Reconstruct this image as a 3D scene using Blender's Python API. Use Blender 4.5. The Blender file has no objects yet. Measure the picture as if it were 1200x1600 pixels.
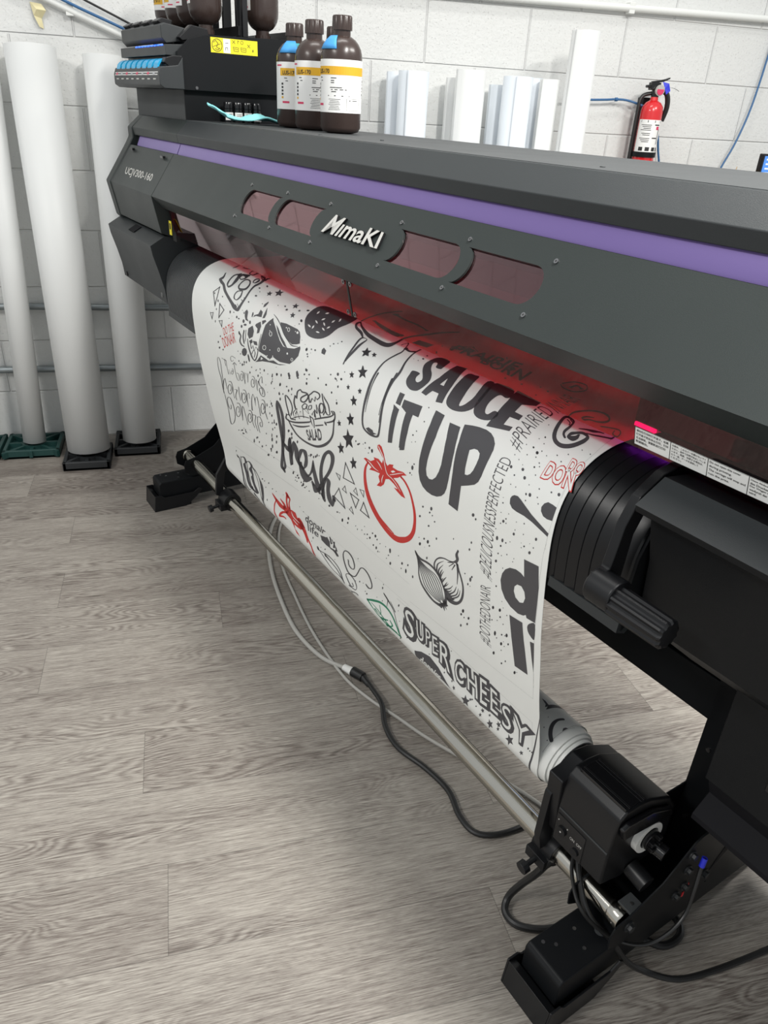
import bpy, bmesh, math, random
from mathutils import Vector, Matrix
from mathutils.geometry import tessellate_polygon
random.seed(7)
PI = math.pi
scene = bpy.context.scene
COL = scene.collection

# ------------------------------------------------------------------ camera
cam_d = bpy.data.cameras.new('camera'); cam = bpy.data.objects.new('camera', cam_d); COL.objects.link(cam)
cr = Vector((0.96684419, -0.25034819, 0.05037945)); cu = Vector((0.07693979, 0.47369172, 0.87732344)); cf = Vector((0.24350066, 0.84435889, -0.47724782))
cam.matrix_world = Matrix(((cr.x, cu.x, -cf.x, -0.2223), (cr.y, cu.y, -cf.y, -3.0859), (cr.z, cu.z, -cf.z, 1.2643), (0, 0, 0, 1)))
cam_d.sensor_fit = 'VERTICAL'; cam_d.sensor_height = 36; cam_d.sensor_width = 27; cam_d.lens = 26.014
cam_d.clip_start = 0.02
scene.camera = cam

# ------------------------------------------------------------------ world, lights, exposure
w = bpy.data.worlds.new('world'); scene.world = w; w.use_nodes = True
w.node_tree.nodes['Background'].inputs[0].default_value = (0.93, 0.97, 1.0, 1)
w.node_tree.nodes['Background'].inputs[1].default_value = 0.60
def area(name, loc, aim, sx, sy, power, color=(1, 0.98, 0.94)):
    d = bpy.data.lights.new(name, 'AREA'); d.shape = 'RECTANGLE'; d.size = sx; d.size_y = sy; d.energy = power; d.color = color
    o = bpy.data.objects.new(name, d); COL.objects.link(o); o.location = loc
    o.rotation_euler = (Vector(aim) - Vector(loc)).to_track_quat('-Z', 'Y').to_euler()
    return o
area('ceiling_lamp', (0.80, -3.05, 2.8), (0.80, -3.05, 0), 0.16, 1.0, 92)
area('ceiling_lamp', (2.0, -2.3, 2.8), (1.5, -3.0, 0), 0.25, 1.0, 72)
area('ceiling_lamp', (0.2, -1.2, 3.5), (0.2, -1.2, 0), 1.4, 0.3, 20)
area('ceiling_lamp', (-2.6, -3.0, 3.1), (-2.6, -3.0, 0), 0.35, 1.3, 76)
scene.view_settings.view_transform = 'Standard'; scene.view_settings.look = 'None'
scene.view_settings.exposure = 0.08; scene.view_settings.gamma = 1.0; scene.view_settings.use_curve_mapping = False

# ------------------------------------------------------------------ materials
def srgb(r, g, b):
    return tuple(((c / 255) / 12.92 if c / 255 <= 0.04045 else ((c / 255 + 0.055) / 1.055) ** 2.4) for c in (r, g, b)) + (1,)
def mat(name, color, rough=0.5, metal=0.0, bump=0.0, bscale=400.0, spec=0.5, coat=0.0, var=0.0):
    m = bpy.data.materials.new(name); m.use_nodes = True; nt = m.node_tree; b = nt.nodes['Principled BSDF']
    c = color if len(color) == 4 else tuple(color) + (1,)
    b.inputs['Base Color'].default_value = c; b.inputs['Roughness'].default_value = rough; b.inputs['Metallic'].default_value = metal
    b.inputs['Specular IOR Level'].default_value = spec; b.inputs['Coat Weight'].default_value = coat
    tc = nt.nodes.new('ShaderNodeTexCoord'); n = nt.nodes.new('ShaderNodeTexNoise'); n.inputs['Scale'].default_value = bscale
    nt.links.new(tc.outputs['Object'], n.inputs['Vector'])
    if bump:
        bp = nt.nodes.new('ShaderNodeBump'); bp.inputs['Strength'].default_value = bump; bp.inputs['Distance'].default_value = 0.001
        nt.links.new(n.outputs['Fac'], bp.inputs['Height']); nt.links.new(bp.outputs['Normal'], b.inputs['Normal'])
    n2 = nt.nodes.new('ShaderNodeTexNoise'); n2.inputs['Scale'].default_value = 9; n2.inputs['Detail'].default_value = 4
    nt.links.new(tc.outputs['Object'], n2.inputs['Vector'])
    mr = nt.nodes.new('ShaderNodeMapRange'); mr.inputs['To Min'].default_value = max(rough - 0.06, 0.02); mr.inputs['To Max'].default_value = rough + 0.06
    nt.links.new(n2.outputs['Fac'], mr.inputs['Value']); nt.links.new(mr.outputs['Result'], b.inputs['Roughness'])
    if var:
        mx = nt.nodes.new('ShaderNodeMix'); mx.data_type = 'RGBA'; mx.inputs[6].default_value = c
        mx.inputs[7].default_value = tuple(x * (1 - var) for x in c[:3]) + (1,)
        nt.links.new(n2.outputs['Fac'], mx.inputs[0]); nt.links.new(mx.outputs[2], b.inputs['Base Color'])
    return m
def emis(name, color, s):
    m = bpy.data.materials.new(name); m.use_nodes = True; nt = m.node_tree; b = nt.nodes['Principled BSDF']
    b.inputs['Base Color'].default_value = tuple(color) + (1,); b.inputs['Emission Color'].default_value = tuple(color) + (1,); b.inputs['Emission Strength'].default_value = s
    return m
M = {}
M['shell'] = mat('charcoal_textured_plastic', (0.024, 0.030, 0.029), 0.42, spec=0.35, bump=0.15, bscale=900)
M['shell2'] = mat('slate_textured_plastic', (0.024, 0.028, 0.030), 0.45, bump=0.15, bscale=900)
M['grey'] = mat('grey_painted_sheet_metal', (0.060, 0.064, 0.066), 0.55, spec=0.2, bump=0.1, bscale=900)
M['black'] = mat('black_plastic', (0.008, 0.0083, 0.0095), 0.36, spec=0.35, bump=0.08, bscale=900)
M['satin'] = mat('black_powder_coated_steel', (0.007, 0.0078, 0.009), 0.45, spec=0.18, bump=0.15, bscale=1200)
M['gloss'] = mat('glossy_black_plastic', (0.008, 0.008, 0.009), 0.14)
M['dark'] = mat('dark_interior_and_shade', (0.006, 0.006, 0.008), 0.7, spec=0.2)
M['liner'] = mat('grey_bay_liner', (0.22, 0.22, 0.22), 0.6)  # liner grey lightened to bounce light behind the tinted acrylic
M['ribs'] = mat('grey_rubbed_platen', (0.052, 0.056, 0.058), 0.4)
M['purple'] = mat('purple_metallic_trim', srgb(134, 114, 178), 0.32, metal=0.25, bump=0.1, bscale=1500)
M['chrome'] = mat('brushed_steel', (0.50, 0.48, 0.43), 0.15, metal=1.0)
M['silver'] = mat('silver_paint', (0.62, 0.61, 0.58), 0.35, metal=0.3)
M['screw'] = mat('screw_steel', (0.35, 0.35, 0.36), 0.3, metal=1.0)
M['white'] = mat('white_vinyl', (0.87, 0.88, 0.85), 0.38)
M['paper'] = mat('white_roll_paper', (0.72, 0.73, 0.72), 0.5, var=0.03)
M['paper2'] = mat('bluish_roll_paper', (0.70, 0.75, 0.80), 0.45, var=0.03)
M['paperin'] = mat('roll_inside', (0.45, 0.46, 0.48), 0.6)
M['label'] = mat('white_label', (0.82, 0.82, 0.80), 0.5)
M['inkK'] = mat('black_ink', (0.075, 0.073, 0.080), 0.45)
M['inkT'] = mat('text_ink', (0.02, 0.02, 0.02), 0.6)
M['inkR'] = mat('red_ink', (0.60, 0.035, 0.03), 0.45)
M['inkG'] = mat('green_ink', (0.02, 0.22, 0.12), 0.45)
M['inkY'] = mat('faint_trim_line', (0.42, 0.42, 0.41), 0.5)
M['core'] = mat('core_black', (0.01, 0.01, 0.01), 0.2)
M['brown'] = mat('dark_brown_bottle', (0.045, 0.030, 0.026), 0.28, spec=0.5)
M['yellow'] = mat('yellow_label', (0.85, 0.72, 0.02), 0.45)
M['amber'] = mat('amber_label_band', (0.72, 0.40, 0.02), 0.5)
M['crimson'] = mat('crimson_label_mark', (0.65, 0.04, 0.12), 0.5)
M['cyan'] = mat('blue_clear_plastic', (0.02, 0.42, 0.75), 0.25)
M['bluetape'] = mat('blue_masking_tape', (0.06, 0.33, 0.72), 0.6)
M['teal'] = mat('teal_sticker', (0.02, 0.28, 0.30), 0.5)
M['cloth'] = mat('turquoise_wipe', (0.30, 0.78, 0.80), 0.9, bump=0.5, bscale=500)
M['green'] = mat('green_plastic', (0.007, 0.040, 0.036), 0.5)
M['blackbase'] = mat('black_base_plastic', (0.02, 0.022, 0.024), 0.5)
M['galv'] = mat('galvanised_pipe', (0.30, 0.33, 0.34), 0.4, metal=0.6)
M['cond'] = mat('white_painted_conduit', (0.78, 0.79, 0.76), 0.5)
M['red'] = mat('red_enamel', (0.62, 0.015, 0.02), 0.25, coat=0.5)
M['tubeblue'] = mat('blue_air_hose', (0.03, 0.12, 0.28), 0.4)
M['cablegrey'] = mat('grey_cable', (0.40, 0.39, 0.36), 0.5)
M['cableblack'] = mat('black_cable', (0.012, 0.012, 0.012), 0.4)
M['tape'] = mat('cream_paper_tape', (0.78, 0.70, 0.42), 0.7)
M['card'] = mat('brown_cardboard', (0.42, 0.30, 0.17), 0.8)
M['whiteplastic'] = mat('white_plastic', (0.75, 0.75, 0.72), 0.4)
M['screen'] = emis('screen', (0.05, 0.16, 0.45), 0.9)
M['uv'] = emis('violet_lamp', (0.45, 0.04, 0.95), 3.0)
M['led'] = emis('blue_led', (0.02, 0.10, 1.0), 3.0)
M['redmark'] = mat('red_paint_mark', (0.75, 0.03, 0.04), 0.5)
M['bluelug'] = mat('blue_terminal', (0.02, 0.03, 0.6), 0.4)
M['wood'] = mat('desk_laminate', (0.35, 0.33, 0.30), 0.5)

def tinted(name, tint, refl, gcol=(1, 0.86, 0.88, 1)):
    m = bpy.data.materials.new(name); m.use_nodes = True; nt = m.node_tree
    for n in list(nt.nodes): nt.nodes.remove(n)
    o = nt.nodes.new('ShaderNodeOutputMaterial'); t = nt.nodes.new('ShaderNodeBsdfTransparent'); g = nt.nodes.new('ShaderNodeBsdfGlossy')
    t.inputs['Color'].default_value = tint; g.inputs['Color'].default_value = gcol; g.inputs['Roughness'].default_value = 0.03
    f = nt.nodes.new('ShaderNodeFresnel'); f.inputs['IOR'].default_value = refl
    gm = nt.nodes.new('ShaderNodeNewGeometry'); iv = nt.nodes.new('ShaderNodeMath'); iv.operation = 'SUBTRACT'; iv.inputs[0].default_value = 1; nt.links.new(gm.outputs['Backfacing'], iv.inputs[1])
    mm = nt.nodes.new('ShaderNodeMath'); mm.operation = 'MULTIPLY'; nt.links.new(f.outputs[0], mm.inputs[0]); nt.links.new(iv.outputs[0], mm.inputs[1])
    x = nt.nodes.new('ShaderNodeMixShader'); nt.links.new(mm.outputs[0], x.inputs[0]); nt.links.new(t.outputs[0], x.inputs[1]); nt.links.new(g.outputs[0], x.inputs[2])
    nt.links.new(x.outputs[0], o.inputs['Surface'])
    return m
M['shield'] = tinted('red_tinted_acrylic', (0.94, 0.07, 0.21, 1), 1.62)
M['window'] = tinted('smoky_red_acrylic', (0.88, 0.28, 0.36, 1), 3.0, (1, 0.66, 0.70, 1))

def wall_mat():
    m = bpy.data.materials.new('painted_concrete_block'); m.use_nodes = True; nt = m.node_tree; N = nt.nodes; L = nt.links; b = N['Principled BSDF']
    tc = N.new('ShaderNodeTexCoord'); sep = N.new('ShaderNodeSeparateXYZ'); L.new(tc.outputs['Object'], sep.inputs[0])
    ad = N.new('ShaderNodeMath'); ad.operation = 'ADD'; ad.inputs[1].default_value = -0.7222 + 0.4064 * 20; L.new(sep.outputs['X'], ad.inputs[0])
    cb = N.new('ShaderNodeCombineXYZ'); L.new(ad.outputs[0], cb.inputs['X']); L.new(sep.outputs['Z'], cb.inputs['Y'])
    br = N.new('ShaderNodeTexBrick'); br.offset = 0.5; br.offset_frequency = 2; br.squash = 1
    br.inputs['Scale'].default_value = 1.0; br.inputs['Brick Width'].default_value = 0.4064; br.inputs['Row Height'].default_value = 0.2032
    br.inputs['Mortar Size'].default_value = 0.0045; br.inputs['Mortar Smooth'].default_value = 0.8
    L.new(cb.outputs[0], br.inputs['Vector'])
    n1 = N.new('ShaderNodeTexNoise'); n1.inputs['Scale'].default_value = 55; n1.inputs['Detail'].default_value = 6; n1.inputs['Roughness'].default_value = 0.6; L.new(tc.outputs['Object'], n1.inputs['Vector'])
    vo = N.new('ShaderNodeTexNoise'); vo.inputs['Scale'].default_value = 160; vo.inputs['Detail'].default_value = 2; L.new(tc.outputs['Object'], vo.inputs['Vector'])
    pr = N.new('ShaderNodeMapRange'); pr.inputs['From Min'].default_value = 0.62; pr.inputs['From Max'].default_value = 0.74; pr.inputs['To Min'].default_value = 0.0; pr.inputs['To Max'].default_value = -0.6; L.new(vo.outputs['Fac'], pr.inputs['Value'])
    a1 = N.new('ShaderNodeMath'); a1.operation = 'ADD'; L.new(n1.outputs['Fac'], a1.inputs[0]); L.new(pr.outputs['Result'], a1.inputs[1])
    m1 = N.new('ShaderNodeMath'); m1.operation = 'MULTIPLY'; m1.inputs[1].default_value = -2.0; L.new(br.outputs['Fac'], m1.inputs[0])
    a2 = N.new('ShaderNodeMath'); a2.operation = 'ADD'; L.new(a1.outputs[0], a2.inputs[0]); L.new(m1.outputs[0], a2.inputs[1])
    bp = N.new('ShaderNodeBump'); bp.inputs['Strength'].default_value = 0.75; bp.inputs['Distance'].default_value = 0.0028; L.new(a2.outputs[0], bp.inputs['Height']); L.new(bp.outputs['Normal'], b.inputs['Normal'])
    mx = N.new('ShaderNodeMix'); mx.data_type = 'RGBA'; mx.inputs[6].default_value = (0.70, 0.705, 0.685, 1); mx.inputs[7].default_value = (0.74, 0.745, 0.73, 1)
    L.new(n1.outputs['Fac'], mx.inputs[0])
    L.new(mx.outputs[2], b.inputs['Base Color']); b.inputs['Roughness'].default_value = 0.5
    return m
def floor_mat():
    m = bpy.data.materials.new('grey_oak_vinyl_plank'); m.use_nodes = True; nt = m.node_tree; N = nt.nodes; L = nt.links; b = N['Principled BSDF']
    uv = N.new('ShaderNodeUVMap'); uv.uv_map = 'plank'; rn = N.new('ShaderNodeUVMap'); rn.uv_map = 'rnd'
    s1 = N.new('ShaderNodeSeparateXYZ'); L.new(uv.outputs[0], s1.inputs[0]); s2 = N.new('ShaderNodeSeparateXYZ'); L.new(rn.outputs[0], s2.inputs[0])
    def mth(op, a, c=None):
        n = N.new('ShaderNodeMath'); n.operation = op
        for i, v in enumerate((a, c)):
            if v is None: continue
            if isinstance(v, (int, float)): n.inputs[i].default_value = v
            else: L.new(v, n.inputs[i])
        return n.outputs[0]
    U = s1.outputs['X']; V = s1.outputs['Y']; r1 = s2.outputs['X']; r2 = s2.outputs['Y']
    uo = mth('ADD', U, mth('MULTIPLY', r1, 37)); vo = mth('ADD', V, mth('MULTIPLY', r2, 11))
    def noise(fx, fy, det=3, rough=0.5, w=0.0, dist=0.0):
        c = N.new('ShaderNodeCombineXYZ'); L.new(mth('MULTIPLY', uo, fx), c.inputs[0]); L.new(mth('MULTIPLY', vo, fy), c.inputs[1]); c.inputs[2].default_value = w
        n = N.new('ShaderNodeTexNoise'); n.inputs['Scale'].default_value = 1; n.inputs['Detail'].default_value = det; n.inputs['Roughness'].default_value = rough; n.inputs['Distortion'].default_value = dist
        L.new(c.outputs[0], n.inputs['Vector']); return n.outputs['Fac']
    low = noise(1.9, 10, 2, 0.5, 0.0, 0.3); mid = noise(9, 60, 3, 0.6, 3.0); fine = noise(11, 420, 3, 0.65, 7.0); fine2 = noise(45, 900, 2, 0.7, 9.0); tone = noise(0.8, 3.5, 2, 0.5, 12.0)
    ph = mth('ADD', mth('MULTIPLY', vo, 150), mth('ADD', mth('MULTIPLY', low, 105), mth('MULTIPLY', mid, 3.4)))
    ring = mth('ABSOLUTE', mth('SINE', ph)); ring = mth('POWER', ring, 1.6)
    cath = N.new('ShaderNodeMapRange'); cath.inputs['From Min'].default_value = 0.45; cath.inputs['From Max'].default_value = 0.62; L.new(noise(1.1, 6, 1, 0.5, 21.0), cath.inputs['Value'])
    rg = mth('MULTIPLY', mth('SUBTRACT', 1.0, ring), mth('ADD', 0.05, mth('MULTIPLY', cath.outputs['Result'], 0.27)))
    v = mth('ADD', mth('MULTIPLY', mth('SUBTRACT', fine, 0.5), 1.5), mth('MULTIPLY', mth('SUBTRACT', fine2, 0.5), 1.0))
    v = mth('ADD', v, mth('MULTIPLY', mth('SUBTRACT', tone, 0.5), 0.5)); v = mth('ADD', v, mth('MULTIPLY', mth('SUBTRACT', mid, 0.5), 0.3))
    v = mth('SUBTRACT', mth('ADD', v, 0.56), rg)
    v = mth('ADD', v, mth('MULTIPLY', mth('SUBTRACT', r2, 0.5), 0.10))
    cr_ = N.new('ShaderNodeValToRGB'); L.new(v, cr_.inputs[0])
    e = cr_.color_ramp.elements; e[0].position = 0.05; e[0].color = srgb(84, 79, 73); e[1].position = 0.95; e[1].color = srgb(168, 163, 154)
    k = e.new(0.42); k.color = srgb(126, 120, 113); k = e.new(0.62); k.color = srgb(145, 139, 131); k = e.new(0.25); k.color = srgb(109, 100, 94)
    # seams from distance to the plank edge
    ev = mth('MINIMUM', V, mth('SUBTRACT', 0.1763, V)); eu = mth('MINIMUM', U, mth('SUBTRACT', 1.2, U)); ed = mth('MINIMUM', ev, eu)
    sm = N.new('ShaderNodeMapRange'); sm.inputs['From Min'].default_value = 0.0002; sm.inputs['From Max'].default_value = 0.0011; sm.inputs['To Min'].default_value = 0.55; L.new(ed, sm.inputs['Value'])
    mx = N.new('ShaderNodeMix'); mx.data_type = 'RGBA'; mx.blend_type = 'MULTIPLY'; mx.inputs[0].default_value = 1
    L.new(cr_.outputs[0], mx.inputs[6]); L.new(sm.outputs['Result'], mx.inputs[7]); L.new(mx.outputs[2], b.inputs['Base Color'])
    bp = N.new('ShaderNodeBump'); bp.inputs['Strength'].default_value = 0.25; bp.inputs['Distance'].default_value = 0.0012
    L.new(mth('ADD', v, sm.outputs['Result']), bp.inputs['Height']); L.new(bp.outputs['Normal'], b.inputs['Normal'])
    b.inputs['Roughness'].default_value = 0.42; b.inputs['Specular IOR Level'].default_value = 0.4
    return m
M['wall'] = wall_mat(); M['floor'] = floor_mat()

# ------------------------------------------------------------------ printer frame: s along the printer, t to its front, z up
UX, UY = 0.31156842, -0.95022372
def W(s, t, z): return Vector((UX * s + UY * t, UY * s - UX * t, z))
def ID(x, y, z): return Vector((x, y, z))

def link(name, me, mats, parent=None, loc=(0, 0, 0), smooth=35, bevel=0.0, seg=2):
    for m in (mats if isinstance(mats, (list, tuple)) else [mats]): me.materials.append(M[m])
    o = bpy.data.objects.new(name, me); COL.objects.link(o); o.location = loc
    if parent: o.parent = parent
    if smooth:
        for p in me.polygons: p.use_smooth = True
        me.set_sharp_from_angle(angle=math.radians(smooth))
    if bevel:
        b = o.modifiers.new('bevel', 'BEVEL'); b.width = bevel; b.segments = seg; b.limit_method = 'ANGLE'; b.angle_limit = math.radians(28); b.harden_normals = True
    return o
def origin_of(parent):
    v = Vector((0, 0, 0))
    while parent is not None: v += parent.location; parent = parent.parent
    return v
class MB:
    """collects shapes in one frame, built as one mesh"""
    def __init__(self, fr=W): self.v = []; self.f = []; self.m = []; self.fr = fr
    def add(self, vs, fs, mi=0, raw=False):
        n = len(self.v); self.v += [Vector(p) if raw else self.fr(*p) for p in vs]
        self.f += [tuple(i + n for i in f) for f in fs]; self.m += [mi] * len(fs); return self
    def box(self, a0, a1, b0, b1, c0, c1, mi=0):
        return self.add([(a0, b0, c0), (a1, b0, c0), (a1, b1, c0), (a0, b1, c0), (a0, b0, c1), (a1, b0, c1), (a1, b1, c1), (a0, b1, c1)],
                        [(0, 3, 2, 1), (4, 5, 6, 7), (0, 1, 5, 4), (1, 2, 6, 5), (2, 3, 7, 6), (3, 0, 4, 7)], mi)
    def prism(self, prof, s0, s1, mi=0):      # profile in (t, z) swept along s
        n = len(prof); return self.add([(s0, t, z) for t, z in prof] + [(s1, t, z) for t, z in prof],
                        [tuple(range(n)), tuple(range(2 * n - 1, n - 1, -1))] + [(i, (i + 1) % n, n + (i + 1) % n, n + i) for i in range(n)], mi)
    def prism_t(self, prof, t0, t1, mi=0):    # profile in (s, z) swept along t
        n = len(prof); return self.add([(s, t0, z) for s, z in prof] + [(s, t1, z) for s, z in prof],
                        [tuple(range(n)), tuple(range(2 * n - 1, n - 1, -1))] + [(i, (i + 1) % n, n + (i + 1) % n, n + i) for i in range(n)], mi)
    def prism_z(self, prof, z0, z1, mi=0):    # profile in (a, b) swept along z
        n = len(prof); return self.add([(a, b, z0) for a, b in prof] + [(a, b, z1) for a, b in prof],
                        [tuple(range(n)), tuple(range(2 * n - 1, n - 1, -1))] + [(i, (i + 1) % n, n + (i + 1) % n, n + i) for i in range(n)], mi)
    def lathe(self, o, ax, prof, n=32, mi=0, closed=False):   # profile (radius, distance along axis); o, ax in the frame
        O = self.fr(*o); A = (self.fr(*(o[i] + ax[i] for i in range(3))) - O).normalized()
        X = A.orthogonal().normalized(); Y = A.cross(X); vs = []; fs = []
        for r, h in prof:
            for k in range(n):
                a = 2 * PI * k / n; vs.append(O + A * h + (X * math.cos(a) + Y * math.sin(a)) * r)
        m = len(prof)
        for i in range(m - 1):
            for k in range(n): fs.append((i * n + k, i * n + (k + 1) % n, (i + 1) * n + (k + 1) % n, (i + 1) * n + k))
        if closed:
            for k in range(n): fs.append(((m - 1) * n + k, (m - 1) * n + (k + 1) % n, (k + 1) % n, k))
        else: fs += [tuple(range(n - 1, -1, -1)), tuple(range((m - 1) * n, m * n))]
        return self.add(vs, fs, mi, raw=True)
    def cyl(self, a, b, r, n=24, mi=0, r2=None):
        A = self.fr(*a); B = self.fr(*b); L = (B - A).length; D = (B - A).normalized(); X = D.orthogonal().normalized(); Y = D.cross(X); vs = []
        for c, rr in ((A, r), (B, r if r2 is None else r2)):
            for k in range(n): t = 2 * PI * k / n; vs.append(c + (X * math.cos(t) + Y * math.sin(t)) * rr)
        return self.add(vs, [(k, (k + 1) % n, n + (k + 1) % n, n + k) for k in range(n)] + [tuple(range(n - 1, -1, -1)), tuple(range(n, 2 * n))], mi, raw=True)
    def tube(self, pts, r, n=10, mi=0, sub=6):
        P = [self.fr(*p) for p in pts]; Q = []
        for i in range(len(P) - 1):
            a, b, c, d = P[max(i - 1, 0)], P[i], P[i + 1], P[min(i + 2, len(P) - 1)]
            for k in range(sub):
                t = k / sub; Q.append(0.5 * (2 * b + (c - a) * t + (2 * a - 5 * b + 4 * c - d) * t * t + (3 * b - a - 3 * c + d) * t ** 3))
        Q.append(P[-1]); vs = []; X = None
        for i, q in enumerate(Q):
            T = (Q[min(i + 1, len(Q) - 1)] - Q[max(i - 1, 0)]).normalized()
            X = T.orthogonal().normalized() if X is None else (X - T * X.dot(T)).normalized()
            Y = T.cross(X)
            for k in range(n): a = 2 * PI * k / n; vs.append(q + (X * math.cos(a) + Y * math.sin(a)) * r)
        fs = [(i * n + k, i * n + (k + 1) % n, (i + 1) * n + (k + 1) % n, (i + 1) * n + k) for i in range(len(Q) - 1) for k in range(n)]
        return self.add(vs, fs + [tuple(range(n - 1, -1, -1)), tuple(range((len(Q) - 1) * n, len(Q) * n))], mi, raw=True)
    def build(self, name, mats, parent=None, **k):
        O = origin_of(parent); me = bpy.data.meshes.new(name)
        me.from_pydata([tuple(p - O) for p in self.v], [], self.f)
        for p, mi in zip(me.polygons, self.m): p.material_index = mi
        bm = bmesh.new(); bm.from_mesh(me); bmesh.ops.recalc_face_normals(bm, faces=bm.faces); bm.to_mesh(me); bm.free()
        return link(name, me, mats, parent, **k)
def empty(name, loc, label=None, cat=None, group=None, parent=None):
    o = bpy.data.objects.new(name, None); COL.objects.link(o); o.location = loc; o.empty_display_size = 0.05
    if parent: o.parent = parent
    if label: o['label'] = label; o['category'] = cat
    if group: o['group'] = group
    return o
def tag(o, label, cat, group=None):
    o['label'] = label; o['category'] = cat
    if group: o['group'] = group
    return o
def structure(o): o['kind'] = 'structure'; return o
def text_tris(s, off=0.0, res=3):
    """outline of a word as triangles in a unit box: u 0-1 left to right, v 0-1 bottom to top"""
    def get(offset):
        c = bpy.data.curves.new('t', 'FONT'); c.body = s; c.offset = offset; c.resolution_u = res; c.fill_mode = 'FRONT'
        o = bpy.data.objects.new('t', c); COL.objects.link(o); dg = bpy.context.evaluated_depsgraph_get(); dg.update()
        e = o.evaluated_get(dg); me = e.to_mesh(); vs = [(v.co.x, v.co.y) for v in me.vertices]; fs = [tuple(p.vertices) for p in me.polygons]
        e.to_mesh_clear(); bpy.data.objects.remove(o); bpy.data.curves.remove(c); return vs, fs
    v0, f0 = get(0.0); vs, fs = (v0, f0) if off == 0 else get(off)
    x0 = min(v[0] for v in v0); x1 = max(v[0] for v in v0); y0 = min(v[1] for v in v0); y1 = max(v[1] for v in v0)
    return [((x - x0) / max(x1 - x0, 1e-6), (y - y0) / max(y1 - y0, 1e-6)) for x, y in vs], fs
def bilerp(c, u, v):   # corners TL TR BR BL
    n = len(c[0]); return tuple((c[3][i] * (1 - u) + c[2][i] * u) * (1 - v) + (c[0][i] * (1 - u) + c[1][i] * u) * v for i in range(n))
def text_on(mb, s, corners, mi=0, off=0.0, lift=0.0, depth=0.0):
    """word laid on the flat patch TL TR BR BL (frame coordinates); depth raises it as a solid"""
    vs, fs = text_tris(s, off); P = [mb.fr(*c) for c in corners]; nrm = (P[1] - P[0]).cross(P[3] - P[0]).normalized() * -1
    base = [Vector(bilerp(P, u, v)) + nrm * lift for u, v in vs]
    if depth:
        n = len(base); top = [b + nrm * depth for b in base]
        ec = {}
        for f in fs:
            for i in range(len(f)):
                a, b = f[i], f[(i + 1) % len(f)]; ec[(a, b)] = ec.get((a, b), 0) + 1
        side = [(a, b, b + n, a + n) for (a, b) in ec if (b, a) not in ec]
        mb.add(base + top, [tuple(i + n for i in f) for f in fs] + [tuple(reversed(f)) for f in fs] + side, mi, raw=True)
    else: mb.add(base, fs, mi, raw=True)
    return nrm

# ================================================================== the room
y0 = -2.300; PW = 0.1763; PLN = 1.2
rows = {0: -0.327, 2: -0.376, 4: -0.624, 5: -0.18, 6: -0.62, 8: -0.625, 1: 0.33, 3: 0.12, 7: 0.31, 9: -0.05, 10: 0.4, 11: -0.3, 12: 0.2, -1: 0.25, -2: -0.15, -3: 0.5}
fv = []; ff = []; fu = []; fr_ = []
for k in range(-14, 14):
    ya = y0 + PW * k; yb = min(ya + PW, 0.06); j = rows.get(k, random.uniform(-0.6, 0.6))
    x = j - PLN * 4
    while x < 5.0:
        n = len(fv); fv += [(x, ya, 0), (x + PLN, ya, 0), (x + PLN, yb, 0), (x, yb, 0)]; ff.append((n, n + 1, n + 2, n + 3))
        fu.append([(0, 0), (PLN, 0), (PLN, yb - ya), (0, yb - ya)]); fr_.append((random.random(), random.random())); x += PLN
me = bpy.data.meshes.new('floor'); me.from_pydata(fv, [], ff)
u1 = me.uv_layers.new(name='plank'); u2 = me.uv_layers.new(name='rnd')
for p, uvs, r in zip(me.polygons, fu, fr_):
    for li, c in zip(p.loop_indices, uvs): u1.data[li].uv = c; u2.data[li].uv = r
structure(link('floor', me, 'floor', smooth=0))
b = MB(ID); b.box(-4.5, 6.2, 0, 0.2, -0.02, 3.6); structure(b.build('wall_back', 'wall', smooth=0))

# ---- pipes and hoses on the wall
def wallpipe(name, pts, r, m, label, cat, clips=(), group=None, clipr=1.5):
    e = empty(name, pts[0], label, cat, group)
    MB(ID).tube(pts, r, 14, sub=5 if len(pts) > 2 else 1).build('pipe_run' if 'hose' not in name and 'cable' not in name else 'hose_run', m, e)
    for c in clips:
        MB(ID).box(c[0] - 0.012, c[0] + 0.012, -r * 2 - 0.006, -0.0005, c[2] - r * clipr, c[2] + r * clipr).build('pipe_clip', m, e, bevel=0.002)
    return e
wallpipe('wall_conduit', [(0.3, -0.02, 1.637), (1.25, -0.02, 1.648), (2.2, -0.02, 1.661), (4.0, -0.02, 1.684)], 0.0125, 'cond', 'white painted conduit crossing the block wall above the fire extinguisher', 'conduit', [(1.53, 0, 1.652)])
wallpipe('galvanised_pipe', [(-2.0, -0.02, 0.552), (-0.75, -0.02, 0.543), (-0.3, -0.02, 0.535), (1.6, -0.02, 0.52)], 0.0125, 'galv', 'upper of the two grey metal pipes low on the block wall', 'pipe', [(-0.66, 0, 0.5415)])
wallpipe('galvanised_pipe', [(-2.0, -0.02, 0.311), (-0.86, -0.02, 0.300), (-0.1, -0.02, 0.290), (1.6, -0.02, 0.268)], 0.0135, 'galv', 'lower of the two grey metal pipes, nearest the floor', 'pipe', [(-0.60, 0, 0.2965)])
wallpipe('sloping_conduit', [(-0.90, -0.02, 1.655), (-0.564, -0.02, 1.521), (-0.354, -0.02, 1.441), (-0.05, -0.02, 1.325)], 0.011, 'cond', 'white conduit running diagonally down the wall behind the ink station', 'conduit', [(-0.50, 0, 1.497)])
wallpipe('air_hose', [(-0.86, -0.034, 1.660), (-0.505, -0.034, 1.518), (-0.334, -0.034, 1.455), (-0.02, -0.034, 1.335)], 0.0045, 'tubeblue', 'blue hose strapped along the diagonal white conduit', 'hose')
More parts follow.
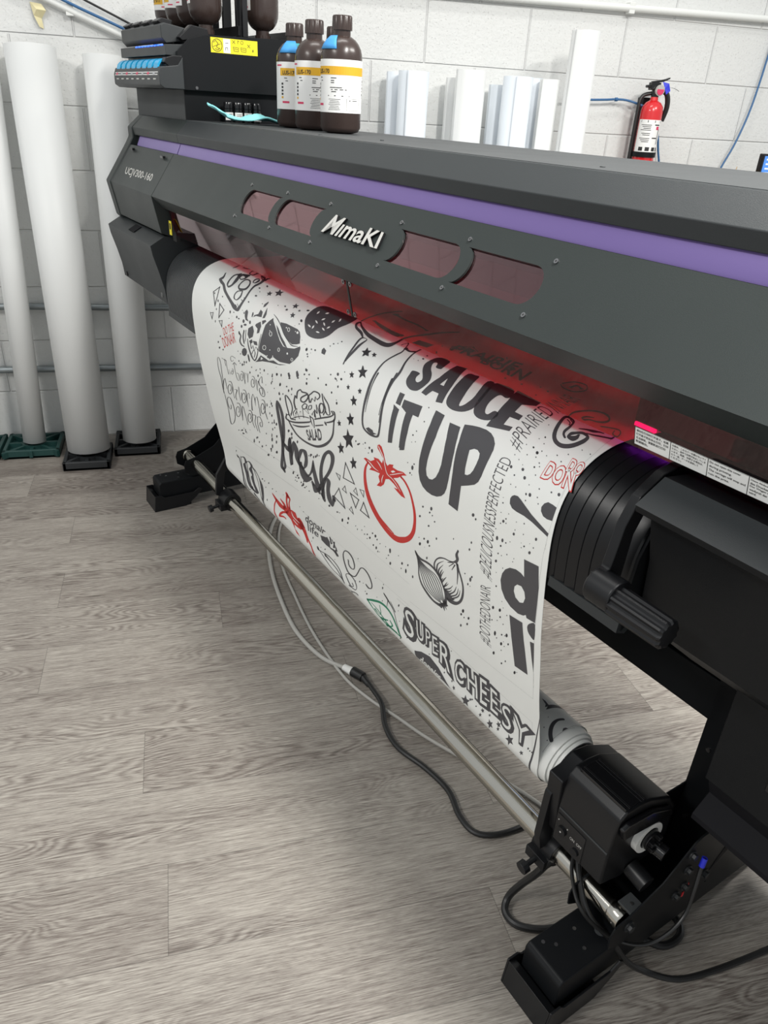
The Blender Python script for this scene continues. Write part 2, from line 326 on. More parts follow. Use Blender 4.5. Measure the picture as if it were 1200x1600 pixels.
wallpipe('wall_cable', [(-0.86, -0.02, 1.70), (-0.452, -0.02, 1.529), (-0.322, -0.02, 1.475), (-0.02, -0.02, 1.345)], 0.0035, 'cableblack', 'thin black cable running just above the blue hose at top left', 'cable')
b = MB(ID); b.tube([(1.30, -0.03, 1.338), (1.378, -0.03, 1.338), (1.479, -0.03, 1.343), (1.53, -0.03, 1.347), (1.58, -0.035, 1.345), (1.64, -0.05, 1.33)], 0.0042); b.cyl((1.523, -0.03, 1.346), (1.533, -0.03, 1.347), 0.007)
b.tube([(1.685, -0.05, 1.31), (1.737, -0.035, 1.25), (1.765, -0.03, 1.17), (1.785, -0.03, 1.10), (1.81, -0.03, 0.9), (1.82, -0.03, 0.4)], 0.0042)
tag(b.build('air_hose', 'tubeblue'), 'blue hose passing behind the fire extinguisher and dropping beside it', 'hose')
b = MB(ID); b.tube([(2.21, -0.015, 1.70), (2.199, -0.015, 1.566), (2.184, -0.02, 1.428), (2.165, -0.025, 1.321), (2.13, -0.03, 1.209), (2.09, -0.03, 1.115), (2.03, -0.03, 0.95), (2.0, -0.03, 0.5)], 0.004)
tag(b.build('hanging_cable', 'tubeblue'), 'slack blue cable hanging in a curve down the wall at the far right', 'cable')
b = MB(ID); b.add([(-0.62, -0.004, 1.512), (-0.585, -0.012, 1.508), (-0.572, -0.02, 1.49), (-0.59, -0.006, 1.468), (-0.588, -0.004, 1.44), (-0.60, -0.01, 1.445), (-0.612, -0.014, 1.475), (-0.60, -0.022, 1.492)], [(0, 1, 7), (1, 2, 7), (2, 3, 7), (3, 6, 7), (6, 0, 7), (3, 4, 5, 6)])
o = b.build('tape_scrap', 'tape', smooth=0); so = o.modifiers.new('thick', 'SOLIDIFY'); so.thickness = 0.0008
tag(o, 'crumpled scrap of cream tape stuck high on the wall at upper left', 'tape')

# ---- rolls standing against the wall
def roll(bot, top, r, label, m='paper', group=None, lip=None, flap=False):
    B = Vector(bot); T = Vector(top); D = (T - B).normalized(); L = (T - B).length
    e = empty('vinyl_roll', bot, label, 'roll', group); X = Vector((1, 0, 0)); X = (X - D * X.dot(D)).normalized(); Y = D.cross(X)
    a0 = math.radians(200 if lip is None else lip); n = 72; vs = []; fs = []     # a spiral sheet: the outer edge stands proud
    prof = [(a0 + 2 * PI * k / 48, r - 0.0012 * k / 48 * 1.6) for k in range(n + 48)]
    for h in (0, L):
        for a, rr in prof:
            hh = h
            if flap and h == 0: hh = -0.0 + 0.022 * max(0, math.sin(a * 1 + 0.6)) ** 6
            vs.append(B + D * hh + (X * math.cos(a) + Y * math.sin(a)) * (rr + (0.0022 if a < a0 + 0.25 else 0)))
    m_ = len(prof); fs = [(k, k + 1, m_ + k + 1, m_ + k) for k in range(m_ - 1)]
    o = MB(ID).add(vs, fs).build('wound_sheet', m, e, smooth=60); s = o.modifiers.new('thick', 'SOLIDIFY'); s.thickness = 0.0009; s.offset = 0
    MB(ID).lathe(tuple(B + D * 0.001), tuple(D), [(r - 0.006, 0), (r - 0.006, L - 0.002), (r - 0.011, L - 0.002), (r - 0.011, 0)], 32, closed=True).build('inner_wrap', 'paperin', e)
    return e
def lean(x0, yb, x1, yt, z0, z1, r, label, **k): return roll((x0, yb, z0), (x1, yt, z1), r, label, **k)
lean(-0.612, -0.232, -0.627, -0.092, 0.042, 1.385, 0.077, 'widest white vinyl roll leaning on the wall, crumpled at its foot, on a black base', lip=185, flap=True)
lean(-0.824, -0.125, -0.775, -0.055, 0.042, 1.40, 0.041, 'narrow white roll leaning at the left edge, standing on a green base')
lean(-1.015, -0.125, -0.985, -0.055, 0.042, 1.38, 0.041, 'white roll almost wholly out of view at the far left, foot on a green base')
lean(-0.425, -0.165, -0.408, -0.075, 0.045, 1.373, 0.063, 'white roll with a raised outer edge standing closest to the printer end', lip=190)
def base(x0, x1, ya, yb, m, label, h=0.034):
    e = empty('roll_base', ((x0 + x1) / 2, (ya + yb) / 2, 0), label, 'base'); c = 0.014; b = MB(ID)
    b.box(x0, x1, ya, yb, 0, 0.012)
    for a in ((x0, x1, ya, ya + c), (x0, x1, yb - c, yb), (x0, x0 + c, ya, yb), (x1 - c, x1, ya, yb)): b.box(*a, 0, h)
    b.build('tray', m, e, bevel=0.003); xc, yc = (x0 + x1) / 2, (ya + yb) / 2; r = MB(ID)
    for k in range(8):
        a = PI / 4 * k; ex = (x1 - x0) / 2 * 0.97; L = ex / max(abs(math.cos(a)), abs(math.sin(a)))
        dx, dy = math.cos(a), math.sin(a); wd = 0.006
        r.prism_z([(xc + dx * 0.03 - dy * wd, yc + dy * 0.03 + dx * wd), (xc + dx * L - dy * wd, yc + dy * L + dx * wd), (xc + dx * L + dy * wd, yc + dy * L - dx * wd), (xc + dx * 0.03 + dy * wd, yc + dy * 0.03 - dx * wd)], 0.008, h - 0.003)
    r.lathe((xc, yc, 0.005), (0, 0, 1), [(0.046, 0), (0.046, h - 0.007), (0.036, h - 0.007), (0.036, 0)], 24, closed=True)
    r.build('radial_ribs', m, e); return e
base(-0.934, -0.728, -0.204, -0.025, 'green', 'dark green ribbed base tray under the narrow leaning roll')
base(-1.15, -0.944, -0.204, -0.025, 'green', 'dark green ribbed base tray cut by the left edge of the photo')
base(-0.702, -0.532, -0.344, -0.160, 'blackbase', 'black base under the widest roll, standing furthest from the wall')
base(-0.523, -0.348, -0.232, -0.04, 'blackbase', 'black base tray under the roll beside the printer')
for x, y, z, r, m, lb, lp in [
    (0.596, -0.072, 1.386, 0.034, 'paper2', 'narrow bluish roll half hidden at the left of the rolls behind the printer', 200),
    (0.636, -0.17, 1.388, 0.055, 'paper2', 'wide bluish roll, left one of those behind the printer, next to the bottles', 230),
    (0.824, -0.068, 1.38, 0.032, 'paper', 'thin grey roll sliver behind the left side of the plain white roll', 200),
    (0.852, -0.165, 1.404, 0.055, 'paper', 'plain warm white roll standing alone in the middle of the rolls behind the printer', 190),
    (0.998, -0.070, 1.367, 0.034, 'paper2', 'shortest pale roll behind the printer, between two wider rolls', 200),
    (1.036, -0.168, 1.394, 0.055, 'paper2', 'wide bluish roll to the right of the shortest roll', 240),
    (1.150, -0.070, 1.397, 0.034, 'paper2', 'slim roll with a pale edge strip, standing behind its neighbours', 200),
    (1.172, -0.150, 1.393, 0.038, 'paper', 'white roll half hidden by the tallest roll', 200),
    (1.262, -0.205, 1.548, 0.052, 'paper', 'tallest white roll, at the right of the rolls behind the printer', 200)]:
    roll((x, y, 0.0), (x - 0.0, y, z), r, lb, m=m, group='rolls standing behind the printer', lip=lp)

# ---- fire extinguisher on its bracket
e = empty('fire_extinguisher', (1.665, -0.09, 1.05), 'red fire extinguisher with white instruction label in a black wall bracket', 'fire extinguisher')
X0, Y0 = 1.664, -0.085
body = MB(ID).lathe((X0, Y0, 1.02), (0, 0, 1), [(0.02, 0), (0.038, 0.004), (0.043, 0.02), (0.043, 0.29), (0.040, 0.308), (0.030, 0.322), (0.016, 0.330), (0.014, 0.345)], 40).build('cylinder_body', 'red', e)
def wrap(name, r, a0, a1, z0, z1, m, par, ctr=(X0, Y0), n=24):
    b = MB(ID); vs = []
    for k in range(n + 1):
        a = math.radians(a0 + (a1 - a0) * k / n)
        for rr in (r, r - 0.0006):
            for z in (z0, z1): vs.append((ctr[0] + rr * math.cos(a), ctr[1] + rr * math.sin(a), z))
    fs = []
    for k in range(n):
        i = 4 * k; fs += [(i, i + 4, i + 5, i + 1), (i + 2, i + 3, i + 7, i + 6), (i + 1, i + 5, i + 7, i + 3), (i, i + 2, i + 6, i + 4)]
    fs += [(0, 1, 3, 2), (4 * n, 4 * n + 2, 4 * n + 3, 4 * n + 1)]
    b.add(vs, fs); return b.build(name, m, par)
lb = wrap('instruction_label', 0.0438, 175, 355, 1.165, 1.282, 'label', e)
def onarc(b, r, am, da, z, dz, mi=0, n=4, ctr=(X0, Y0)):      # a small printed patch on a cylinder
    vs = []
    for k in range(n + 1):
        a = math.radians(am - da / 2 + da * k / n); vs += [(ctr[0] + r * math.cos(a), ctr[1] + r * math.sin(a), z), (ctr[0] + r * math.cos(a), ctr[1] + r * math.sin(a), z + dz)]
    b.add(vs, [(2 * k, 2 * k + 2, 2 * k + 3, 2 * k + 1) for k in range(n)], mi)
b = MB(ID)
onarc(b, 0.0442, 268, 150, 1.272, 0.008)
for k, z in enumerate([1.262, 1.256, 1.250, 1.244, 1.232, 1.226, 1.214, 1.208, 1.202]):
    onarc(b, 0.0442, 225 + (k % 3) * 3, 55 - (k % 3) * 9, z, 0.0022)
for a in (215, 250, 285, 315): onarc(b, 0.0442, a, 22, 1.170, 0.014)
onarc(b, 0.0442, 300, 5, 1.195, 0.055); onarc(b, 0.0442, 280, 30, 1.215, 0.004); onarc(b, 0.0442, 290, 18, 1.247, 0.012, 1); onarc(b, 0.0442, 285, 30, 1.262, 0.004)
b.build('label_print', ['inkT', 'crimson'], lb, smooth=0)
b = MB(ID); b.box(X0 - 0.022, X0 + 0.022, -0.046, 0, 1.06, 1.36); b.build('wall_bracket', 'satin', e, bevel=0.003)
wrap('bracket_strap', 0.0475, 150, 390, 1.147, 1.166, 'satin', e)
b = MB(ID); b.cyl((X0, Y0, 1.36), (X0, Y0, 1.40), 0.015); b.box(X0 - 0.03, X0 + 0.012, Y0 - 0.012, Y0 + 0.012, 1.385, 1.412); b.box(X0 - 0.045, X0 - 0.02, Y0 - 0.009, Y0 + 0.009, 1.392, 1.402); b.build('valve', 'gloss', e, bevel=0.003)
b = MB(ID); b.prism_t([(X0 - 0.025, 1.415), (X0 + 0.03, 1.425), (X0 + 0.05, 1.432), (X0 + 0.05, 1.427), (X0 + 0.025, 1.416), (X0 - 0.02, 1.408)], Y0 - 0.008, Y0 + 0.008); b.build('lever_handle', 'gloss', e, bevel=0.001)
b = MB(ID); b.tube([(X0 + 0.012, Y0 - 0.0, 1.39), (X0 + 0.045, Y0 - 0.01, 1.375), (X0 + 0.058, Y0 - 0.01, 1.33), (X0 + 0.052, Y0, 1.28)], 0.010); b.tube([(X0 - 0.01, Y0 + 0.01, 1.375), (X0 - 0.045, Y0 + 0.02, 1.36), (X0 - 0.052, Y0 + 0.02, 1.30), (X0 - 0.05, Y0 + 0.02, 1.10)], 0.007); b.build('discharge_hose', 'cableblack', e)
b = MB(ID); b.cyl((X0 + 0.006, Y0 - 0.014, 1.386), (X0 + 0.006, Y0 - 0.024, 1.384), 0.019, 24, 0); b.cyl((X0 + 0.006, Y0 - 0.024, 1.384), (X0 + 0.006, Y0 - 0.025, 1.384), 0.015, 24, 1); b.build('pressure_gauge', ['silver', 'crimson'], e)
b = MB(ID); b.add([(X0 + 0.012, Y0 - 0.02, 1.415), (X0 + 0.036, Y0 - 0.028, 1.41), (X0 + 0.046, Y0 - 0.03, 1.385), (X0 + 0.030, Y0 - 0.03, 1.372), (X0 + 0.022, Y0 - 0.026, 1.392)], [(0, 1, 2, 3, 4)]); o = b.build('seal_tag', 'bluelug', e, smooth=0); o.modifiers.new('t', 'SOLIDIFY').thickness = 0.001
b = MB(ID); b.tube([(X0 + 0.03, Y0 - 0.02, 1.40), (X0 + 0.06, Y0 - 0.03, 1.395), (X0 + 0.085, Y0 - 0.03, 1.386)], 0.0011); b.build('safety_pin_wire', 'screw', e)

# ---- desk, monitor and box far right behind the printer
e = empty('work_desk', (2.45, -0.36, 0), 'desk behind the printer at the right, hidden but for what stands on it', 'desk')
MB(ID).box(1.80, 3.1, -0.66, -0.05, 0.715, 0.745).build('desk_top', 'wood', e, bevel=0.003)
for x in (1.84, 3.06):
    for y in (-0.62, -0.09): MB(ID).box(x - 0.02, x + 0.02, y - 0.02, y + 0.02, 0, 0.716).build('leg', 'satin', e, bevel=0.002)
e = empty('computer_monitor', (2.27, -0.36, 0.745), 'monitor with a blue screen, its corner showing at the right edge above the printer', 'monitor')
MB(ID).box(2.012, 2.53, -0.37, -0.345, 0.87, 1.188).build('bezel', 'gloss', e, bevel=0.004)
sc_ = MB(ID).box(2.020, 2.522, -0.3715, -0.369, 0.89, 1.180).build('screen', 'screen', e)
b = MB(ID)
for k in range(9): b.box(2.03, 2.08 + 0.09 * ((k * 7) % 5), -0.3722, -0.3716, 1.165 - k * 0.016, 1.171 - k * 0.016)
b.build('screen_text', 'label', sc_, smooth=0)
MB(ID).box(2.25, 2.29, -0.35, -0.33, 0.75, 0.95).build('stand_neck', 'gloss', e); MB(ID).box(2.16, 2.38, -0.43, -0.27, 0.745, 0.757).build('stand_foot', 'gloss', e, bevel=0.003)
e = empty('cardboard_box', (1.935, -0.30, 0.745), 'tip of a brown cardboard flap showing over the printer top', 'box')
MB(ID).box(1.85, 2.0, -0.38, -0.22, 0.745, 1.08).build('carton', 'card', e)
o = MB(ID).add([(1.925, -0.33, 1.08), (2.0, -0.24, 1.08), (1.985, -0.27, 1.134), (1.95, -0.31, 1.122)], [(0, 1, 2, 3)]).build('box_flap', 'card', e, smooth=0); o.modifiers.new('t', 'SOLIDIFY').thickness = 0.003

# ================================================================== the printer
PR = empty('wide_format_printer', tuple(W(1.5, 0.25, 0)), 'large charcoal wide-format printer with a purple stripe and red tinted shields', 'printer')
SA, SB, SC, SD = 0.20, 0.657, 2.62, 3.02
roof = [(-0.03, 0.70), (-0.03, 1.202), (-0.024, 1.2065), (0.389, 1.2105), (0.425, 1.1767), (0.4215, 1.1552), (0.414, 1.1550)]
housing = MB().prism(roof + [(0.414, 1.118), (0.30, 1.10), (0.13, 1.06), (0.10, 0.90), (0.10, 0.862), (0.08, 0.70)], SB, SC).build('main_housing', 'shell2', PR, bevel=0.0015)
b = MB(); b.prism([(-0.0305, 1.2055), (-0.0305, 1.2073), (0.384, 1.2113), (0.384, 1.2095)], SB - 0.03, SC)
for s, t in ((1.5, 0.30), (1.33, 0.345), (2.1, 0.33), (0.95, 0.345)): b.cyl((s, t, 1.209), (s, t, 1.2122), 0.004, 12)
b.build('roof_plate', 'grey', PR, bevel=0.0006)
MB().prism([(0.4150, 1.1553), (0.4265, 1.1300), (0.4265, 1.118), (0.410, 1.118), (0.410, 1.1553)], 0.662, SC).build('purple_stripe', 'purple', PR, bevel=0.0008)
MB().prism([(0.4145, 1.1553), (0.4260, 1.1300), (0.4260, 1.118), (0.410, 1.118), (0.410, 1.1553)], 0.285, 0.655).build('purple_stripe', 'purple', PR, bevel=0.0008)
endfront = [(0.410, 1.1550), (0.410, 1.126), (0.437, 1.128), (0.510, 1.022), (0.490, 0.923), (0.42, 0.90), (0.05, 0.86), (-0.03, 0.86)]
for (a, c) in ((SA + 0.045, SB), (SC, SD - 0.045)):
    ec = MB().prism([(-0.03, 0.86), (-0.03, 1.202), (-0.024, 1.2065), (0.389, 1.2105), (0.425, 1.1767), (0.4215, 1.1552)] + endfront[:-1], a, c).build('end_cover', 'shell', PR, bevel=0.0015)
    if a < 1: ec0 = ec
for (a, c) in ((SA, SA + 0.047), (SD - 0.047, SD)):
    MB().prism([(-0.03, 0.70), (-0.03, 1.197), (-0.016, 1.2065), (0.389, 1.2105), (0.4275, 1.1767), (0.4275, 1.150), (0.440, 1.129), (0.513, 1.022), (0.492, 0.920), (0.42, 0.86), (0.30, 0.80), (0.2, 0.72)], a, c).build('end_cap', 'shell', PR, bevel=0.004, seg=3)
def onp(s, w, lift=0.0):     # point on the sloping front face
    L = 0.12871; ux, uz = 0.073 / L, -0.106 / L; return (s, 0.437 + ux * w - uz * lift, 1.128 + uz * w + ux * lift)
b = MB(); text_on(b, 'UCJV300-160', [onp(0.329, 0.0715), onp(0.590, 0.0690), onp(0.600, 0.0970), onp(0.347, 0.0995)], off=0.012, lift=0.0006); b.build('model_lettering', 'silver', ec0, smooth=0)
for s, w_ in ((0.312, 0.0126), (0.605, 0.0147)):
    MB().box(s - 0.012, s + 0.012, 0.4395 + 0.073 / 0.1287 * w_, 0.447 + 0.073 / 0.1287 * w_, 1.126 - 0.8236 * w_, 1.132 - 0.8236 * w_).build('cover_clip', 'gloss', ec0)
# front cover with four window openings
def spl(p, closed=True, n=5):
    q = []; m = len(p)
    for i in range(m):
        a, b_, c, d = p[i - 1], p[i], p[(i + 1) % m], p[(i + 2) % m]
        for k in range(n):
            t = k / n; q.append(tuple(0.5 * (2 * b_[j] + (c[j] - a[j]) * t + (2 * a[j] - 5 * b_[j] + 4 * c[j] - d[j]) * t * t + (3 * b_[j] - a[j] - 3 * c[j] + d[j]) * t ** 3) for j in range(2)))
    return q
WT, WBt = 0.0380, 0.0948
def window(sl, sr, kind):
    h = (WBt - WT) / 2; c = (WT + WBt) / 2; pts = []
    if kind == 'L':       # rounded left end, right end cut parallel to the next opening
        for k in range(13):
            a = PI / 2 + PI * k / 12; pts.append((sl + 0.026 - 0.026 * -math.cos(a) * 1.0, c - h * math.sin(a)))
        for k in range(11):
            a = -PI / 2 + PI * k / 10; x = sr + 0.002 - 0.022 * math.cos(a) if True else 0; pts.append((x, c - h * math.sin(a)))
    else:
        for k in range(13):
            a = PI / 2 - PI * k / 12; pts.append((sr - 0.026 + 0.026 * math.cos(a), c - h * math.sin(a)))
        for k in range(11):
            a = -PI / 2 + PI * k / 10; pts.append((sl - 0.004 + 0.022 * math.cos(a), c - h * math.sin(a)))
    return pts
wins = [window(1.2175, 1.383, 'L'), window(1.392, 1.566, 'L'), window(1.821, 1.987, 'R'), window(1.996, 2.161, 'R')]
outer = [(0.662, 0.0), (SC - 0.004, 0.0), (SC - 0.004, 0.1287), (0.662, 0.1287)]
def plate(loops, th, lift=0.0):
    n = 0; flat = [[Vector((p[0], p[1], 0)) for p in lp] for lp in loops]; tris = tessellate_polygon(flat); pts = [p for lp in loops for p in lp]; N_ = len(pts)
    vs = [onp(p[0], p[1], lift) for p in pts] + [onp(p[0], p[1], lift - th) for p in pts]
    fs = [tuple(t) for t in tris] + [tuple(i + N_ for i in reversed(t)) for t in tris]; k = 0
    for lp in loops:
        m = len(lp); fs += [(k + i, k + (i + 1) % m, k + (i + 1) % m + N_, k + i + N_) for i in range(m)]; k += m
    return vs, fs
vs, fs = plate([outer] + wins, 0.0035, 0.0)
b = MB(); b.add(vs, fs)
b.prism([(0.510, 1.0222), (0.481, 0.9909), (0.478, 0.9935), (0.5055, 1.0235)], 0.662, SC - 0.004)
b.prism([(0.4368, 1.1284), (0.4368, 1.1245), (0.428, 1.121), (0.424, 1.1235)], 0.662, SC - 0.004)
cover = b.build('front_cover', 'shell', PR, smooth=30)
for wn in wins:
    x0 = min(p[0] for p in wn) - 0.012; x1 = max(p[0] for p in wn) + 0.012
    vs, fs = plate([[(x0, WT - 0.008), (x1, WT - 0.008), (x1, WBt + 0.008), (x0, WBt + 0.008)]], 0.002, -0.0042); MB().add(vs, fs).build('window_pane', 'window', cover, smooth=0)
for s, w_ in ((1.219, .0285), (1.217, .105), (1.393, .0265), (1.3965, .105), (1.573, .027), (1.5755, .1063), (1.810, .028), (1.812, .1058), (1.9865, .027), (1.9875, .106), (2.162, .0272), (2.162, .105)):
    o_ = onp(s, w_, 0.0); p_ = onp(s, w_, 0.0018); b = MB(); b.cyl(o_, p_, 0.0035, 12); b.cyl(p_, onp(s, w_, 0.0019), 0.0016, 6, 1); b.build('cover_screw', ['screw', 'inkT'], cover)
b = MB(); text_on(b, 'M\u0131maK\u0131'.replace('K\u0131', 'KI'), [onp(1.618, .0462), onp(1.784, .0538), onp(1.789, .0815), onp(1.600, .0815)], 1, off=0.03, lift=0.0002, depth=0.0042)
text_on(b, 'M\u0131maKI', [onp(1.618, .0462), onp(1.784, .0538), onp(1.789, .0815), onp(1.600, .0815)], 0, off=0.018, lift=0.0046); b.build('raised_brand_lettering', ['silver', 'gloss'], cover, smooth=0)
# inside of the carriage bay
MB().prism([(0.12, 0.905), (0.12, 1.05), (0.30, 1.095), (0.405, 1.115), (0.405, 1.10), (0.31, 1.075), (0.15, 1.03), (0.135, 0.905)], SB + 0.002, SC - 0.002).build('bay_liner', 'liner', PR)
MB().box(SB, SC, 0.20, 0.235, 0.985, 1.03).build('carriage_rail', 'grey', PR, bevel=0.002)
car = MB().box(2.262, 2.62, 0.16, 0.362, 0.909, 1.06).build('print_carriage', 'gloss', PR, bevel=0.004)
MB().box(2.266, 2.300, 0.3605, 0.3645, 0.906, 0.911).build('carriage_lamp', 'uv', car)
MB().box(2.275, 2.345, 0.30, 0.345, 0.9065, 0.909).build('curing_lamp', 'uv', car)
# tinted shields
SH0, SH1 = (0.4755, 0.9925), (0.4600, 0.9230)
def shield(s0, s1, name='tinted_shield', rad=0.0):
    th = 0.0012; (t0, z0), (t1, z1) = SH0, SH1
    return MB().prism([(t0, z0), (t1, z1), (t1 - th, z1), (t0 - th, z0)], s0, s1).build(name, 'shield', PR, smooth=0)
sh1 = shield(0.690, 1.672); sh2 = shield(1.678, 2.615)
b = MB()
for s in (1.664, 1.688):
    for f in (0.10, 0.90):
        t = SH0[0] + (SH1[0] - SH0[0]) * f; z = SH0[1] + (SH1[1] - SH0[1]) * f; b.lathe((s, t + 0.0003, z), (0, 1, -0.2), [(0.0022, 0), (0.0048, 0), (0.0048, 0.0022), (0.0022, 0.0022)], 16, closed=True)
b.prism([(SH0[0] + .0012, SH0[1]), (SH1[0] + .0012, SH1[1]), (SH1[0] - .001, SH1[1]), (SH0[0] - .001, SH0[1])], 1.6725, 1.6775, 1)
b.build('shield_joint', ['screw', 'inkT'], sh1)
b = MB(); b.box(0.672, 0.700, 0.452, 0.462, 0.905, 0.99, 1); b.box(0.690, 0.708, 0.4755, 0.4768, 0.925, 0.962, 0); b.box(0.694, 0.704, 0.4769, 0.4772, 0.940, 0.956, 1); b.build('hazard_sticker', ['yellow', 'inkT'], PR)
def onsh(s, w_, lift=0.0):
    L = 0.0712; return (s, SH0[0] + (SH1[0] - SH0[0]) / L * w_ + 0.976 * lift, SH0[1] + (SH1[1] - SH0[1]) / L * w_ - 0.218 * lift)
b = MB()
def patch(b, s0, s1, w0, w1, lift, mi):
    b.add([onsh(s0, w0, lift), onsh(s1, w0, lift), onsh(s1, w1, lift), onsh(s0, w1, lift)], [(0, 1, 2, 3)], mi)
patch(b, 2.3435, 2.612, 0.0435, 0.0668, 0.0004, 0)
cells = [(2.3435, 2.3948), (2.3948, 2.4445), (2.4445, 2.4943), (2.4943, 2.544), (2.544, 2.596)]
for a, c in cells:
    for x in (a, c): patch(b, x - 0.0004, x + 0.0004, 0.0435, 0.0668, 0.0006, 1)
for w_ in (0.0437, 0.0664): patch(b, 2.3435, 2.612, w_, w_ + 0.0004, 0.0006, 1)
LT = [["\u8bf7\u52ff\u5728\u6253\u5370\u65f6\u6253\u5f00\u76d6\u5b50\u3002\u5982\u679c", "\u6253\u5f00\u76d6\u5b50\u5219\u4f1a\u505c\u6b62\u6253\u5370\uff0c\u6253\u5370", "\u65e0\u6cd5\u7ee7\u7eed\u3002\u8bf7\u91cd\u65b0\u8fdb\u884c\u6253\u5370", "\u6570\u636e\u8f93\u51fa\u3002"],
      ["\u4f5c\u56f3\u4e2d\u3001\u3053\u306e\u30ab\u30d0\u30fc\u3092\u958b\u3051\u306a\u3044\u3067\u304f", "\u3060\u3055\u3044\u3002\u9014\u4e2d\u3067\u4f5c\u56f3\u304c\u505c\u6b62\u3057\u3066\u3057\u307e", "\u3044\u307e\u3059\u3002\u518d\u5ea6\u3001\u4f5c\u56f3\u3059\u308b\u5834\u5408\u306f\u3001", "\u3082\u3046\u4e00\u5ea6\u3001\u30c7\u30fc\u30bf\u3092\u9001\u4fe1\u3057\u3066", "\u304f\u3060\u3055\u3044\u3002"],
      ["Do not open this cover", "during printing.", "The carriage will stop and", "ruin the print."], ["Diese Abdeckung w\u00e4hrend", "des Druckens nicht \u00f6ffnen.", "Der Wagen h\u00e4lt sonst an,", "wodurch der Druck ruiniert", "wird."], ["Ne pas ouvrir ce capot", "pendant l'impression."]]
for (a, c), ls in zip(cells, LT):
    mx = max(len(l) for l in ls); n = len(ls); hh = 0.0190 / max(n, 4); wch = (c - a - 0.005) / mx
    for i, l in enumerate(ls):
        w0 = 0.0456 + i * hh; text_on(b, l, [onsh(a + 0.0022, w0), onsh(a + 0.0022 + wch * len(l), w0), onsh(a + 0.0022 + wch * len(l), w0 + hh * 0.68), onsh(a + 0.0022, w0 + hh * 0.68)], 1, off=0.01, lift=0.0008)
b.build('warning_label', ['label', 'inkT'], sh2, smooth=0)

# lower covers left and right of the platen
low = [(0.478, 0.9145), (0.5225, 0.8890), (0.518, 0.862), (0.503, 0.81), (0.492, 0.765), (0.487, 0.7235), (0.45, 0.70), (0.20, 0.665), (-0.03, 0.665), (-0.03, 0.90), (0.40, 0.905)]
lc = MB().prism(low, SA + 0.001, 0.648).build('lower_cover', 'shell2', PR, bevel=0.0012)
b = MB(); b.prism([(0.4865, 0.9130), (0.511, 0.8985), (0.5105, 0.8975), (0.485, 0.9105)], 0.395, 0.450); b.build('cover_recess', 'dark', lc)
MB().cyl((0.24, 0.487, 0.735), (0.24, 0.4915, 0.735), 0.008).build('hole_plug', 'gloss', lc); MB().box(0.60, 0.616, 0.484, 0.490, 0.735, 0.756).build('hole_plug', 'gloss', lc)
b = MB(); b.box(0.625, 0.655, 0.440, 0.486, 0.725, 0.757); b.build('corner_latch', 'gloss', lc, bevel=0.004)
rc = MB().prism([(0.480, 0.9145), (0.5225, 0.8890), (0.5200, 0.880), (0.490, 0.870), (0.470, 0.80), (0.462, 0.71), (0.30, 0.575), (-0.03, 0.575), (-0.03, 0.90), (0.40, 0.905)], 2.408, SD - 0.001).build('lower_cover', 'satin', PR, bevel=0.0012)
MB().prism([(0.4805, 0.9147), (0.5230, 0.8892), (0.5222, 0.8882), (0.4797, 0.9137)], 2.408, SD - 0.001).build('cover_top_plate', 'shell2', rc)
# platen and curved media guide
PROF = [(.10, .8865), (.30, .8865), (.38, .8865), (.42, .878), (.45, .862), (.472, .838), (.486, .806), (.491, .765), (.489, .715), (.484, .66), (.475, .59), (.466, .54), (.452, .46), (.437, .39), (.425, .33), (.42, .292)]
RC = (.36, .287); RR = .06
FP = []
for i in range(len(PROF) - 1):
    a, b_, c, d = PROF[max(i - 1, 0)], PROF[i], PROF[i + 1], PROF[min(i + 2, len(PROF) - 1)]
    for k in range(6):
        t = k / 6; FP.append(tuple(.5 * ((2 * b_[j]) + (-a[j] + c[j]) * t + (2 * a[j] - 5 * b_[j] + 4 * c[j] - d[j]) * t * t + (-a[j] + 3 * b_[j] - 3 * c[j] + d[j]) * t ** 3) for j in (0, 1)))
FP.append(PROF[-1])
for k in range(1, 61):
    th = -k / 60 * math.radians(330); FP.append((RC[0] + RR * math.cos(th), RC[1] + RR * math.sin(th)))
VV = [0.0]
for i in range(1, len(FP)): VV.append(VV[-1] + math.dist(FP[i], FP[i - 1]))
NR = []
for i in range(len(FP)):
    a = FP[max(i - 1, 0)]; c = FP[min(i + 1, len(FP) - 1)]; L = math.dist(a, c); NR.append(((a[1] - c[1]) / L * -1 * -1, (c[0] - a[0]) / L))
NR = [(-(FP[min(i + 1, len(FP) - 1)][1] - FP[max(i - 1, 0)][1]), (FP[min(i + 1, len(FP) - 1)][0] - FP[max(i - 1, 0)][0])) for i in range(len(FP))]
NR = [(n[0] / math.hypot(*n), n[1] / math.hypot(*n)) for n in NR]
def guide(name, steps, m, i1, th=0.02, base=-0.0028):
    """steps: list of (s, offset) columns swept down the curved profile"""
    ids = [0, 6, 12] + list(range(14, i1 + 1, 2)); b = MB(); vs = []; n = len(ids)
    for s, off in steps:
        for i in ids: vs.append((s, FP[i][0] + NR[i][0] * (base + off), FP[i][1] + NR[i][1] * (base + off)))
    fs = [(c * n + k, c * n + k + 1, (c + 1) * n + k + 1, (c + 1) * n + k) for c in range(len(steps) - 1) for k in range(n - 1)]
    o = b.add(vs, fs).build(name, m, PR, smooth=30); return o
I1 = 50
st_ = []; s = 0.652
while s < 0.888:
    st_ += [(s, 0), (s + 0.0035, 0), (s + 0.0037, 0.0012), (s + 0.0095, 0.0012), (s + 0.0097, 0)]; s += 0.0098
guide('ribbed_platen_guide', st_, 'ribs', I1)
guide('platen_guide', [(0.888, 0.0005), (2.262, 0.0005)], 'satin', I1)
st_ = []; s = 2.262
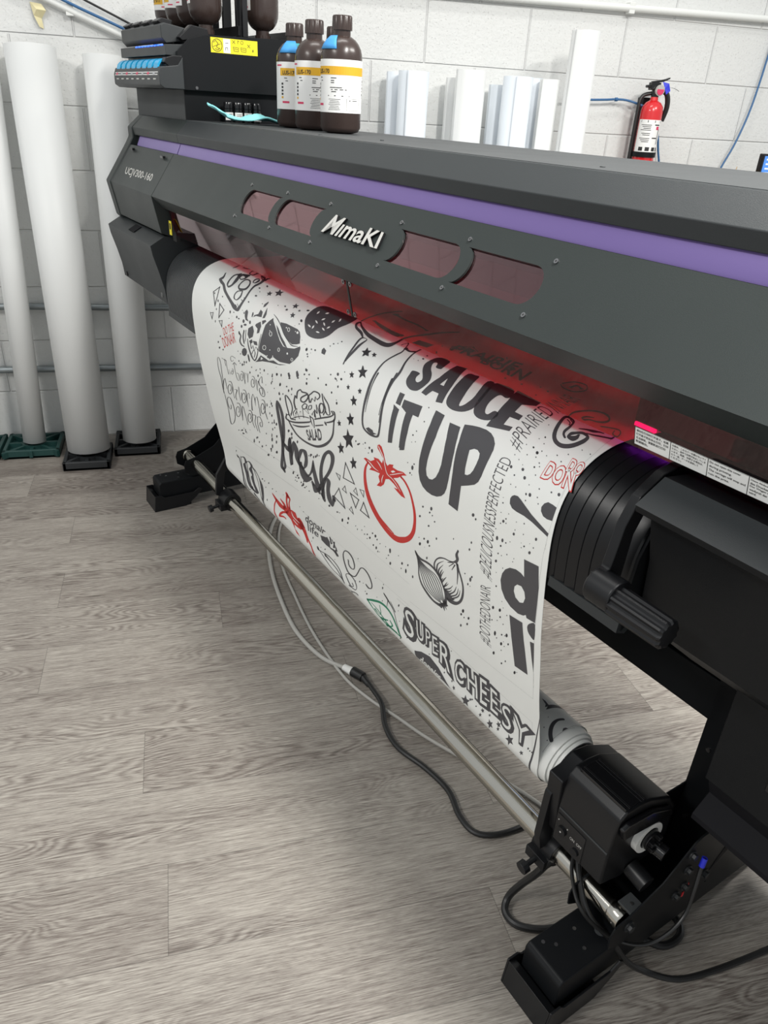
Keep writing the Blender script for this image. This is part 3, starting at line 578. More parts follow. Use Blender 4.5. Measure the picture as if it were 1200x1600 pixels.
for k in range(7):
    st_ += [(s, -0.001), (s + 0.001, 0.0022), (s + 0.0165, -0.0008), (s + 0.0185, -0.0035)]; s += 0.0195
guide('black_strip_guide', st_, 'black', I1, base=-0.004)
gb = MB().prism([(FP[i][0] - 0.006 if i > 12 else FP[i][0], FP[i][1] - 0.006) for i in [0, 12, 18, 24, 30, 36, 42, 48, 50]] + [(0.470, 0.700), (0.462, 0.69), (0.25, 0.56), (-0.02, 0.56), (-0.02, 0.86)], 0.649, 2.402).build('platen_body', 'satin', PR)
for sa, sb in ((0.652, 0.872), (2.275, 2.40)): MB().prism([(0.4865, 0.705), (0.488, 0.690), (0.470, 0.683), (0.462, 0.69), (0.475, 0.705)], sa, sb).build('guide_hem', 'shell2', PR)
# clamp lever at the right of the platen
lv = empty('clamp_lever', tuple(W(2.40, 0.5, 0.8) - W(1.5, 0.25, 0)), parent=PR)
lvb = MB(); pa = [(2.400, 0.445, 0.905), (2.401, 0.505, 0.885), (2.402, 0.524, 0.845), (2.402, 0.527, 0.80)]
MB().prism([(0.40, 0.925), (0.47, 0.912), (0.503, 0.890), (0.520, 0.855), (0.530, 0.800), (0.548, 0.795), (0.545, 0.780), (0.505, 0.78), (0.50, 0.84), (0.485, 0.872), (0.45, 0.893), (0.40, 0.90)], 2.386, 2.400).build('lever_arm', 'black', lv, bevel=0.002)
MB().lathe((2.386, 0.535, 0.776), (1, 0, 0), [(0.019, 0), (0.0225, 0.003), (0.0225, 0.038), (0.021, 0.040)], 28).build('lever_hub', 'black', lv, bevel=0.001)
vs = []; n = 44
for h, kk in ((0, 1), (0.072, 0.95), (0.075, 0.8)):
    for k in range(n): a = 2 * PI * k / n; r = (0.0200 if k % 4 < 2 else 0.0175) * kk; vs.append((2.424 + h, 0.537 + r * math.cos(a), 0.772 + r * math.sin(a)))
fs = [(c * n + k, c * n + (k + 1) % n, (c + 1) * n + (k + 1) % n, (c + 1) * n + k) for c in range(2) for k in range(n)] + [tuple(range(2 * n, 3 * n)), tuple(range(n - 1, -1, -1))]
MB().add(vs, fs).build('ribbed_grip', 'black', lv, smooth=20)
MB().box(2.30, 2.3995, 0.43, 0.432, 0.78, 0.782).build('lever_shaft', 'black', lv)

# ---- stand: legs, feet, channels, beam, electronics box
MB().box(0.55, 2.43, 0.10, 0.20, 0.412, 0.492).build('cross_beam', 'satin', PR, bevel=0.002)
MB().box(0.55, 2.43, 0.05, 0.06, 0.49, 0.66).build('rear_panel', 'dark', PR)
for s0 in (0.480, 2.410):
    s1 = s0 + 0.09; far = s0 < 1
    leg = MB().box(s0, s1, 0.03, 0.20, 0.10, 0.66).build('stand_leg', 'satin', PR, bevel=0.002)
    for z in (0.36, 0.20): MB().cyl((s0 + 0.02, 0.2, z), (s0 + 0.02, 0.203, z), 0.004, 10).build('leg_screw', 'screw', leg)
    # open channel carrying the bar
    ch = [(0.455, 0.150), (0.448, 0.168), (0.415, 0.175), (0.345, 0.205), (0.288, 0.262), (0.270, 0.268), (0.12, 0.268), (0.02, 0.268), (0.02, 0.108), (0.43, 0.108), (0.452, 0.122)]
    b = MB(); b.prism(ch, s1 - 0.003, s1); b.prism(ch, s0, s0 + 0.003); b.box(s0, s1, 0.02, 0.43, 0.107, 0.111)
    c = b.build('bar_channel', 'satin', PR, bevel=0.0008)
    b = MB()
    for t, z, r in ((0.413, 0.150, 0.007), (0.288, 0.236, 0.006), (0.285, 0.198, 0.006), (0.222, 0.145, 0.006), (0.277, 0.151, 0.006), (0.296, 0.140, 0.006)):
        b = MB(); b.cyl((s1, t, z), (s1 + 0.0025, t, z), r * 1.5, 20); b.cyl((s1 + 0.0025, t, z), (s1 + 0.008, t, z), r, 6); b.build('channel_bolt', 'blackbase', c)
    # foot boom with flared shoe
    f = MB().prism([(0.545, 0.040), (0.545, 0.092), (0.538, 0.1), (-0.16, 0.1), (-0.16, 0.03), (0.40, 0.03)], s0 + 0.006, s1 - 0.006).build('foot_boom', 'satin', PR, bevel=0.003)
    b = MB()
    for t, s_ in ((0.52, .02), (0.505, .034), (0.46, .03), (0.47, .062)): b.cyl((s0 + s_, t, 0.1), (s0 + s_, t, 0.1006), 0.0032, 12)
    b.lathe((s0 + 0.055, 0.425, 0.1), (0, 0, 1), [(0.001, 0), (0.010, 0), (0.010, 0.0007), (0.001, 0.0007)], 20, mi=1)
    b.build('boom_holes', ['screw', 'grey'], f)
    sh = MB(); sh.prism([(0.572, 0.0), (0.566, 0.056), (0.548, 0.045), (0.545, 0.0)], s0 - 0.002, s1 + 0.002)
    for sa, sb in ((s0 - 0.006, s0 - 0.002), (s1 + 0.002, s1 + 0.006)):
        sh.prism([(0.572, 0.0), (0.566, 0.058), (0.545, 0.058), (0.535, 0.048), (0.43, 0.048), (0.41, 0.060), (0.40, 0.052), (0.42, 0.03), (0.46, 0.0)], sa, sb)
    sh.box(s0, s1, 0.44, 0.55, 0.0, 0.006);  sh.box(s0 + 0.01, s1 - 0.01, 0.45, 0.53, 0.005, 0.035)
    sh.build('foot_shoe', 'black', PR, bevel=0.001)
    for t in (-0.10, 0.10):
        b = MB(); b.cyl((s0 + 0.02, t, 0.028), (s0 + 0.045, t, 0.028), 0.028, 24); b.box(s0 + 0.01, s0 + 0.055, t - 0.02, t + 0.02, 0.03, 0.10); b.build('caster', 'black', PR)
MB().prism([(-0.05, 0.45), (-0.05, 0.90), (0.3, 0.90), (0.345, 0.86), (0.345, 0.446)], 2.502, 3.0).build('electronics_box', 'satin', PR, bevel=0.002)
MB().prism([(-0.05, 0.36), (-0.05, 0.449), (0.338, 0.449), (0.315, 0.40), (0.344, 0.372), (0.344, 0.362)], 2.502, 3.0).build('box_tray', 'dark', PR, bevel=0.001)  # dark navy tray; the shadow on it is put into its near-black colour
MB().prism([(-0.05, 0.16), (-0.05, 0.361), (0.340, 0.361), (0.20, 0.21), (0.12, 0.16)], 2.512, 2.98).build('box_skirt', 'dark', PR)
MB().box(2.58, 2.68, 0.345, 0.350, 0.50, 0.56).build('box_handle', 'black', PR, bevel=0.015)
b = MB(); b.tube([(2.515, 0.262, 0.133), (2.509, 0.267, 0.128), (2.509, 0.273, 0.122)], 0.0016)
b = MB(); b.box(2.500, 2.5012, 0.262, 0.266, 0.137, 0.148); b.box(2.500, 2.5012, 0.268, 0.272, 0.117, 0.128); b.build('red_ink_marks', 'redmark', PR)
b = MB(); b.prism([(0.16, 0.21), (0.10, 0.21), (0.205, 0.140)], 2.4995, 2.5008); b.build('channel_slot', 'dark', PR)

# ---- take-up unit: bar, arms, drive
bar = MB().cyl((0.474, 0.412, 0.150), (2.478, 0.412, 0.150), 0.0195, 40).build('take_up_bar', 'chrome', PR)
for s in (0.474, 2.466): MB().lathe((s, 0.412, 0.150), (1, 0, 0), [(0.0200, 0), (0.0210, 0.003), (0.0210, 0.022), (0.0200, 0.024)], 32).build('bar_end_cap', 'chrome', bar)
b = MB(); b.box(2.470, 2.499, 0.380, 0.410, 0.168, 0.173); b.cyl((2.485, 0.395, 0.173), (2.485, 0.395, 0.175), 0.003, 10, 1); b.build('bar_end_plate', ['grey', 'inkT'], bar, bevel=0.0006)
b = MB(); b.box(0.60, 2.40, 0.398, 0.400, 0.1632, 0.1645); b.build('bar_groove', 'inkT', bar)
def clampblock(s0, s1, par, back=1):
    b = MB(); b.lathe((s0, 0.412, 0.150), (1, 0, 0), [(0.0196, 0), (0.029, 0), (0.029, s1 - s0), (0.0196, s1 - s0)], 28, closed=True)
    b.box(s0, s1, 0.43, 0.452, 0.128, 0.150); b.cyl(((s0 + s1) / 2, 0.45, 0.138), ((s0 + s1) / 2, 0.472, 0.134), 0.005); b.cyl(((s0 + s1) / 2, 0.470, 0.134), ((s0 + s1) / 2, 0.482, 0.132), 0.012, 10)
    return b.build('bar_clamp', 'black', par, bevel=0.001)
drv = empty('take_up_drive', tuple(W(2.39, 0.4, 0.15) - W(1.5, 0.25, 0)), parent=PR)
clampblock(2.305, 2.350, drv)
MB().prism([(0.430, 0.335), (0.452, 0.30), (0.456, 0.20), (0.448, 0.165), (0.425, 0.165), (0.425, 0.32)], 2.318, 2.332).build('drive_arm', 'black', drv, bevel=0.001)
hp = [(0.445, 0.214), (0.446, 0.285), (0.444, 0.330), (0.438, 0.356), (0.425, 0.3685), (0.398, 0.3700), (0.372, 0.366), (0.318, 0.340), (0.296, 0.310), (0.292, 0.240), (0.330, 0.205), (0.395, 0.200)]
drvb = MB().prism(hp, 2.345, 2.452).build('drive_housing', 'black', drv, bevel=0.004, seg=3)
MB().prism([(0.452, 0.345), (0.430, 0.350), (0.405, 0.3655), (0.37, 0.360), (0.31, 0.33), (0.30, 0.29), (0.34, 0.23), (0.44, 0.22), (0.448, 0.28)], 2.318, 2.348).build('drive_front_shell', 'black', drv, bevel=0.003)
b = MB()
for t in (0.426, 0.419, 0.392, 0.386): b.box(2.357, 2.449, t - 0.0015, t + 0.0015, 0.3665 if t > .4 else 0.366, 0.3725 if t > .4 else 0.371)
b.box(2.357, 2.448, 0.395, 0.4165, 0.3685, 0.3712); b.build('drive_top_ridges', 'gloss', drv, bevel=0.0006)
b = MB(); b.box(2.35, 2.45, 0.4450, 0.4468, 0.2855, 0.2885); b.build('housing_seam', 'grey', drv)
b = MB(); b.prism([(0.4470, 0.276), (0.4462, 0.216), (0.4452, 0.216), (0.4452, 0.276)], 2.350, 2.410)
b.cyl((2.364, 0.446, 0.246), (2.364, 0.450, 0.246), 0.009, 20, 1); b.cyl((2.396, 0.446, 0.230), (2.396, 0.449, 0.230), 0.007, 20, 1)
b.cyl((2.354, 0.4467, 0.264), (2.354, 0.4475, 0.264), 0.0011, 8, 2); b.cyl((2.374, 0.4467, 0.260), (2.374, 0.4475, 0.260), 0.0011, 8, 2); b.cyl((2.364, 0.45, 0.246), (2.364, 0.4506, 0.246), 0.0016, 8, 2)
text_on(b, 'ON  OFF', [(2.382, 0.4472, 0.254), (2.407, 0.4472, 0.254), (2.407, 0.4472, 0.248), (2.382, 0.4472, 0.248)], 2, lift=0.0004); b.build('switch_panel', ['gloss', 'black', 'silver'], drv)
b = MB(); b.prism([(0.440, 0.345), (0.425, 0.352), (0.37, 0.348), (0.318, 0.325), (0.31, 0.305), (0.43, 0.318)], 2.452, 2.462); b.build('drive_end_hood', 'gloss', drv, bevel=0.004)
AX = (0.362, 0.283)
MB().lathe((2.452, *AX), (1, 0, 0), [(0.020, 0), (0.030, 0), (0.030, 0.010), (0.020, 0.010)], 36, closed=True).build('white_collar', 'whiteplastic', drv)
b = MB(); b.cyl((2.455, *AX), (2.470, *AX), 0.018, 24)
for k in range(4): a = PI / 2 * k + 0.5; b.box(2.458, 2.478, AX[0] + 0.012 * math.cos(a) - 0.004, AX[0] + 0.012 * math.cos(a) + 0.004, AX[1] + 0.012 * math.sin(a) - 0.004, AX[1] + 0.012 * math.sin(a) + 0.004)
b.cyl((2.465, AX[0] - 0.01, AX[1] - 0.018), (2.488, AX[0] - 0.014, AX[1] - 0.02), 0.013, 20, 0); b.build('spindle_knob', 'gloss', drv, bevel=0.001)
b = MB(); b.cyl((2.452, 0.372, 0.21), (2.487, 0.372, 0.205), 0.016, 20); b.build('motor_can', 'black', drv)
# far end arm and core holder
ta = empty('take_up_arm', tuple(W(0.89, 0.41, 0.15) - W(1.5, 0.25, 0)), parent=PR)
clampblock(0.845, 0.895, ta)
MB().prism([(0.385, 0.33), (0.40, 0.30), (0.442, 0.235), (0.448, 0.165), (0.43, 0.155), (0.425, 0.17), (0.415, 0.24), (0.37, 0.26), (0.33, 0.26), (0.33, 0.32)], 0.838, 0.850).build('arm_plate', 'black', ta, bevel=0.001)
MB().cyl((0.838, *AX), (0.90, *AX), 0.036, 28).build('core_holder', 'black', ta, bevel=0.002)

# ---- ink station on the roof
IS = empty('ink_station', tuple(W(0.4, 0.2, 1.213) - W(1.5, 0.25, 0)), parent=PR)
MB().prism([(-0.02, 1.2085), (0.380, 1.2085), (0.380, 1.285), (-0.02, 1.285)], 0.175, 0.610).build('station_pedestal', 'grey', IS, bevel=0.001)
MB().prism([(-0.02, 1.2085), (0.3795, 1.2085), (0.3795, 1.285), (-0.02, 1.285)], 0.6102, 0.6132).build('pedestal_side', 'satin', IS)
side = [(0.07, 1.284), (0.418, 1.284), (0.430, 1.295), (0.430, 1.342), (0.398, 1.345), (0.398, 1.372), (0.366, 1.402), (0.318, 1.415), (0.07, 1.4225), (-0.01, 1.4225), (-0.01, 1.284)]
MB().prism(side[:6] + [(0.366, 1.395), (0.318, 1.4035), (-0.01, 1.4035), (-0.01, 1.284)], 0.180, 0.628).build('station_case', 'shell2', IS, bevel=0.0015)
sd = MB().prism(side, 0.6285, 0.632).build('side_panel', 'satin', IS, bevel=0.0006)
b = MB(); 
for t, z in ((0.35, 1.290), (0.405, 1.31)): b.cyl((0.632, t, z), (0.634, t, z), 0.004, 14, 0)
b.lathe((0.632, 0.418, 1.293), (1, 0, 0), [(0.002, 0), (0.006, 0), (0.006, 0.003), (0.002, 0.003)], 18, mi=1, closed=True); b.build('side_screws', ['screw', 'label'], IS)
def onsd(t, z): return (0.6322, t, z)
b = MB(); Z1, Z0 = 1.4115, 1.3765; T0, T1 = 0.304, 0.168
def sp_(t0, t1, z0, z1, mi, l=0.0): b.add([(0.6324 + l, t0, z0), (0.6324 + l, t1, z0), (0.6324 + l, t1, z1), (0.6324 + l, t0, z1)], [(0, 1, 2, 3)], mi)
sp_(T0, T1, Z0, Z1, 0); sp_(0.268, 0.248, Z0 + 0.001, Z1 - 0.001, 1, 0.0002)
ring = [(0.6328, 0.286 + 0.0150 * math.cos(a), 1.394 + 0.0150 * math.sin(a)) for a in [2 * PI * k / 24 for k in range(24)]] + [(0.6328, 0.286 + 0.0136 * math.cos(a), 1.394 + 0.0136 * math.sin(a)) for a in [2 * PI * k / 24 for k in range(24)]]
b.add(ring, [(k, (k + 1) % 24, 24 + (k + 1) % 24, 24 + k) for k in range(24)], 2)
def stroke(pts, wd, mi=2, l=0.0005):
    for (a, c) in zip(pts[:-1], pts[1:]):
        d = Vector((c[0] - a[0], c[1] - a[1])); L = d.length or 1; n_ = Vector((-d.y, d.x)) / L * wd / 2
        b.add([(0.6324 + l, a[0] + n_.x, a[1] + n_.y), (0.6324 + l, c[0] + n_.x, c[1] + n_.y), (0.6324 + l, c[0] - n_.x, c[1] - n_.y), (0.6324 + l, a[0] - n_.x, a[1] - n_.y)], [(0, 1, 2, 3)], mi)
stroke([(0.296, 1.400), (0.290, 1.405), (0.283, 1.398), (0.288, 1.390), (0.279, 1.386)], 0.0012); stroke([(0.292, 1.386), (0.284, 1.383), (0.278, 1.388)], 0.0012); stroke([(0.298, 1.390), (0.275, 1.398)], 0.001)
for cx, cz in ((0.238, 1.405), (0.194, 1.398)): stroke([(cx - 0.004, cz - 0.004), (cx + 0.004, cz + 0.004)], 0.0009); stroke([(cx - 0.004, cz + 0.004), (cx + 0.004, cz - 0.004)], 0.0009)
stroke([(0.214 + 0.004 * math.cos(a), 1.405 + 0.004 * math.sin(a)) for a in [PI / 5 * k for k in range(11)]], 0.0008)
stroke([(0.226, 1.401), (0.226, 1.409), (0.222, 1.407)], 0.0009)
for cx in (0.232, 0.210): stroke([(cx - 0.008, 1.392), (cx + 0.008, 1.393), (cx + 0.006, 1.384), (cx - 0.007, 1.383), (cx - 0.008, 1.392)], 0.0008); stroke([(cx - 0.006, 1.388), (cx + 0.006, 1.389)], 0.0008)
stroke([(0.262, 1.400), (0.254, 1.401)], 0.001); stroke([(0.262, 1.384), (0.262, 1.390), (0.256, 1.390), (0.256, 1.384)], 0.001); stroke([(0.184, 1.386), (0.182, 1.391), (0.180, 1.386), (0.184, 1.386)], 0.001)
b.build('yellow_handling_label', ['yellow', 'label', 'inkT'], IS, smooth=0)
# chip slots at the front of the station
sl = MB().prism([(0.385, 1.284), (0.440, 1.284), (0.452, 1.292), (0.452, 1.318), (0.446, 1.334), (0.400, 1.340), (0.385, 1.36)], 0.200, 0.636).build('slot_block', 'shell2', IS, bevel=0.002)
b = MB()
b.add([(0.215, 0.4526, 1.3145), (0.622, 0.4526, 1.3145), (0.622, 0.4506, 1.3225), (0.215, 0.4506, 1.3225)], [(0, 1, 2, 3)], 0)
cols = ['inkT', 'label']
for k in range(8):
    s = 0.228 + k * 0.0505; b.add([(s, 0.4530, 1.316), (s + 0.018, 0.4530, 1.316), (s + 0.018, 0.4510, 1.3215), (s, 0.4510, 1.3215)], [(0, 1, 2, 3)], 1 if k % 2 else 2)
    b.box(s + 0.004, s + 0.026, 0.4515, 0.4535, 1.304, 1.307, 3)
b.build('slot_labels', ['label', 'paperin', 'crimson', 'silver'], IS, smooth=0)
for k in range(8):
    s = 0.222 + k * 0.0505; b = MB(); r0, r1 = 0.024, 0.019; vs = []; n = 10
    for k2 in range(n + 1):
        a = math.radians(-5 + 110 * k2 / n)
        for rr in (r0, r1):
            for ds in (0, 0.034): vs.append((s + ds, 0.422 + rr * math.cos(a) * 1.05, 1.331 + rr * math.sin(a)))
    fs = []
    for i in range(n):
        q = 4 * i; fs += [(q, q + 1, q + 5, q + 4), (q + 2, q + 6, q + 7, q + 3), (q, q + 4, q + 6, q + 2), (q + 1, q + 3, q + 7, q + 5)]
    fs += [(0, 2, 3, 1), (4 * n, 4 * n + 1, 4 * n + 3, 4 * n + 2)]
    b.add(vs, fs); b.build('blue_slot_tab', 'cyan', IS)
MB().prism([(0.385, 1.333), (0.420, 1.333), (0.436, 1.345), (0.430, 1.356), (0.41, 1.362), (0.385, 1.362)], 0.604, 0.634).build('slot_end_guard', 'black', IS, bevel=0.002)
MB().prism([(0.36, 1.362), (0.425, 1.362), (0.425, 1.386), (0.36, 1.390)], 0.205, 0.620).build('slot_header', 'shell2', IS, bevel=0.001)
b = MB()
for k in range(9): b.box(0.36 + k * 0.028, 0.38 + k * 0.028, 0.4252, 0.4262, 1.3835, 1.3865)
b.build('status_lights', 'led', IS)
# hinged lids over the slots
b = MB(); b.prism([(0.320, 1.405), (0.412, 1.390), (0.424, 1.402), (0.425, 1.430), (0.415, 1.436), (0.385, 1.432), (0.34, 1.425), (0.32, 1.425)], 0.225, 0.592); b.build('slot_lids', 'shell2', IS, bevel=0.002)
for s in (0.235, 0.325, 0.415, 0.505): MB().prism([(0.385, 1.430), (0.415, 1.436), (0.422, 1.441), (0.408, 1.449), (0.38, 1.445)], s, s + 0.055).build('lid_tab', 'black', IS, bevel=0.002)
b = MB(); b.prism([(0.300, 1.41), (0.375, 1.398), (0.385, 1.405), (0.350, 1.436), (0.305, 1.430)], 0.592, 0.616); b.build('lid_end', 'black', IS, bevel=0.002)
for k in range(4):
    for t in (0.105, 0.275): MB().lathe((0.245 + k * 0.095, t, 1.4035), (0, 0, 1), [(0.022, 0), (0.030, 0), (0.034, 0.018), (0.026, 0.018)], 20, closed=True).build('bottle_socket', 'black', IS)
for s in (0.29, 0.385, 0.48, 0.575): MB().box(s - 0.006, s + 0.006, 0.18, 0.205, 1.40, 1.56).build('bottle_divider', 'black', IS, bevel=0.001)
b = MB()
for t in (0.045, 0.205): b.box(0.20, 0.60, t - 0.004, t + 0.004, 1.4225, 1.446)
b.box(0.60, 0.612, 0.185, 0.20, 1.42, 1.60); b.build('bottle_rail', 'black', IS, bevel=0.001)
b = MB(); b.box(0.615, 0.632, -0.06, -0.01, 1.395, 1.418); b.tube([(0.62, -0.01, 1.40), (0.63, -0.07, 1.37), (0.63, -0.075, 1.30), (0.63, -0.06, 1.22)], 0.006); b.box(0.612, 0.640, 0.03, 0.05, 1.25, 1.31); b.build('station_hinge', 'black', IS, bevel=0.002)

# ---- ink bottles (one built, the rest copied)
def copy_tree(o, parent=None):
    c = o.copy(); COL.objects.link(c); c.parent = parent
    for ch_ in [x for x in bpy.data.objects if x.parent == o and x != c]: copy_tree(ch_, c)
    return c
R0 = 0.0465
def make_bottle(band=True):
    e = empty('ink_bottle', (0, 0, 0)); prof = [(0.030, 0.0), (0.041, 0.003), (R0, 0.012), (R0, 0.148), (0.0457, 0.158), (0.0430, 0.168), (0.038, 0.177), (0.031, 0.185), (0.023, 0.190), (0.019, 0.192), (0.019, 0.206)]
    bd = MB(ID).lathe((0, 0, 0), (0, 0, 1), prof, 48).build('bottle_body', 'brown', e, smooth=50)
    cp = MB(ID); vs = []; n = 60
    for h, k_ in ((0.203, 1), (0.208, 1.0), (0.228, 0.97), (0.2305, 0.90)):
        for k in range(n): a = 2 * PI * k / n; r = 0.0225 * k_ * (1 if k % 5 else 0.955); vs.append((r * math.cos(a), r * math.sin(a), h))
    cp.add(vs, [(c * n + k, c * n + (k + 1) % n, (c + 1) * n + (k + 1) % n, (c + 1) * n + k) for c in range(3) for k in range(n)] + [tuple(range(3 * n, 4 * n)), tuple(range(n - 1, -1, -1))])
    cp.build('bottle_cap', 'brown', e, smooth=30)
    lab = wrap('bottle_label', R0 + 0.0006, -110, 118, 0.042, 0.146, 'label', e, ctr=(0, 0), n=40)
    b = MB(ID); c0 = (0, 0); r = R0 + 0.0009
    onarc(b, r, 5, 175, 0.1160, 0.0165, 0, 24, c0)
    for k in range(26):
        onarc(b, r, 103, 11, 0.052 + k * 0.0030, random.choice([0.0008, 0.0014, 0.0019]), 1, 2, c0)
    for k in range(3):
        for zz in (0, 0.0125): onarc(b, r, 88, 13, 0.074 + k * 0.0132 + zz, 0.0005, 1, 2, c0)
        onarc(b, r, 88, 7, 0.078 + k * 0.0132, 0.004, 1, 2, c0)
    for zz, am, da in ((0.109, -15, 16), (0.104, -18, 10), (0.100, -18, 10), (0.0905, -8, 34), (0.0865, 0, 44), (0.0825, -14, 14), (0.0745, 0, 62), (0.110, -62, 10), (0.104, -58, 8)): onarc(b, r, am, da, zz, 0.0016, 1, 3, c0)
    for k in range(7): onarc(b, r, -12, 34 - (k % 3) * 4, 0.0475 + k * 0.0034, 0.0009, 1, 3, c0)
    onarc(b, r, 44, 44, 0.0470, 0.0004, 1, 4, c0); onarc(b, r, 44, 44, 0.0700, 0.0004, 1, 4, c0); onarc(b, r, 22, 0.6, 0.047, 0.023, 1, 1, c0); onarc(b, r, 66, 0.6, 0.047, 0.023, 1, 1, c0)
    onarc(b, r, 48, 16, 0.066, 0.0012, 1, 2, c0); onarc(b, r, 32, 3, 0.0655, 0.002, 1, 1, c0)
    onarc(b, r, -62, 24, 0.0555, 0.0045, 2, 3, c0); onarc(b, r, -88, 22, 0.137, 0.003, 2, 3, c0)
    for k in range(5): onarc(b, r, -74, 7, 0.066 + k * 0.0075, 0.0045, 1 if k else 0, 2, c0)
    b.build('label_print', ['amber', 'inkT', 'crimson'], lab, smooth=0)
    # band text, set on the curve
    vs_, fs_ = text_tris('LUS-170', 0.02); tb = MB(ID); tv = []
    for u, v in vs_:
        a = math.radians(-72 + 44 * u); tv.append(((R0 + 0.0012) * math.cos(a), (R0 + 0.0012) * math.sin(a), 0.1185 + 0.0085 * v))
    tb.add(tv, fs_); tb.build('band_text', 'inkT', lab, smooth=0)
    return e
bott = make_bottle()
def place(o, s, t, z, deg, flip=False, label=None, group=None):
    o.location = W(s, t, z); o.rotation_euler = (PI if flip else 0, 0, math.radians(deg))
    if label: o['label'] = label; o['category'] = 'bottle'
    if group: o['group'] = group
    return o
GB = 'brown ink bottles standing on the printer roof'
b2 = copy_tree(bott); b3 = copy_tree(bott); b4 = copy_tree(bott)
# camera-facing direction of each label is a little left of the camera
for o, s, t, deg, lb_ in ((bott, 1.165, 0.203, -108, 'brown ink bottle at the right front of the cluster, its barcode in full view'), (b2, 1.015, 0.193, -82, 'brown ink bottle in the middle of the three front bottles'),
                        (b3, 0.885, 0.180, -66, 'brown ink bottle at the left of the cluster, blue tape at its neck'), (b4, 0.915, 0.080, -66, 'brown ink bottle hidden behind the others, only its cap showing')):
    place(o, s, t, 1.2105, deg, False, lb_, GB)
# masking tape sleeves wrapped over two shoulders
def shoulder_tape(s, t, deg, m, name, lab, h0=0.166, h1=0.199, a=34, th=0.0015):
    vs = []; n = 8; pr = [(0.0440, 0.164), (0.0400, 0.173), (0.0335, 0.182), (0.0245, 0.190)]
    for i, (r, h) in enumerate(pr):
        for k in range(n + 1):
            an = math.radians(deg + (-a + 2 * a * k / n) * (1 - 0.08 * i)); vs.append(tuple(W(s, t, 1.2105 + h + 0.0018) + Vector(((r + 0.0022) * math.cos(an), (r + 0.0022) * math.sin(an), 0))))
    fs = [(i * (n + 1) + k, i * (n + 1) + k + 1, (i + 1) * (n + 1) + k + 1, (i + 1) * (n + 1) + k) for i in range(3) for k in range(n)]
    o = MB(ID).add(vs, fs, raw=False).build(name, m, smooth=60); o.modifiers.new('t', 'SOLIDIFY').thickness = th; return o
tag(shoulder_tape(1.165, 0.203, -150, 'bluetape', 'masking_tape', ''), 'blue tape on the shoulder of the front right bottle', 'tape', 'blue tape strips on ink bottles')
o = tag(shoulder_tape(0.885, 0.180, -120, 'bluetape', 'masking_tape', ''), 'blue tape with a green sticker on the left bottle of the cluster', 'tape', 'blue tape strips on ink bottles')
b = MB(ID); cA = W(0.885, 0.180, 1.2105)
vs = []
for r, h in ((0.0415, 0.171), (0.0310, 0.185)):
    for k in range(5): an = math.radians(-112 + 38 * k / 4); vs.append(tuple(cA + Vector(((r) * math.cos(an), (r) * math.sin(an), h + 0.002))))
b.add(vs, [(k, k + 1, 6 + k, 5 + k) for k in range(4)]); q = b.build('green_sticker', 'teal', o, smooth=0); q.modifiers.new('t', 'SOLIDIFY').thickness = 0.0004
# upside-down bottles plugged into the station
GI = 'ink bottles plugged upside down into the ink station'
inv = [(0.530, 0.275, 0, 'upside-down brown bottle at the front of the near ink row, domed shoulder in view'), (0.435, 0.275, 20, 'second upside-down bottle of the front row, partly behind the nearest one'), (0.340, 0.275, 40, 'third upside-down bottle of the front ink row'), (0.245, 0.275, 60, 'fourth upside-down bottle, at the left end of the front ink row'),
       (0.530, 0.105, 10, 'upside-down brown bottle standing alone at the right of the ink station')]
for s, t, a, lb_ in inv:
    o = copy_tree(bott); place(o, s, t, 1.4225 + 0.214, 100 + a, True, lb_, GI)
# small jars beside the pedestal
def make_jar():
    e = empty('small_jar', (0, 0, 0)); MB(ID).lathe((0, 0, 0), (0, 0, 1), [(0.0115, 0), (0.0130, 0.002), (0.0130, 0.034), (0.010, 0.037)], 24).build('jar_body', 'gloss', e)
    MB(ID).lathe((0, 0, 0.036), (0, 0, 1), [(0.0128, 0), (0.0128, 0.014), (0.0118, 0.0155)], 24).build('jar_lid', 'gloss', e)
    l = wrap('jar_label', 0.0134, -60, 60, 0.007, 0.026, 'label', e, ctr=(0, 0), n=12); b = MB(ID)
    for z in (0.021, 0.017, 0.013): onarc(b, 0.0137, -5, 60, z, 0.0012, 0, 4, (0, 0))
    b.build('label_print', 'inkT', l, smooth=0); return e
j0 = make_jar(); J = [j0] + [copy_tree(j0) for _ in range(3)]
for o, s, t, lb_ in zip(J, (0.630, 0.633, 0.636, 0.639), (0.266, 0.239, 0.212, 0.185), ('black-lidded jar furthest left of the four small jars, beside the grey pedestal', 'second small black jar from the left, white label toward the cloth', 'third small black jar from the left', 'small black jar nearest the brown bottles, right end of the row')):
    o.location = W(s + 0.012, t, 1.2095); o.rotation_euler = (0, 0, math.radians(-70)); o['label'] = lb_; o['category'] = 'jar'; o['group'] = 'small black jars'
# turquoise wipe
nx, ny = 26, 12; vs = []
for i in range(nx + 1):
    for j in range(ny + 1):
        u, v = i / nx, j / ny; s = 0.690 + 0.105 * v + 0.008 * math.sin(u * 7 + 1) + 0.012 * math.sin(u * 3.1); t = 0.345 - 0.235 * u + 0.012 * math.sin(v * 5)
        z = 1.2175 + 0.009 * (math.sin(u * 11 + v * 4) * 0.5 + 0.5) * (0.25 + 0.75 * v * (1 - v) * 4) + max(0, 0.30 - u) ** 1.3 * 0.17 * (0.25 + 0.75 * (1 - v)) + 0.007 * math.exp(-((u - 0.5) / 0.12) ** 2) + 0.004 * abs(math.sin(v * 9 + u * 5))
        vs.append((s, t, z))
fs = [(i * (ny + 1) + j, (i + 1) * (ny + 1) + j, (i + 1) * (ny + 1) + j + 1, i * (ny + 1) + j + 1) for i in range(nx) for j in range(ny)]
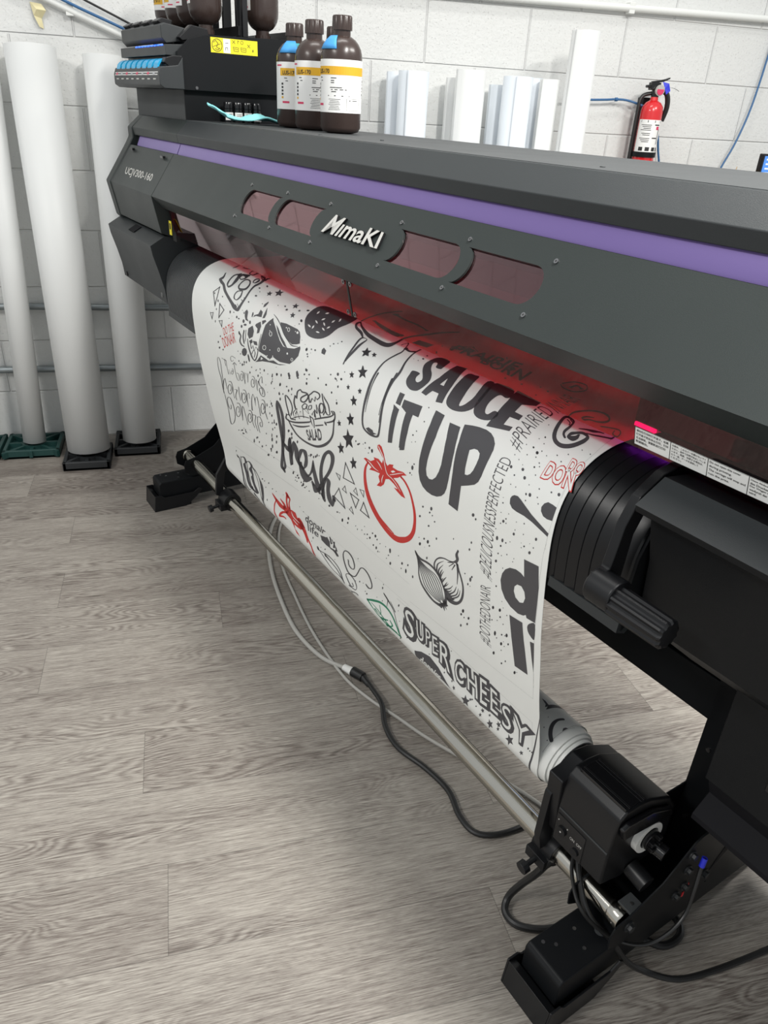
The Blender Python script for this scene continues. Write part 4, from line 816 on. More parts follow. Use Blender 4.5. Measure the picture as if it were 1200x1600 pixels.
o = MB().add(vs, fs).build('cleaning_wipe', 'cloth', smooth=70); o.modifiers.new('t', 'SOLIDIFY').thickness = 0.0035
tag(o, 'crumpled turquoise wipe lying on the printer roof in front of the small jars', 'cloth')
e = empty('squeeze_bottle', tuple(W(0.76, 0.085, 1.2088)), 'small white bottle beside the row of black jars', 'bottle')
MB().lathe((0.76, 0.085, 1.2088), (0, 0, 1), [(0.018, 0), (0.020, 0.004), (0.019, 0.03), (0.008, 0.052), (0.005, 0.056)], 28).build('bottle_body', 'whiteplastic', e)
MB().lathe((0.76, 0.085, 1.268), (0, 0, 1), [(0.006, 0), (0.004, 0.018), (0.002, 0.03)], 16).build('nozzle', 'black', e)

# artwork in sheet coordinates: tenths of a millimetre along (s) and down (v) the vinyl
ART = '''
P|K11|18918 3148 18816 3152 18737 3055 18679 3039 18655 3073 18684 3131 18785 3234 18938 3331 19049 3461 19053 3592 19010 3693 18949 3739 18812 3762 18664 3723 18567 3642 18529 3528 18510 3436 18704 3419 18715 3508 18764 3574 18841 3593 18884 3542 18867 3489 18802 3433 18648 3316 18540 3182 18516 3036 18520 2900 18622 2813 18780 2827 18858 2897 18943 3109
P|K10|19097 3716 19239 3728 19294 3602 19455 3594 19527 3742 19678 3712 19547 3358 19251 2805 19045 2867 19143 3319|19308 3437 19299 3255 19405 3432
P|K10|18625 3883 18767 3876 18783 4086 18643 4085
P|K10|18630 4174 18784 4150 18769 4412 18741 4780 18608 4822 18623 4464
P|K10|18813 3957 19316 3908 19337 4098 19174 4111 19165 4441 19110 4777 18981 4828 18979 4550 18996 4139 18829 4090
P|K20|18608 4118 18793 4151 18771 4479 18739 4785 18612 4826 18635 4496 18635 4189
P|K20|18884 4079 19322 3965 19326 4103 19182 4111 19161 4416 19124 4766 18962 4784 18983 4450 18994 4113
P|K11|19453 2938 19582 2899 19679 2892 19789 3116 19936 3420 20012 3602 20071 3598 20116 3508 20108 3326 19909 2910 20047 2877 20252 3235 20318 3507 20222 3653 20030 3721 19840 3717 19717 3641 19640 3463 19543 3209
P|K11|20047 2877 20187 2805 20437 2811 20614 2998 20573 3094 20438 3081 20420 3190 20469 3377 20557 3508 20640 3522 20684 3418 20796 3433 20808 3531 20726 3613 20547 3652 20389 3609 20283 3476 20178 3216
P|K10|20491 2775 21064 2816 21110 2960 20921 3073 20982 3268 21163 3269 21190 3375 21007 3393 21038 3551 21211 3521 21218 3603 20781 3701 20768 3472 20658 3126
P|K10|19653 3856 19892 3860 19905 4012 19904 4240 19847 4472 19801 4689 19778 4854 19802 4961 19873 4994 19964 4969 20055 4883 20125 4753 20168 4609 20177 4378 20153 4163 20076 3919 20334 3902 20383 4075 20419 4300 20417 4524 20391 4783 20353 4958 20305 5070 20222 5158 20101 5226 19960 5262 19814 5260 19695 5221 19608 5131 19568 4994 19573 4783 19611 4565 19650 4335 19674 4097
P|K10|20385 3835 20534 3793 20680 3763 20833 3747 20954 3759 21055 3800 21138 3871 21173 3959 21173 4082 21155 4236 21127 4405 21087 4513 21014 4592 20876 4667 20712 4747 20695 4972 20666 5228 20423 5214 20439 5037 20461 4842 20471 4623 20461 4385 20443 4104|20726 4138 20808 4086 20884 4076 20951 4105 20970 4174 20958 4278 20927 4390 20879 4470 20817 4517 20759 4528 20745 4439 20741 4289
T|K1|#PRAIRIED|21320 3748 21121 2869 21531 2931 21643 3818|-0.012
T|K1|INNAIR|21098 2764 20923 2163 21233 2146 21516 2897|-0.012
T|K1|#DELICIOUSNESSPERFECTED|21236 6004 21368 3971 21621 3948 21572 6103|-0.012
T|K1|#DOTHEDONAIR|21206 7539 21285 6285 21571 6206 21536 7556|-0.012
P|K10|22241 5255 22539 5207 22583 5564 22577 5872 22562 6235 22377 6265 22360 6214 22305 6266 22183 6308 22012 6286 21880 6209 21795 6082 21766 5920 21795 5779 21862 5660 21960 5572 22090 5524 22201 5525 22274 5556|22140 5774 22230 5752 22300 5812 22324 5918 22291 6028 22212 6071 22116 6036 22073 5940 22083 5845
P|K10|21996 6462 22292 6417 22326 6767 22427 7435 22121 7484 22035 6888
P|K11|22404 6402 22470 6303 22564 6261 22562 6567 22481 6562 22418 6504
P|K10|22466 6679 22558 6648 22557 7282 22507 7001
L|R1|17880 5524 17763 5691 17703 5917 17705 6159 17767 6376 17888 6567 18050 6719 18249 6831 18455 6897 18677 6909 18946 6810 19237 6589 19417 6329 19475 6093 19480 5863 19413 5639 19319 5468 19181 5352 19055 5310|17935 5516 17842 5667 17806 5869 17828 6090 17881 6302 17991 6489 18159 6626 18366 6718 18579 6759 18790 6735 18973 6649 19143 6539 19296 6360 19383 6136 19404 5906 19355 5676 19270 5503 19136 5390 19014 5349
L|R1|17817 6122 17877 6317 17988 6489 18155 6634 18359 6717 18644 6759|17830 6114 17914 6292 18042 6448 18208 6587 18416 6661 18666 6735
P|R10|17756 5499 17824 5452 18008 5449 18153 5360 18125 5317 18294 5283 18413 5323 18461 5213 18358 5131 18269 5079 18264 5019 18331 4975 18405 4989 18477 5100 18534 5254 18597 5298 18666 5234 18796 5192 18767 5253 18923 5247 19105 5203 19215 5224 19077 5284 18935 5392 18789 5462 18931 5510 19068 5610 19161 5711 19033 5727 18893 5692 18794 5656 18925 5631 18784 5578 18639 5552 18517 5607 18446 5751 18330 5852 18186 5894 18308 5758 18270 5662 18323 5573 18152 5602 17943 5656 18030 5571 17906 5539
L|W2|18292 5027 18363 5097 18452 5183 18508 5338 18577 5473 18752 5504 18894 5566 19006 5640|18309 5016 18385 5082 18472 5172 18526 5328 18593 5460 18766 5491 18906 5555 19014 5634
L|W2|17892 5482 17994 5507 18116 5548 18276 5549|17899 5475 18014 5488 18136 5529 18283 5542
L|W2|18227 5349 18309 5389 18403 5456|18235 5343 18331 5373 18411 5450
L|W2|18438 5557 18380 5667 18379 5744|18453 5554 18405 5659 18392 5738
L|W2|18675 5449 18823 5378 18994 5283 19105 5226|18673 5441 18820 5364 18992 5272 19104 5221
P|W20|18706 5359 18794 5302 18866 5303 18764 5366
P|K10|17282 4730 17337 4795 17428 4770 17373 4850 17412 4926 17325 4910 17254 4984 17260 4891 17177 4860 17267 4820
P|K10|16848 5034 16875 5069 16930 5053 16894 5098 16914 5139 16863 5132 16821 5173 16826 5123 16780 5108 16834 5084
P|K10|17170 5097 17249 5209 17396 5165 17301 5302 17355 5432 17217 5406 17095 5537 17114 5376 16985 5323 17135 5253
P|K10|16858 5508 16904 5579 17001 5548 16933 5638 16963 5721 16875 5706 16793 5791 16810 5688 16730 5657 16829 5609
P|K10|17331 5639 17377 5713 17475 5679 17406 5774 17437 5859 17348 5845 17266 5934 17283 5827 17202 5795 17301 5745
L|K1|16988 5922 16909 6129 16824 6343|17023 5910 16944 6116 16860 6330
L|K1|16831 6350 17061 6318 17286 6286|16853 6323 17082 6291 17306 6260
L|K1|17313 6261 17169 6082 17022 5905|17279 6285 17135 6105 16989 5926
L|K1|16528 6368 16617 6360 16705 6352|16544 6349 16633 6341 16721 6333
L|K1|16701 6347 16674 6412 16646 6478|16725 6338 16699 6402 16671 6469
L|K1|16671 6465 16610 6407 16548 6350|16646 6482 16586 6424 16524 6367
L|K1|16544 6730 16391 6904 16238 7080|16575 6725 16422 6900 16270 7075
L|K1|16236 7093 16463 7134 16686 7175|16272 7062 16497 7103 16719 7144
L|K1|16722 7146 16648 6931 16580 6715|16683 7172 16608 6957 16539 6740
L|K1|16858 6522 16788 6595 16716 6670|16876 6522 16806 6595 16734 6670
L|K1|16714 6680 16795 6688 16875 6697|16736 6660 16816 6668 16896 6676
L|K1|16898 6679 16890 6596 16880 6514|16872 6694 16864 6611 16854 6529
L|K1|17333 6344 17279 6406 17222 6470|17351 6344 17296 6406 17240 6469
L|K1|17221 6479 17298 6494 17375 6510|17241 6460 17318 6476 17394 6491
L|K1|17397 6493 17376 6414 17354 6337|17372 6508 17352 6429 17330 6351
L|K1|17056 6616 17225 6614 17391 6612|17084 6586 17252 6584 17418 6582
L|K1|17388 6601 17291 6747 17193 6895|17420 6593 17324 6738 17226 6885
L|K1|17228 6877 17158 6733 17089 6588|17191 6903 17120 6759 17051 6613
L|K1|17501 6312 17584 6290 17666 6268|17511 6295 17594 6273 17676 6252
L|K1|17660 6265 17639 6346 17616 6429|17682 6255 17661 6336 17639 6419
L|K1|17638 6416 17578 6356 17517 6295|17616 6432 17556 6372 17495 6311
L|K1|17584 6567 17491 6711 17395 6857|17616 6559 17523 6702 17428 6848
L|K1|17397 6867 17564 6871 17728 6875|17425 6837 17591 6841 17754 6845
L|K1|17759 6847 17688 6699 17617 6551|17724 6873 17652 6724 17582 6575
L|K1|17011 6965 16957 7026 16903 7087|17030 6964 16976 7024 16922 7085
L|K1|16901 7096 16979 7114 17057 7132|16923 7076 17001 7094 17079 7112
L|K1|17080 7113 17057 7035 17033 6956|17055 7130 17031 7052 17008 6973
P|K10|21799 4462 21821 4415 21864 4382 21932 4368 22003 4390 22098 4432 22260 4502 22468 4567 22632 4618 22621 4671 22452 4636 22288 4603 22125 4588 21966 4596 21871 4586 21812 4538
P|K10|22644 4217 22567 4209 22478 4211 22424 4255 22394 4321 22408 4379 22468 4429 22545 4437 22638 4418 22642 4320
T|R1|DON|22183 3720 22637 3668 22730 3924 22186 3961|0.065
T|W2|DON|22183 3720 22637 3668 22730 3924 22186 3961|0.015
T|R1|DO|22440 3536 22667 3511 22713 3702 22484 3728|0.065
T|W2|DO|22440 3536 22667 3511 22713 3702 22484 3728|0.015
L|K1|22056 3274 21993 3232 21961 3180 21935 3060 21844 2894 21684 2838 21623 2881 21676 3032 21759 3201 21857 3344 21984 3440 22133 3469 22253 3422 22322 3334 22352 3213 22325 3102 22227 3039 22133 3039 22068 3095 22020 3156 22063 3263 22190 3284 22214 3205 22178 3138|22045 3301 21965 3252 21907 3167 21886 3044 21831 2918 21723 2893 21689 2925 21744 3047 21826 3200 21910 3317 21996 3380 22095 3398 22186 3359 22245 3282 22274 3173 22268 3105 22248 3097 22177 3093 22117 3140 22084 3194 22082 3209 22110 3195 22137 3164 22138 3129
L|K1|21744 2947 21830 2983 21859 3028|21735 2923 21833 2966 21877 3026
L|K1|21771 2915 21850 2951|21763 2891 21842 2927
L|K1|21689 2861 21629 2716 21632 2565 21687 2393 21801 2302 21953 2335 22041 2423 22054 2538 21989 2622 21901 2652 21860 2711 21836 2726 21835 2654 21894 2577|21661 2848 21582 2683 21581 2517 21637 2338 21757 2244 21922 2267 22090 2444 22107 2593 22025 2665 21937 2694 21904 2765 21799 2721 21788 2607 21868 2547
L|K1|22056 3017 22145 2976 22251 2955 22310 2899 22368 2878|22038 2997 22114 2939 22202 2895 22282 2865 22351 2854
L|K1|22214 3045 22316 3021 22407 2985 22493 2945 22559 2911 22524 2803|22199 3026 22293 2991 22378 2949 22464 2908 22519 2874 22498 2787
L|K1|22200 2731 22292 2659 22401 2611 22478 2669 22528 2781 22451 2768 22393 2671|22169 2694 22261 2620 22375 2568 22494 2662 22558 2812 22454 2795 22371 2669
L|K1|17563 3015 17575 2882 17765 3127 17765 3296 17718 3520 17713 3731 17719 3976 17727 4223 17710 4476 17702 4690 17739 4852 17878 4915 18071 4919 18294 4846 18350 4666 18357 4461 18348 4268 18335 4037 18326 3791 18321 3578 18198 3360 18088 3143 18016 2907|17538 3002 17573 2856 17806 3138 17810 3312 17758 3530 17765 3735 17788 3971 17808 4210 17777 4461 17762 4670 17793 4822 17920 4874 18101 4865 18242 4832 18294 4681 18300 4477 18288 4280 18274 4042 18261 3789 18255 3573 18146 3355 18042 3130 17974 2889
L|K1|17787 3780 17810 4015 17819 4238 17805 4529|17829 3779 17835 4013 17846 4233 17820 4526
L|K1|18214 3754 18256 3992 18260 4212 18247 4436|18262 3753 18280 3990 18281 4209 18265 4433
L|K1|18225 3620 18286 3940 18290 4203 18276 4567|18257 3620 18306 3939 18311 4199 18294 4563
P|K10|17861 4834 17954 4778 18102 4786 18122 4821 18249 4804 18086 4877 17937 4870
L|K1|16731 3933 16725 3726 16695 3548 16613 3310 16737 3281 16722 3434 16725 3643 16700 3858|16692 3934 16667 3724 16634 3541 16556 3290 16759 3275 16795 3450 16803 3655 16747 3864
L|K1|16595 3264 16377 3151 16078 3081 15968 3011 15960 2946 16137 3039 16560 3188 16915 3237 17254 3255 17421 3194 17416 3017 17318 2761 17276 2515 17275 2188 17265 1874 17346 1543|16582 3289 16387 3216 16079 3138 15879 2993 15892 2885 16120 2987 16509 3093 16827 3126 17138 3139 17275 3107 17330 2977 17234 2717 17179 2453 17171 2118 17178 1812 17277 1490
L|K1|15876 2856 15698 2516 15534 2152 15505 1838 15512 1653|15826 2834 15616 2475 15449 2104 15419 1785 15448 1611
L|K1|16015 2652 16372 2761 16779 2823 17070 2838 17146 2781|15947 2588 16228 2627 16613 2673 16884 2680 17014 2678
L|K1|15733 1949 16165 1993 16616 1988 17007 2057|15613 1845 16081 1921 16537 1917 16951 2002
P|K10|17585 2804 17509 2582 17882 2506 17964 2735
L|K1|17781 3087 17932 3097 18021 3035|17728 3017 17883 3051 17979 3004
P|K10|17000 3438 17089 3492 17168 3466 17150 3535 17221 3594 17127 3585 17083 3645 17053 3573 16958 3552 17030 3516
P|K10|17308 3460 17351 3485 17392 3471 17382 3506 17418 3535 17370 3531 17349 3562 17332 3526 17284 3517 17321 3498
P|K10|17299 3785 17394 3845 17492 3820 17459 3894 17532 3961 17423 3948 17362 4015 17339 3933 17229 3907 17321 3869
P|K10|17074 3978 17117 4012 17171 3999 17147 4039 17181 4077 17124 4069 17090 4106 17081 4060 17026 4044 17077 4024
P|K10|17099 4228 17131 4255 17175 4244 17152 4278 17176 4309 17132 4302 17100 4333 17098 4295 17055 4282 17097 4265
P|K10|17497 4181 17532 4209 17578 4198 17556 4232 17582 4265 17535 4258 17504 4290 17499 4251 17453 4238 17497 4220
P|K10|17351 4362 17408 4416 17490 4395 17445 4461 17486 4524 17404 4510 17342 4572 17342 4495 17263 4469 17345 4436
P|K10|17278 4729 17334 4795 17432 4767 17369 4850 17407 4927 17314 4912 17234 4990 17245 4895 17158 4865 17258 4822
T|K1|PROUDLY|18060 2220 18243 1861 18565 1970 18216 2400|0.02
T|K1|PRAIRIE|18073 2074 19456 1729 19653 2111 18252 2420|0.02
T|K1|BORN|18900 2147 19875 1904 20131 2404 19085 2400|0.02
L|K1|20551 1871 20579 1629 20769 1556 20924 1717 20893 1946 20690 1971 20538 1883|20509 1832 20537 1585 20739 1511 20962 1744 20932 1988 20722 2015 20558 1922
L|K1|20759 1874 20745 1731 20878 1773|20703 1827 20692 1673 20839 1715
L|K1|9856 3366 9946 3470 9934 3521 9905 3602 10129 3676 10309 3703 10561 3815 10872 3908 11211 4003 11469 4085 11752 4075 11813 3922 11818 3702 11720 3470 11672 3333 11685 3193 11602 3046 11358 2888 11069 2887 11435 3032|9908 3366 10044 3476 10078 3546 10055 3577 10189 3607 10387 3652 10652 3766 10952 3854 11304 3940 11575 3998 11625 4026 11696 3917 11726 3698 11633 3463 11563 3308 11558 3160 11452 3021 11403 2972 11244 2939 11435 3000
L|K1|10394 3162 10289 3278 10346 3452 10456 3621 10669 3686 10781 3581 10751 3396 10553 3225|10494 3201 10374 3302 10422 3459 10538 3611 10609 3640 10678 3563 10569 3380 10424 3216
L|K1|10711 3072 10506 3132 10587 3272 10800 3343 10908 3268 10870 3146|10783 3107 10645 3183 10659 3274 10755 3311 10823 3243 10722 3115
P|K10|10515 3167 10739 3086 10824 3199 10640 3188
L|K1|10927 3292 10969 3433 11040 3546 11261 3612 11497 3522 11419 3354 11172 3223 10970 3228 10927 3292|10997 3310 11032 3441 11108 3532 11202 3554 11392 3491 11344 3354 11173 3263 11041 3265 10997 3310
L|K1|11278 3027 11208 3113 11332 3242 11487 3234 11478 3108 11278 3027|11343 3065 11294 3138 11363 3227 11419 3209 11364 3088 11343 3065
L|K1|11424 3582 11200 3641 11165 3757 11253 3858 11459 3859 11553 3733 11424 3582|11399 3611 11252 3658 11222 3757 11297 3836 11419 3842 11469 3730 11399 3611
L|K1|9801 3096 9817 3017 9740 2895|9764 3085 9739 2993 9696 2881
L|K1|10047 2916 10199 2900 10245 2847|9993 2887 10138 2870 10180 2818
L|K1|10496 2866 10651 3027 10906 3036 10864 2889|10557 2882 10672 3003 10825 2999 10781 2860
L|K1|11621 3998 11503 3960|11597 4011 11481 3973
L|K1|11684 3968 11581 3926|11666 3977 11563 3935
L|K1|11721 3801 11642 3785|11709 3815 11630 3799
L|K1|11776 3720 11691 3714|11775 3735 11690 3730
L|K1|11607 3020 11527 2887|11522 2995 11430 2856
L|K1|10222 3770 10131 3863 10021 3955|10266 3779 10175 3871 10063 3964
L|K1|10021 3965 10209 4108 10350 4254|10063 3953 10253 4096 10399 4241
L|K1|10400 4245 10390 4006 10266 3772|10349 4251 10343 4011 10221 3777
L|K1|10621 4149 10786 4193 10946 4237|10653 4131 10820 4174 10980 4218
L|K1|10941 4227 10818 4347 10669 4473|10985 4228 10862 4348 10713 4475
L|K1|10717 4469 10713 4297 10660 4135|10665 4480 10663 4307 10613 4144
L|K1|10113 4493 10210 4471 10305 4449|10112 4478 10208 4456 10304 4435
L|K1|10284 4445 10252 4530 10212 4617|10325 4439 10293 4523 10253 4610
L|K1|10253 4607 10195 4543 10132 4479|10212 4621 10154 4556 10093 4492
L|K1|10717 4559 10817 4534 10916 4509|10715 4545 10815 4519 10913 4494
L|K1|10895 4506 10881 4585 10862 4666|10934 4497 10921 4577 10903 4657
L|K1|10901 4654 10819 4599 10734 4545|10863 4670 10782 4614 10697 4559
P|K10|12360 3252 12457 3291 12527 3267 12527 3323 12609 3367 12516 3364 12490 3413 12443 3358 12346 3346 12407 3313
P|K10|12510 3055 12671 3122 12763 3082 12785 3174 12923 3246 12786 3240 12766 3319 12676 3230 12528 3209 12606 3157
P|K10|13686 3233 13785 3276 13853 3249 13854 3310 13937 3357 13844 3354 13818 3406 13771 3347 13674 3334 13734 3299
P|K10|13634 3462 13680 3481 13719 3470 13714 3497 13753 3519 13704 3517 13687 3542 13666 3514 13616 3507 13651 3491
P|K10|14047 3349 14088 3365 14120 3354 14118 3378 14154 3397 14112 3396 14101 3418 14080 3394 14037 3389 14065 3375
P|K10|13964 3482 14048 3520 14114 3503 14110 3552 14181 3594 14097 3587 14071 3629 14031 3578 13944 3562 14001 3537
P|K10|13456 3415 13499 3429 13528 3421 13531 3442 13570 3459 13529 3457 13523 3476 13497 3454 13455 3449 13479 3437
P|K10|14615 4755 14694 4713 14757 4775 14705 4835 14648 4826
P|K10|15013 4601 15084 4557 15157 4636 15110 4702 15036 4707
P|K10|13466 3809 13369 3906 13275 4028 13257 4219 13195 4418 13125 4678 13323 4679 13538 4675 13664 4732 13874 4600 14079 4615 14241 4614 14514 4562 14704 4526 14906 4390 15045 4257 15048 4101 15007 4060 14812 4163 14541 4223 14320 4247 14124 4175 13857 4027 13661 3927 13524 3865
P|K10|13825 3819 14077 3782 14380 3777 14602 3773 14740 3802 14858 3884 14954 4013 14852 4059 14665 4110 14413 4080 14143 3988 13914 3878
L|K1|13386 3738 13639 3798 13904 3884 14193 4015 14449 4093 14674 4144 14912 4092|13392 3730 13656 3781 13922 3873 14209 4005 14465 4080 14685 4121 14907 4082
P|K10|13725 3910 13866 3949 14140 4081 14346 4152 14507 4232 14351 4230 14149 4151 13932 4044
L|W2|13686 4136 13689 4169 13663 4188 13626 4185 13593 4160 13590 4128 13614 4109 13652 4112 13686 4136|13707 4131 13711 4169 13668 4197 13609 4195 13572 4166 13568 4128 13607 4100 13667 4102 13707 4131
L|W2|13496 4494 13477 4532 13429 4558 13379 4559 13353 4532 13373 4494 13419 4469 13469 4468 13496 4494|13521 4488 13498 4533 13430 4569 13358 4571 13328 4539 13352 4493 13418 4459 13489 4457 13521 4488
L|W2|14179 4359 14173 4386 14153 4400 14129 4398 14111 4377 14117 4351 14136 4337 14160 4339 14179 4359|14201 4353 14194 4385 14155 4410 14110 4408 14089 4384 14096 4351 14133 4327 14178 4329 14201 4353
L|W2|14333 3864 14347 3890 14333 3904 14303 3902 14268 3882 14253 3856 14265 3842 14296 3844 14333 3864|14350 3859 14367 3890 14342 3913 14292 3911 14250 3887 14233 3856 14255 3833 14306 3835 14350 3859
L|W2|14828 4395 14822 4416 14802 4428 14780 4428 14764 4413 14771 4392 14790 4379 14813 4380 14828 4395|14849 4389 14841 4416 14804 4438 14762 4438 14743 4419 14752 4391 14788 4370 14829 4370 14849 4389
P|K10|12492 4308 12691 4193 12807 4295 12776 4434 12581 4530 12480 4452
P|K10|12826 4122 13009 4019 13104 4109 13082 4263 12968 4311 12963 4200 12810 4164
P|K10|13048 3989 13187 3934 13252 3956 13134 4064
P|K10|12586 4018 12690 3962 12848 3942 12959 3923 12890 3807 12747 3781 12753 3895 12602 3964
P|K10|13019 3938 12995 3821 12954 3666 13101 3814 13111 3904
P|K10|12786 3714 12732 3634 12790 3524 12835 3564 12842 3663
P|K10|12098 3988 12158 3933 12253 3970 12320 4112 12443 4159 12262 4165 12164 4092
P|K10|12504 4028 12464 3938 12499 3909 12550 3957 12549 4027
L|K1|12472 4569 12503 4715 12591 4868 12711 4973 12871 4985 13025 4842 13122 4624 13170 4426 13205 4270|12509 4558 12565 4693 12668 4836 12783 4937 12845 4959 12966 4851 13087 4631 13136 4432 13184 4273
L|K1|12630 4605 12697 4743 12779 4647 12865 4738 12976 4633 13041 4668|12675 4589 12736 4721 12802 4625 12888 4715 12965 4618 13079 4648
L|K1|12741 4844 12834 4746 12896 4779 12833 4890|12705 4847 12826 4732 12937 4766 12873 4882
P|K10|12583 4577 12739 4499 12789 4561 12653 4635
P|K10|12786 4524 13007 4485 13058 4565 12880 4593
L|K1|11950 4556 12049 4601 11993 4732 12085 4814 12247 4809|12030 4519 12127 4578 12074 4708 12154 4777 12280 4783
L|K1|12232 4437 12196 4582 12240 4707|12300 4424 12267 4563 12312 4684
L|K1|12358 4388 12353 4522 12333 4642|12391 4381 12388 4514 12368 4634
P|K10|13028 4914 13231 4742 13492 4744 13662 4751 13916 4670 14161 4681 14555 4586 14242 4685 13702 4777 13303 4864 12873 5007
P|W20|13250 4775 13357 4791 13216 4860
L|K1|12444 4985 12469 5077|12532 4954 12558 5045
T|R1|DO THE|10949 4678 11600 4372 11672 4568 10996 4859|0
T|R1|DONAIR|10806 4970 11697 4582 11771 4829 10923 5200|0
P|K11|14727 3625 14542 3478 14428 3295 14364 3062 14469 2908 14911 2862 15386 2848 15638 2813 15785 3084 15735 3347 15728 3573 15568 3719 15282 3786 14995 3768
L|W2|14683 3253 14692 3212 14639 3156|14666 3250 14616 3194 14622 3152
L|W2|14871 3144 14922 3125 14913 3077|14854 3136 14846 3088 14895 3068
L|W2|15050 3345 15091 3318 15075 3271|15035 3339 15020 3292 15059 3265
L|W2|14894 3419 14974 3454 15057 3464|14896 3412 14980 3422 15058 3457
L|W2|15387 3288 15407 3252 15369 3200|15372 3283 15336 3232 15353 3195
L|W2|15504 3178 15491 3130 15423 3073|15490 3176 15425 3120 15408 3070
L|W2|15173 3375 15245 3416 15329 3436|15176 3369 15263 3389 15333 3430
L|W2|14818 3583 14896 3609 14974 3609|14819 3576 14898 3576 14975 3602
L|W2|15063 3619 15073 3579 15032 3536|15050 3618 15011 3576 15018 3536
L|W2|15320 3503 15394 3533 15471 3538|15321 3496 15398 3501 15472 3531
L|W2|15253 3640 15330 3645 15387 3626|15247 3633 15305 3613 15382 3619
L|W2|15471 3467 15509 3440 15496 3395|15457 3463 15446 3419 15482 3391
P|K10|15844 3845 15975 3876 15989 3965 15856 3967 15818 3904
P|K10|16995 3427 17098 3482 17183 3454 17170 3526 17254 3585 17149 3577 17108 3640 17068 3566 16960 3546 17036 3507
P|K10|17270 3458 17331 3483 17376 3469 17375 3504 17429 3533 17369 3530 17356 3562 17322 3526 17260 3517 17299 3497
P|K10|17274 3784 17387 3846 17486 3821 17464 3896 17554 3965 17436 3951 17384 4019 17344 3935 17222 3908 17314 3870
P|K10|17064 3972 17116 4005 17170 3992 17152 4031 17194 4069 17133 4061 17103 4097 17087 4052 17025 4037 17075 4017
P|K10|17100 4237 17128 4262 17167 4252 17147 4283 17169 4312 17129 4305 17101 4333 17099 4298 17060 4286 17098 4271
P|K10|17491 4173 17525 4200 17569 4189 17549 4222 17575 4253 17529 4247 17499 4277 17494 4239 17450 4227 17492 4210
P|K10|17332 4369 17393 4421 17474 4400 17435 4464 17481 4524 17398 4511 17342 4571 17335 4497 17254 4473 17332 4441
P|K10|17269 4741 17324 4810 17421 4783 17359 4867 17396 4947 17305 4931 17227 5010 17237 4912 17152 4879 17249 4837
P|K10|16839 5036 16866 5072 16924 5055 16884 5102 16903 5144 16851 5137 16804 5181 16812 5129 16765 5114 16822 5089
P|K10|17172 5104 17250 5217 17406 5169 17299 5311 17350 5443 17207 5419 17073 5556 17100 5390 16968 5339 17128 5264
P|K10|16851 5508 16893 5578 16992 5546 16920 5636 16947 5717 16859 5704 16773 5789 16795 5687 16715 5657 16816 5609
P|K10|17321 5648 17363 5722 17458 5689 17389 5783 17414 5869 17330 5854 17249 5942 17268 5835 17192 5802 17289 5753
L|K1|10306 6624 10305 6435 10317 6193 10247 5982 10261 5781 10314 5637 10376 5614 10448 5728 10415 5983 10376 6245 10278 6555 10478 6246 10577 6138 10580 6248 10587 6413|10233 6654 10242 6459 10264 6214 10201 5999 10222 5794 10278 5645 10412 5596 10487 5714 10461 5967 10422 6229 10336 6523 10427 6260 10611 6112 10626 6230 10620 6400
L|K1|10866 6133 10983 6097 11046 6139 11036 6241 10955 6366 10839 6469 10750 6510 10692 6495 10688 6424 10739 6329 10820 6247 10884 6209 10925 6210 10942 6248 10918 6308 10869 6366 10816 6401|10878 6112 11019 6073 11092 6119 11082 6225 10999 6355 10870 6469 10723 6536 10642 6518 10639 6442 10693 6342 10783 6251 10890 6191 10969 6187 10989 6230 10964 6295 10909 6359 10846 6402
L|K1|11076 6219 11033 6400 11047 6530|11111 6207 11069 6386 11084 6514
L|K1|11190 6253 11331 6219 11175 6417 11180 6535|11203 6238 11405 6190 11224 6401 11220 6518
L|K1|11514 6085 11467 6287 11489 6467 11702 6176|11558 6069 11512 6270 11477 6457 11660 6188
L|K1|11818 6060 11925 6026 11984 6069 11976 6171 11904 6295 11800 6396 11720 6435 11665 6418 11659 6348 11704 6254 11777 6173 11836 6136 11873 6138 11889 6176 11869 6237 11824 6293 11776 6328|11829 6040 11958 6003 12026 6050 12018 6156 11944 6285 11829 6396 11695 6459 11620 6440 11615 6365 11662 6266 11743 6177 11841 6119 11914 6117 11932 6159 11911 6224 11861 6287 11804 6328
L|K1|11961 6186 12001 6472 12043 6156 12174 6024 12170 6162|11996 6171 12013 6446 11998 6172 12201 6002 12204 6148
L|K1|12266 6431 12335 6153 12463 5960 12507 6064 12523 6253 12584 6037 12686 5958 12720 6146 12712 6433|12197 6458 12286 6169 12453 5948 12545 6047 12529 6235 12548 6047 12721 5939 12758 6130 12757 6414
L|K1|12992 5932 13086 5902 13139 5947 13134 6051 13072 6174 12983 6271 12918 6306 12871 6289 12863 6220 12899 6130 12960 6052 13007 6019 13035 6022 13049 6058 13034 6114 12997 6167|13003 5911 13120 5878 13181 5928 13176 6035 13113 6163 13014 6270 12895 6331 12827 6312 12818 6238 12857 6142 12924 6057 13009 6001 13075 5999 13093 6040 13076 6100 13039 6156
L|K1|13111 6055 13080 6221 13149 6368|13142 6043 13127 6200 13185 6350
L|K1|10629 5558 10892 5554 10795 5530 10828 5696|10649 5544 10906 5541 10823 5522 10857 5686
L|K1|10907 5545 10896 5724 10941 5906 11017 5755 11083 5845|10935 5536 10924 5714 10967 5892 11013 5747 11110 5832
L|K1|11284 5650 11322 5658 11330 5694 11309 5743 11270 5787 11234 5808 11211 5809 11198 5790 11207 5757 11231 5725 11256 5706 11265 5704 11275 5712 11273 5730|11308 5636 11348 5646 11358 5684 11336 5736 11292 5784 11234 5818 11186 5822 11170 5800 11179 5765 11206 5729 11244 5701 11286 5690 11302 5701 11301 5720
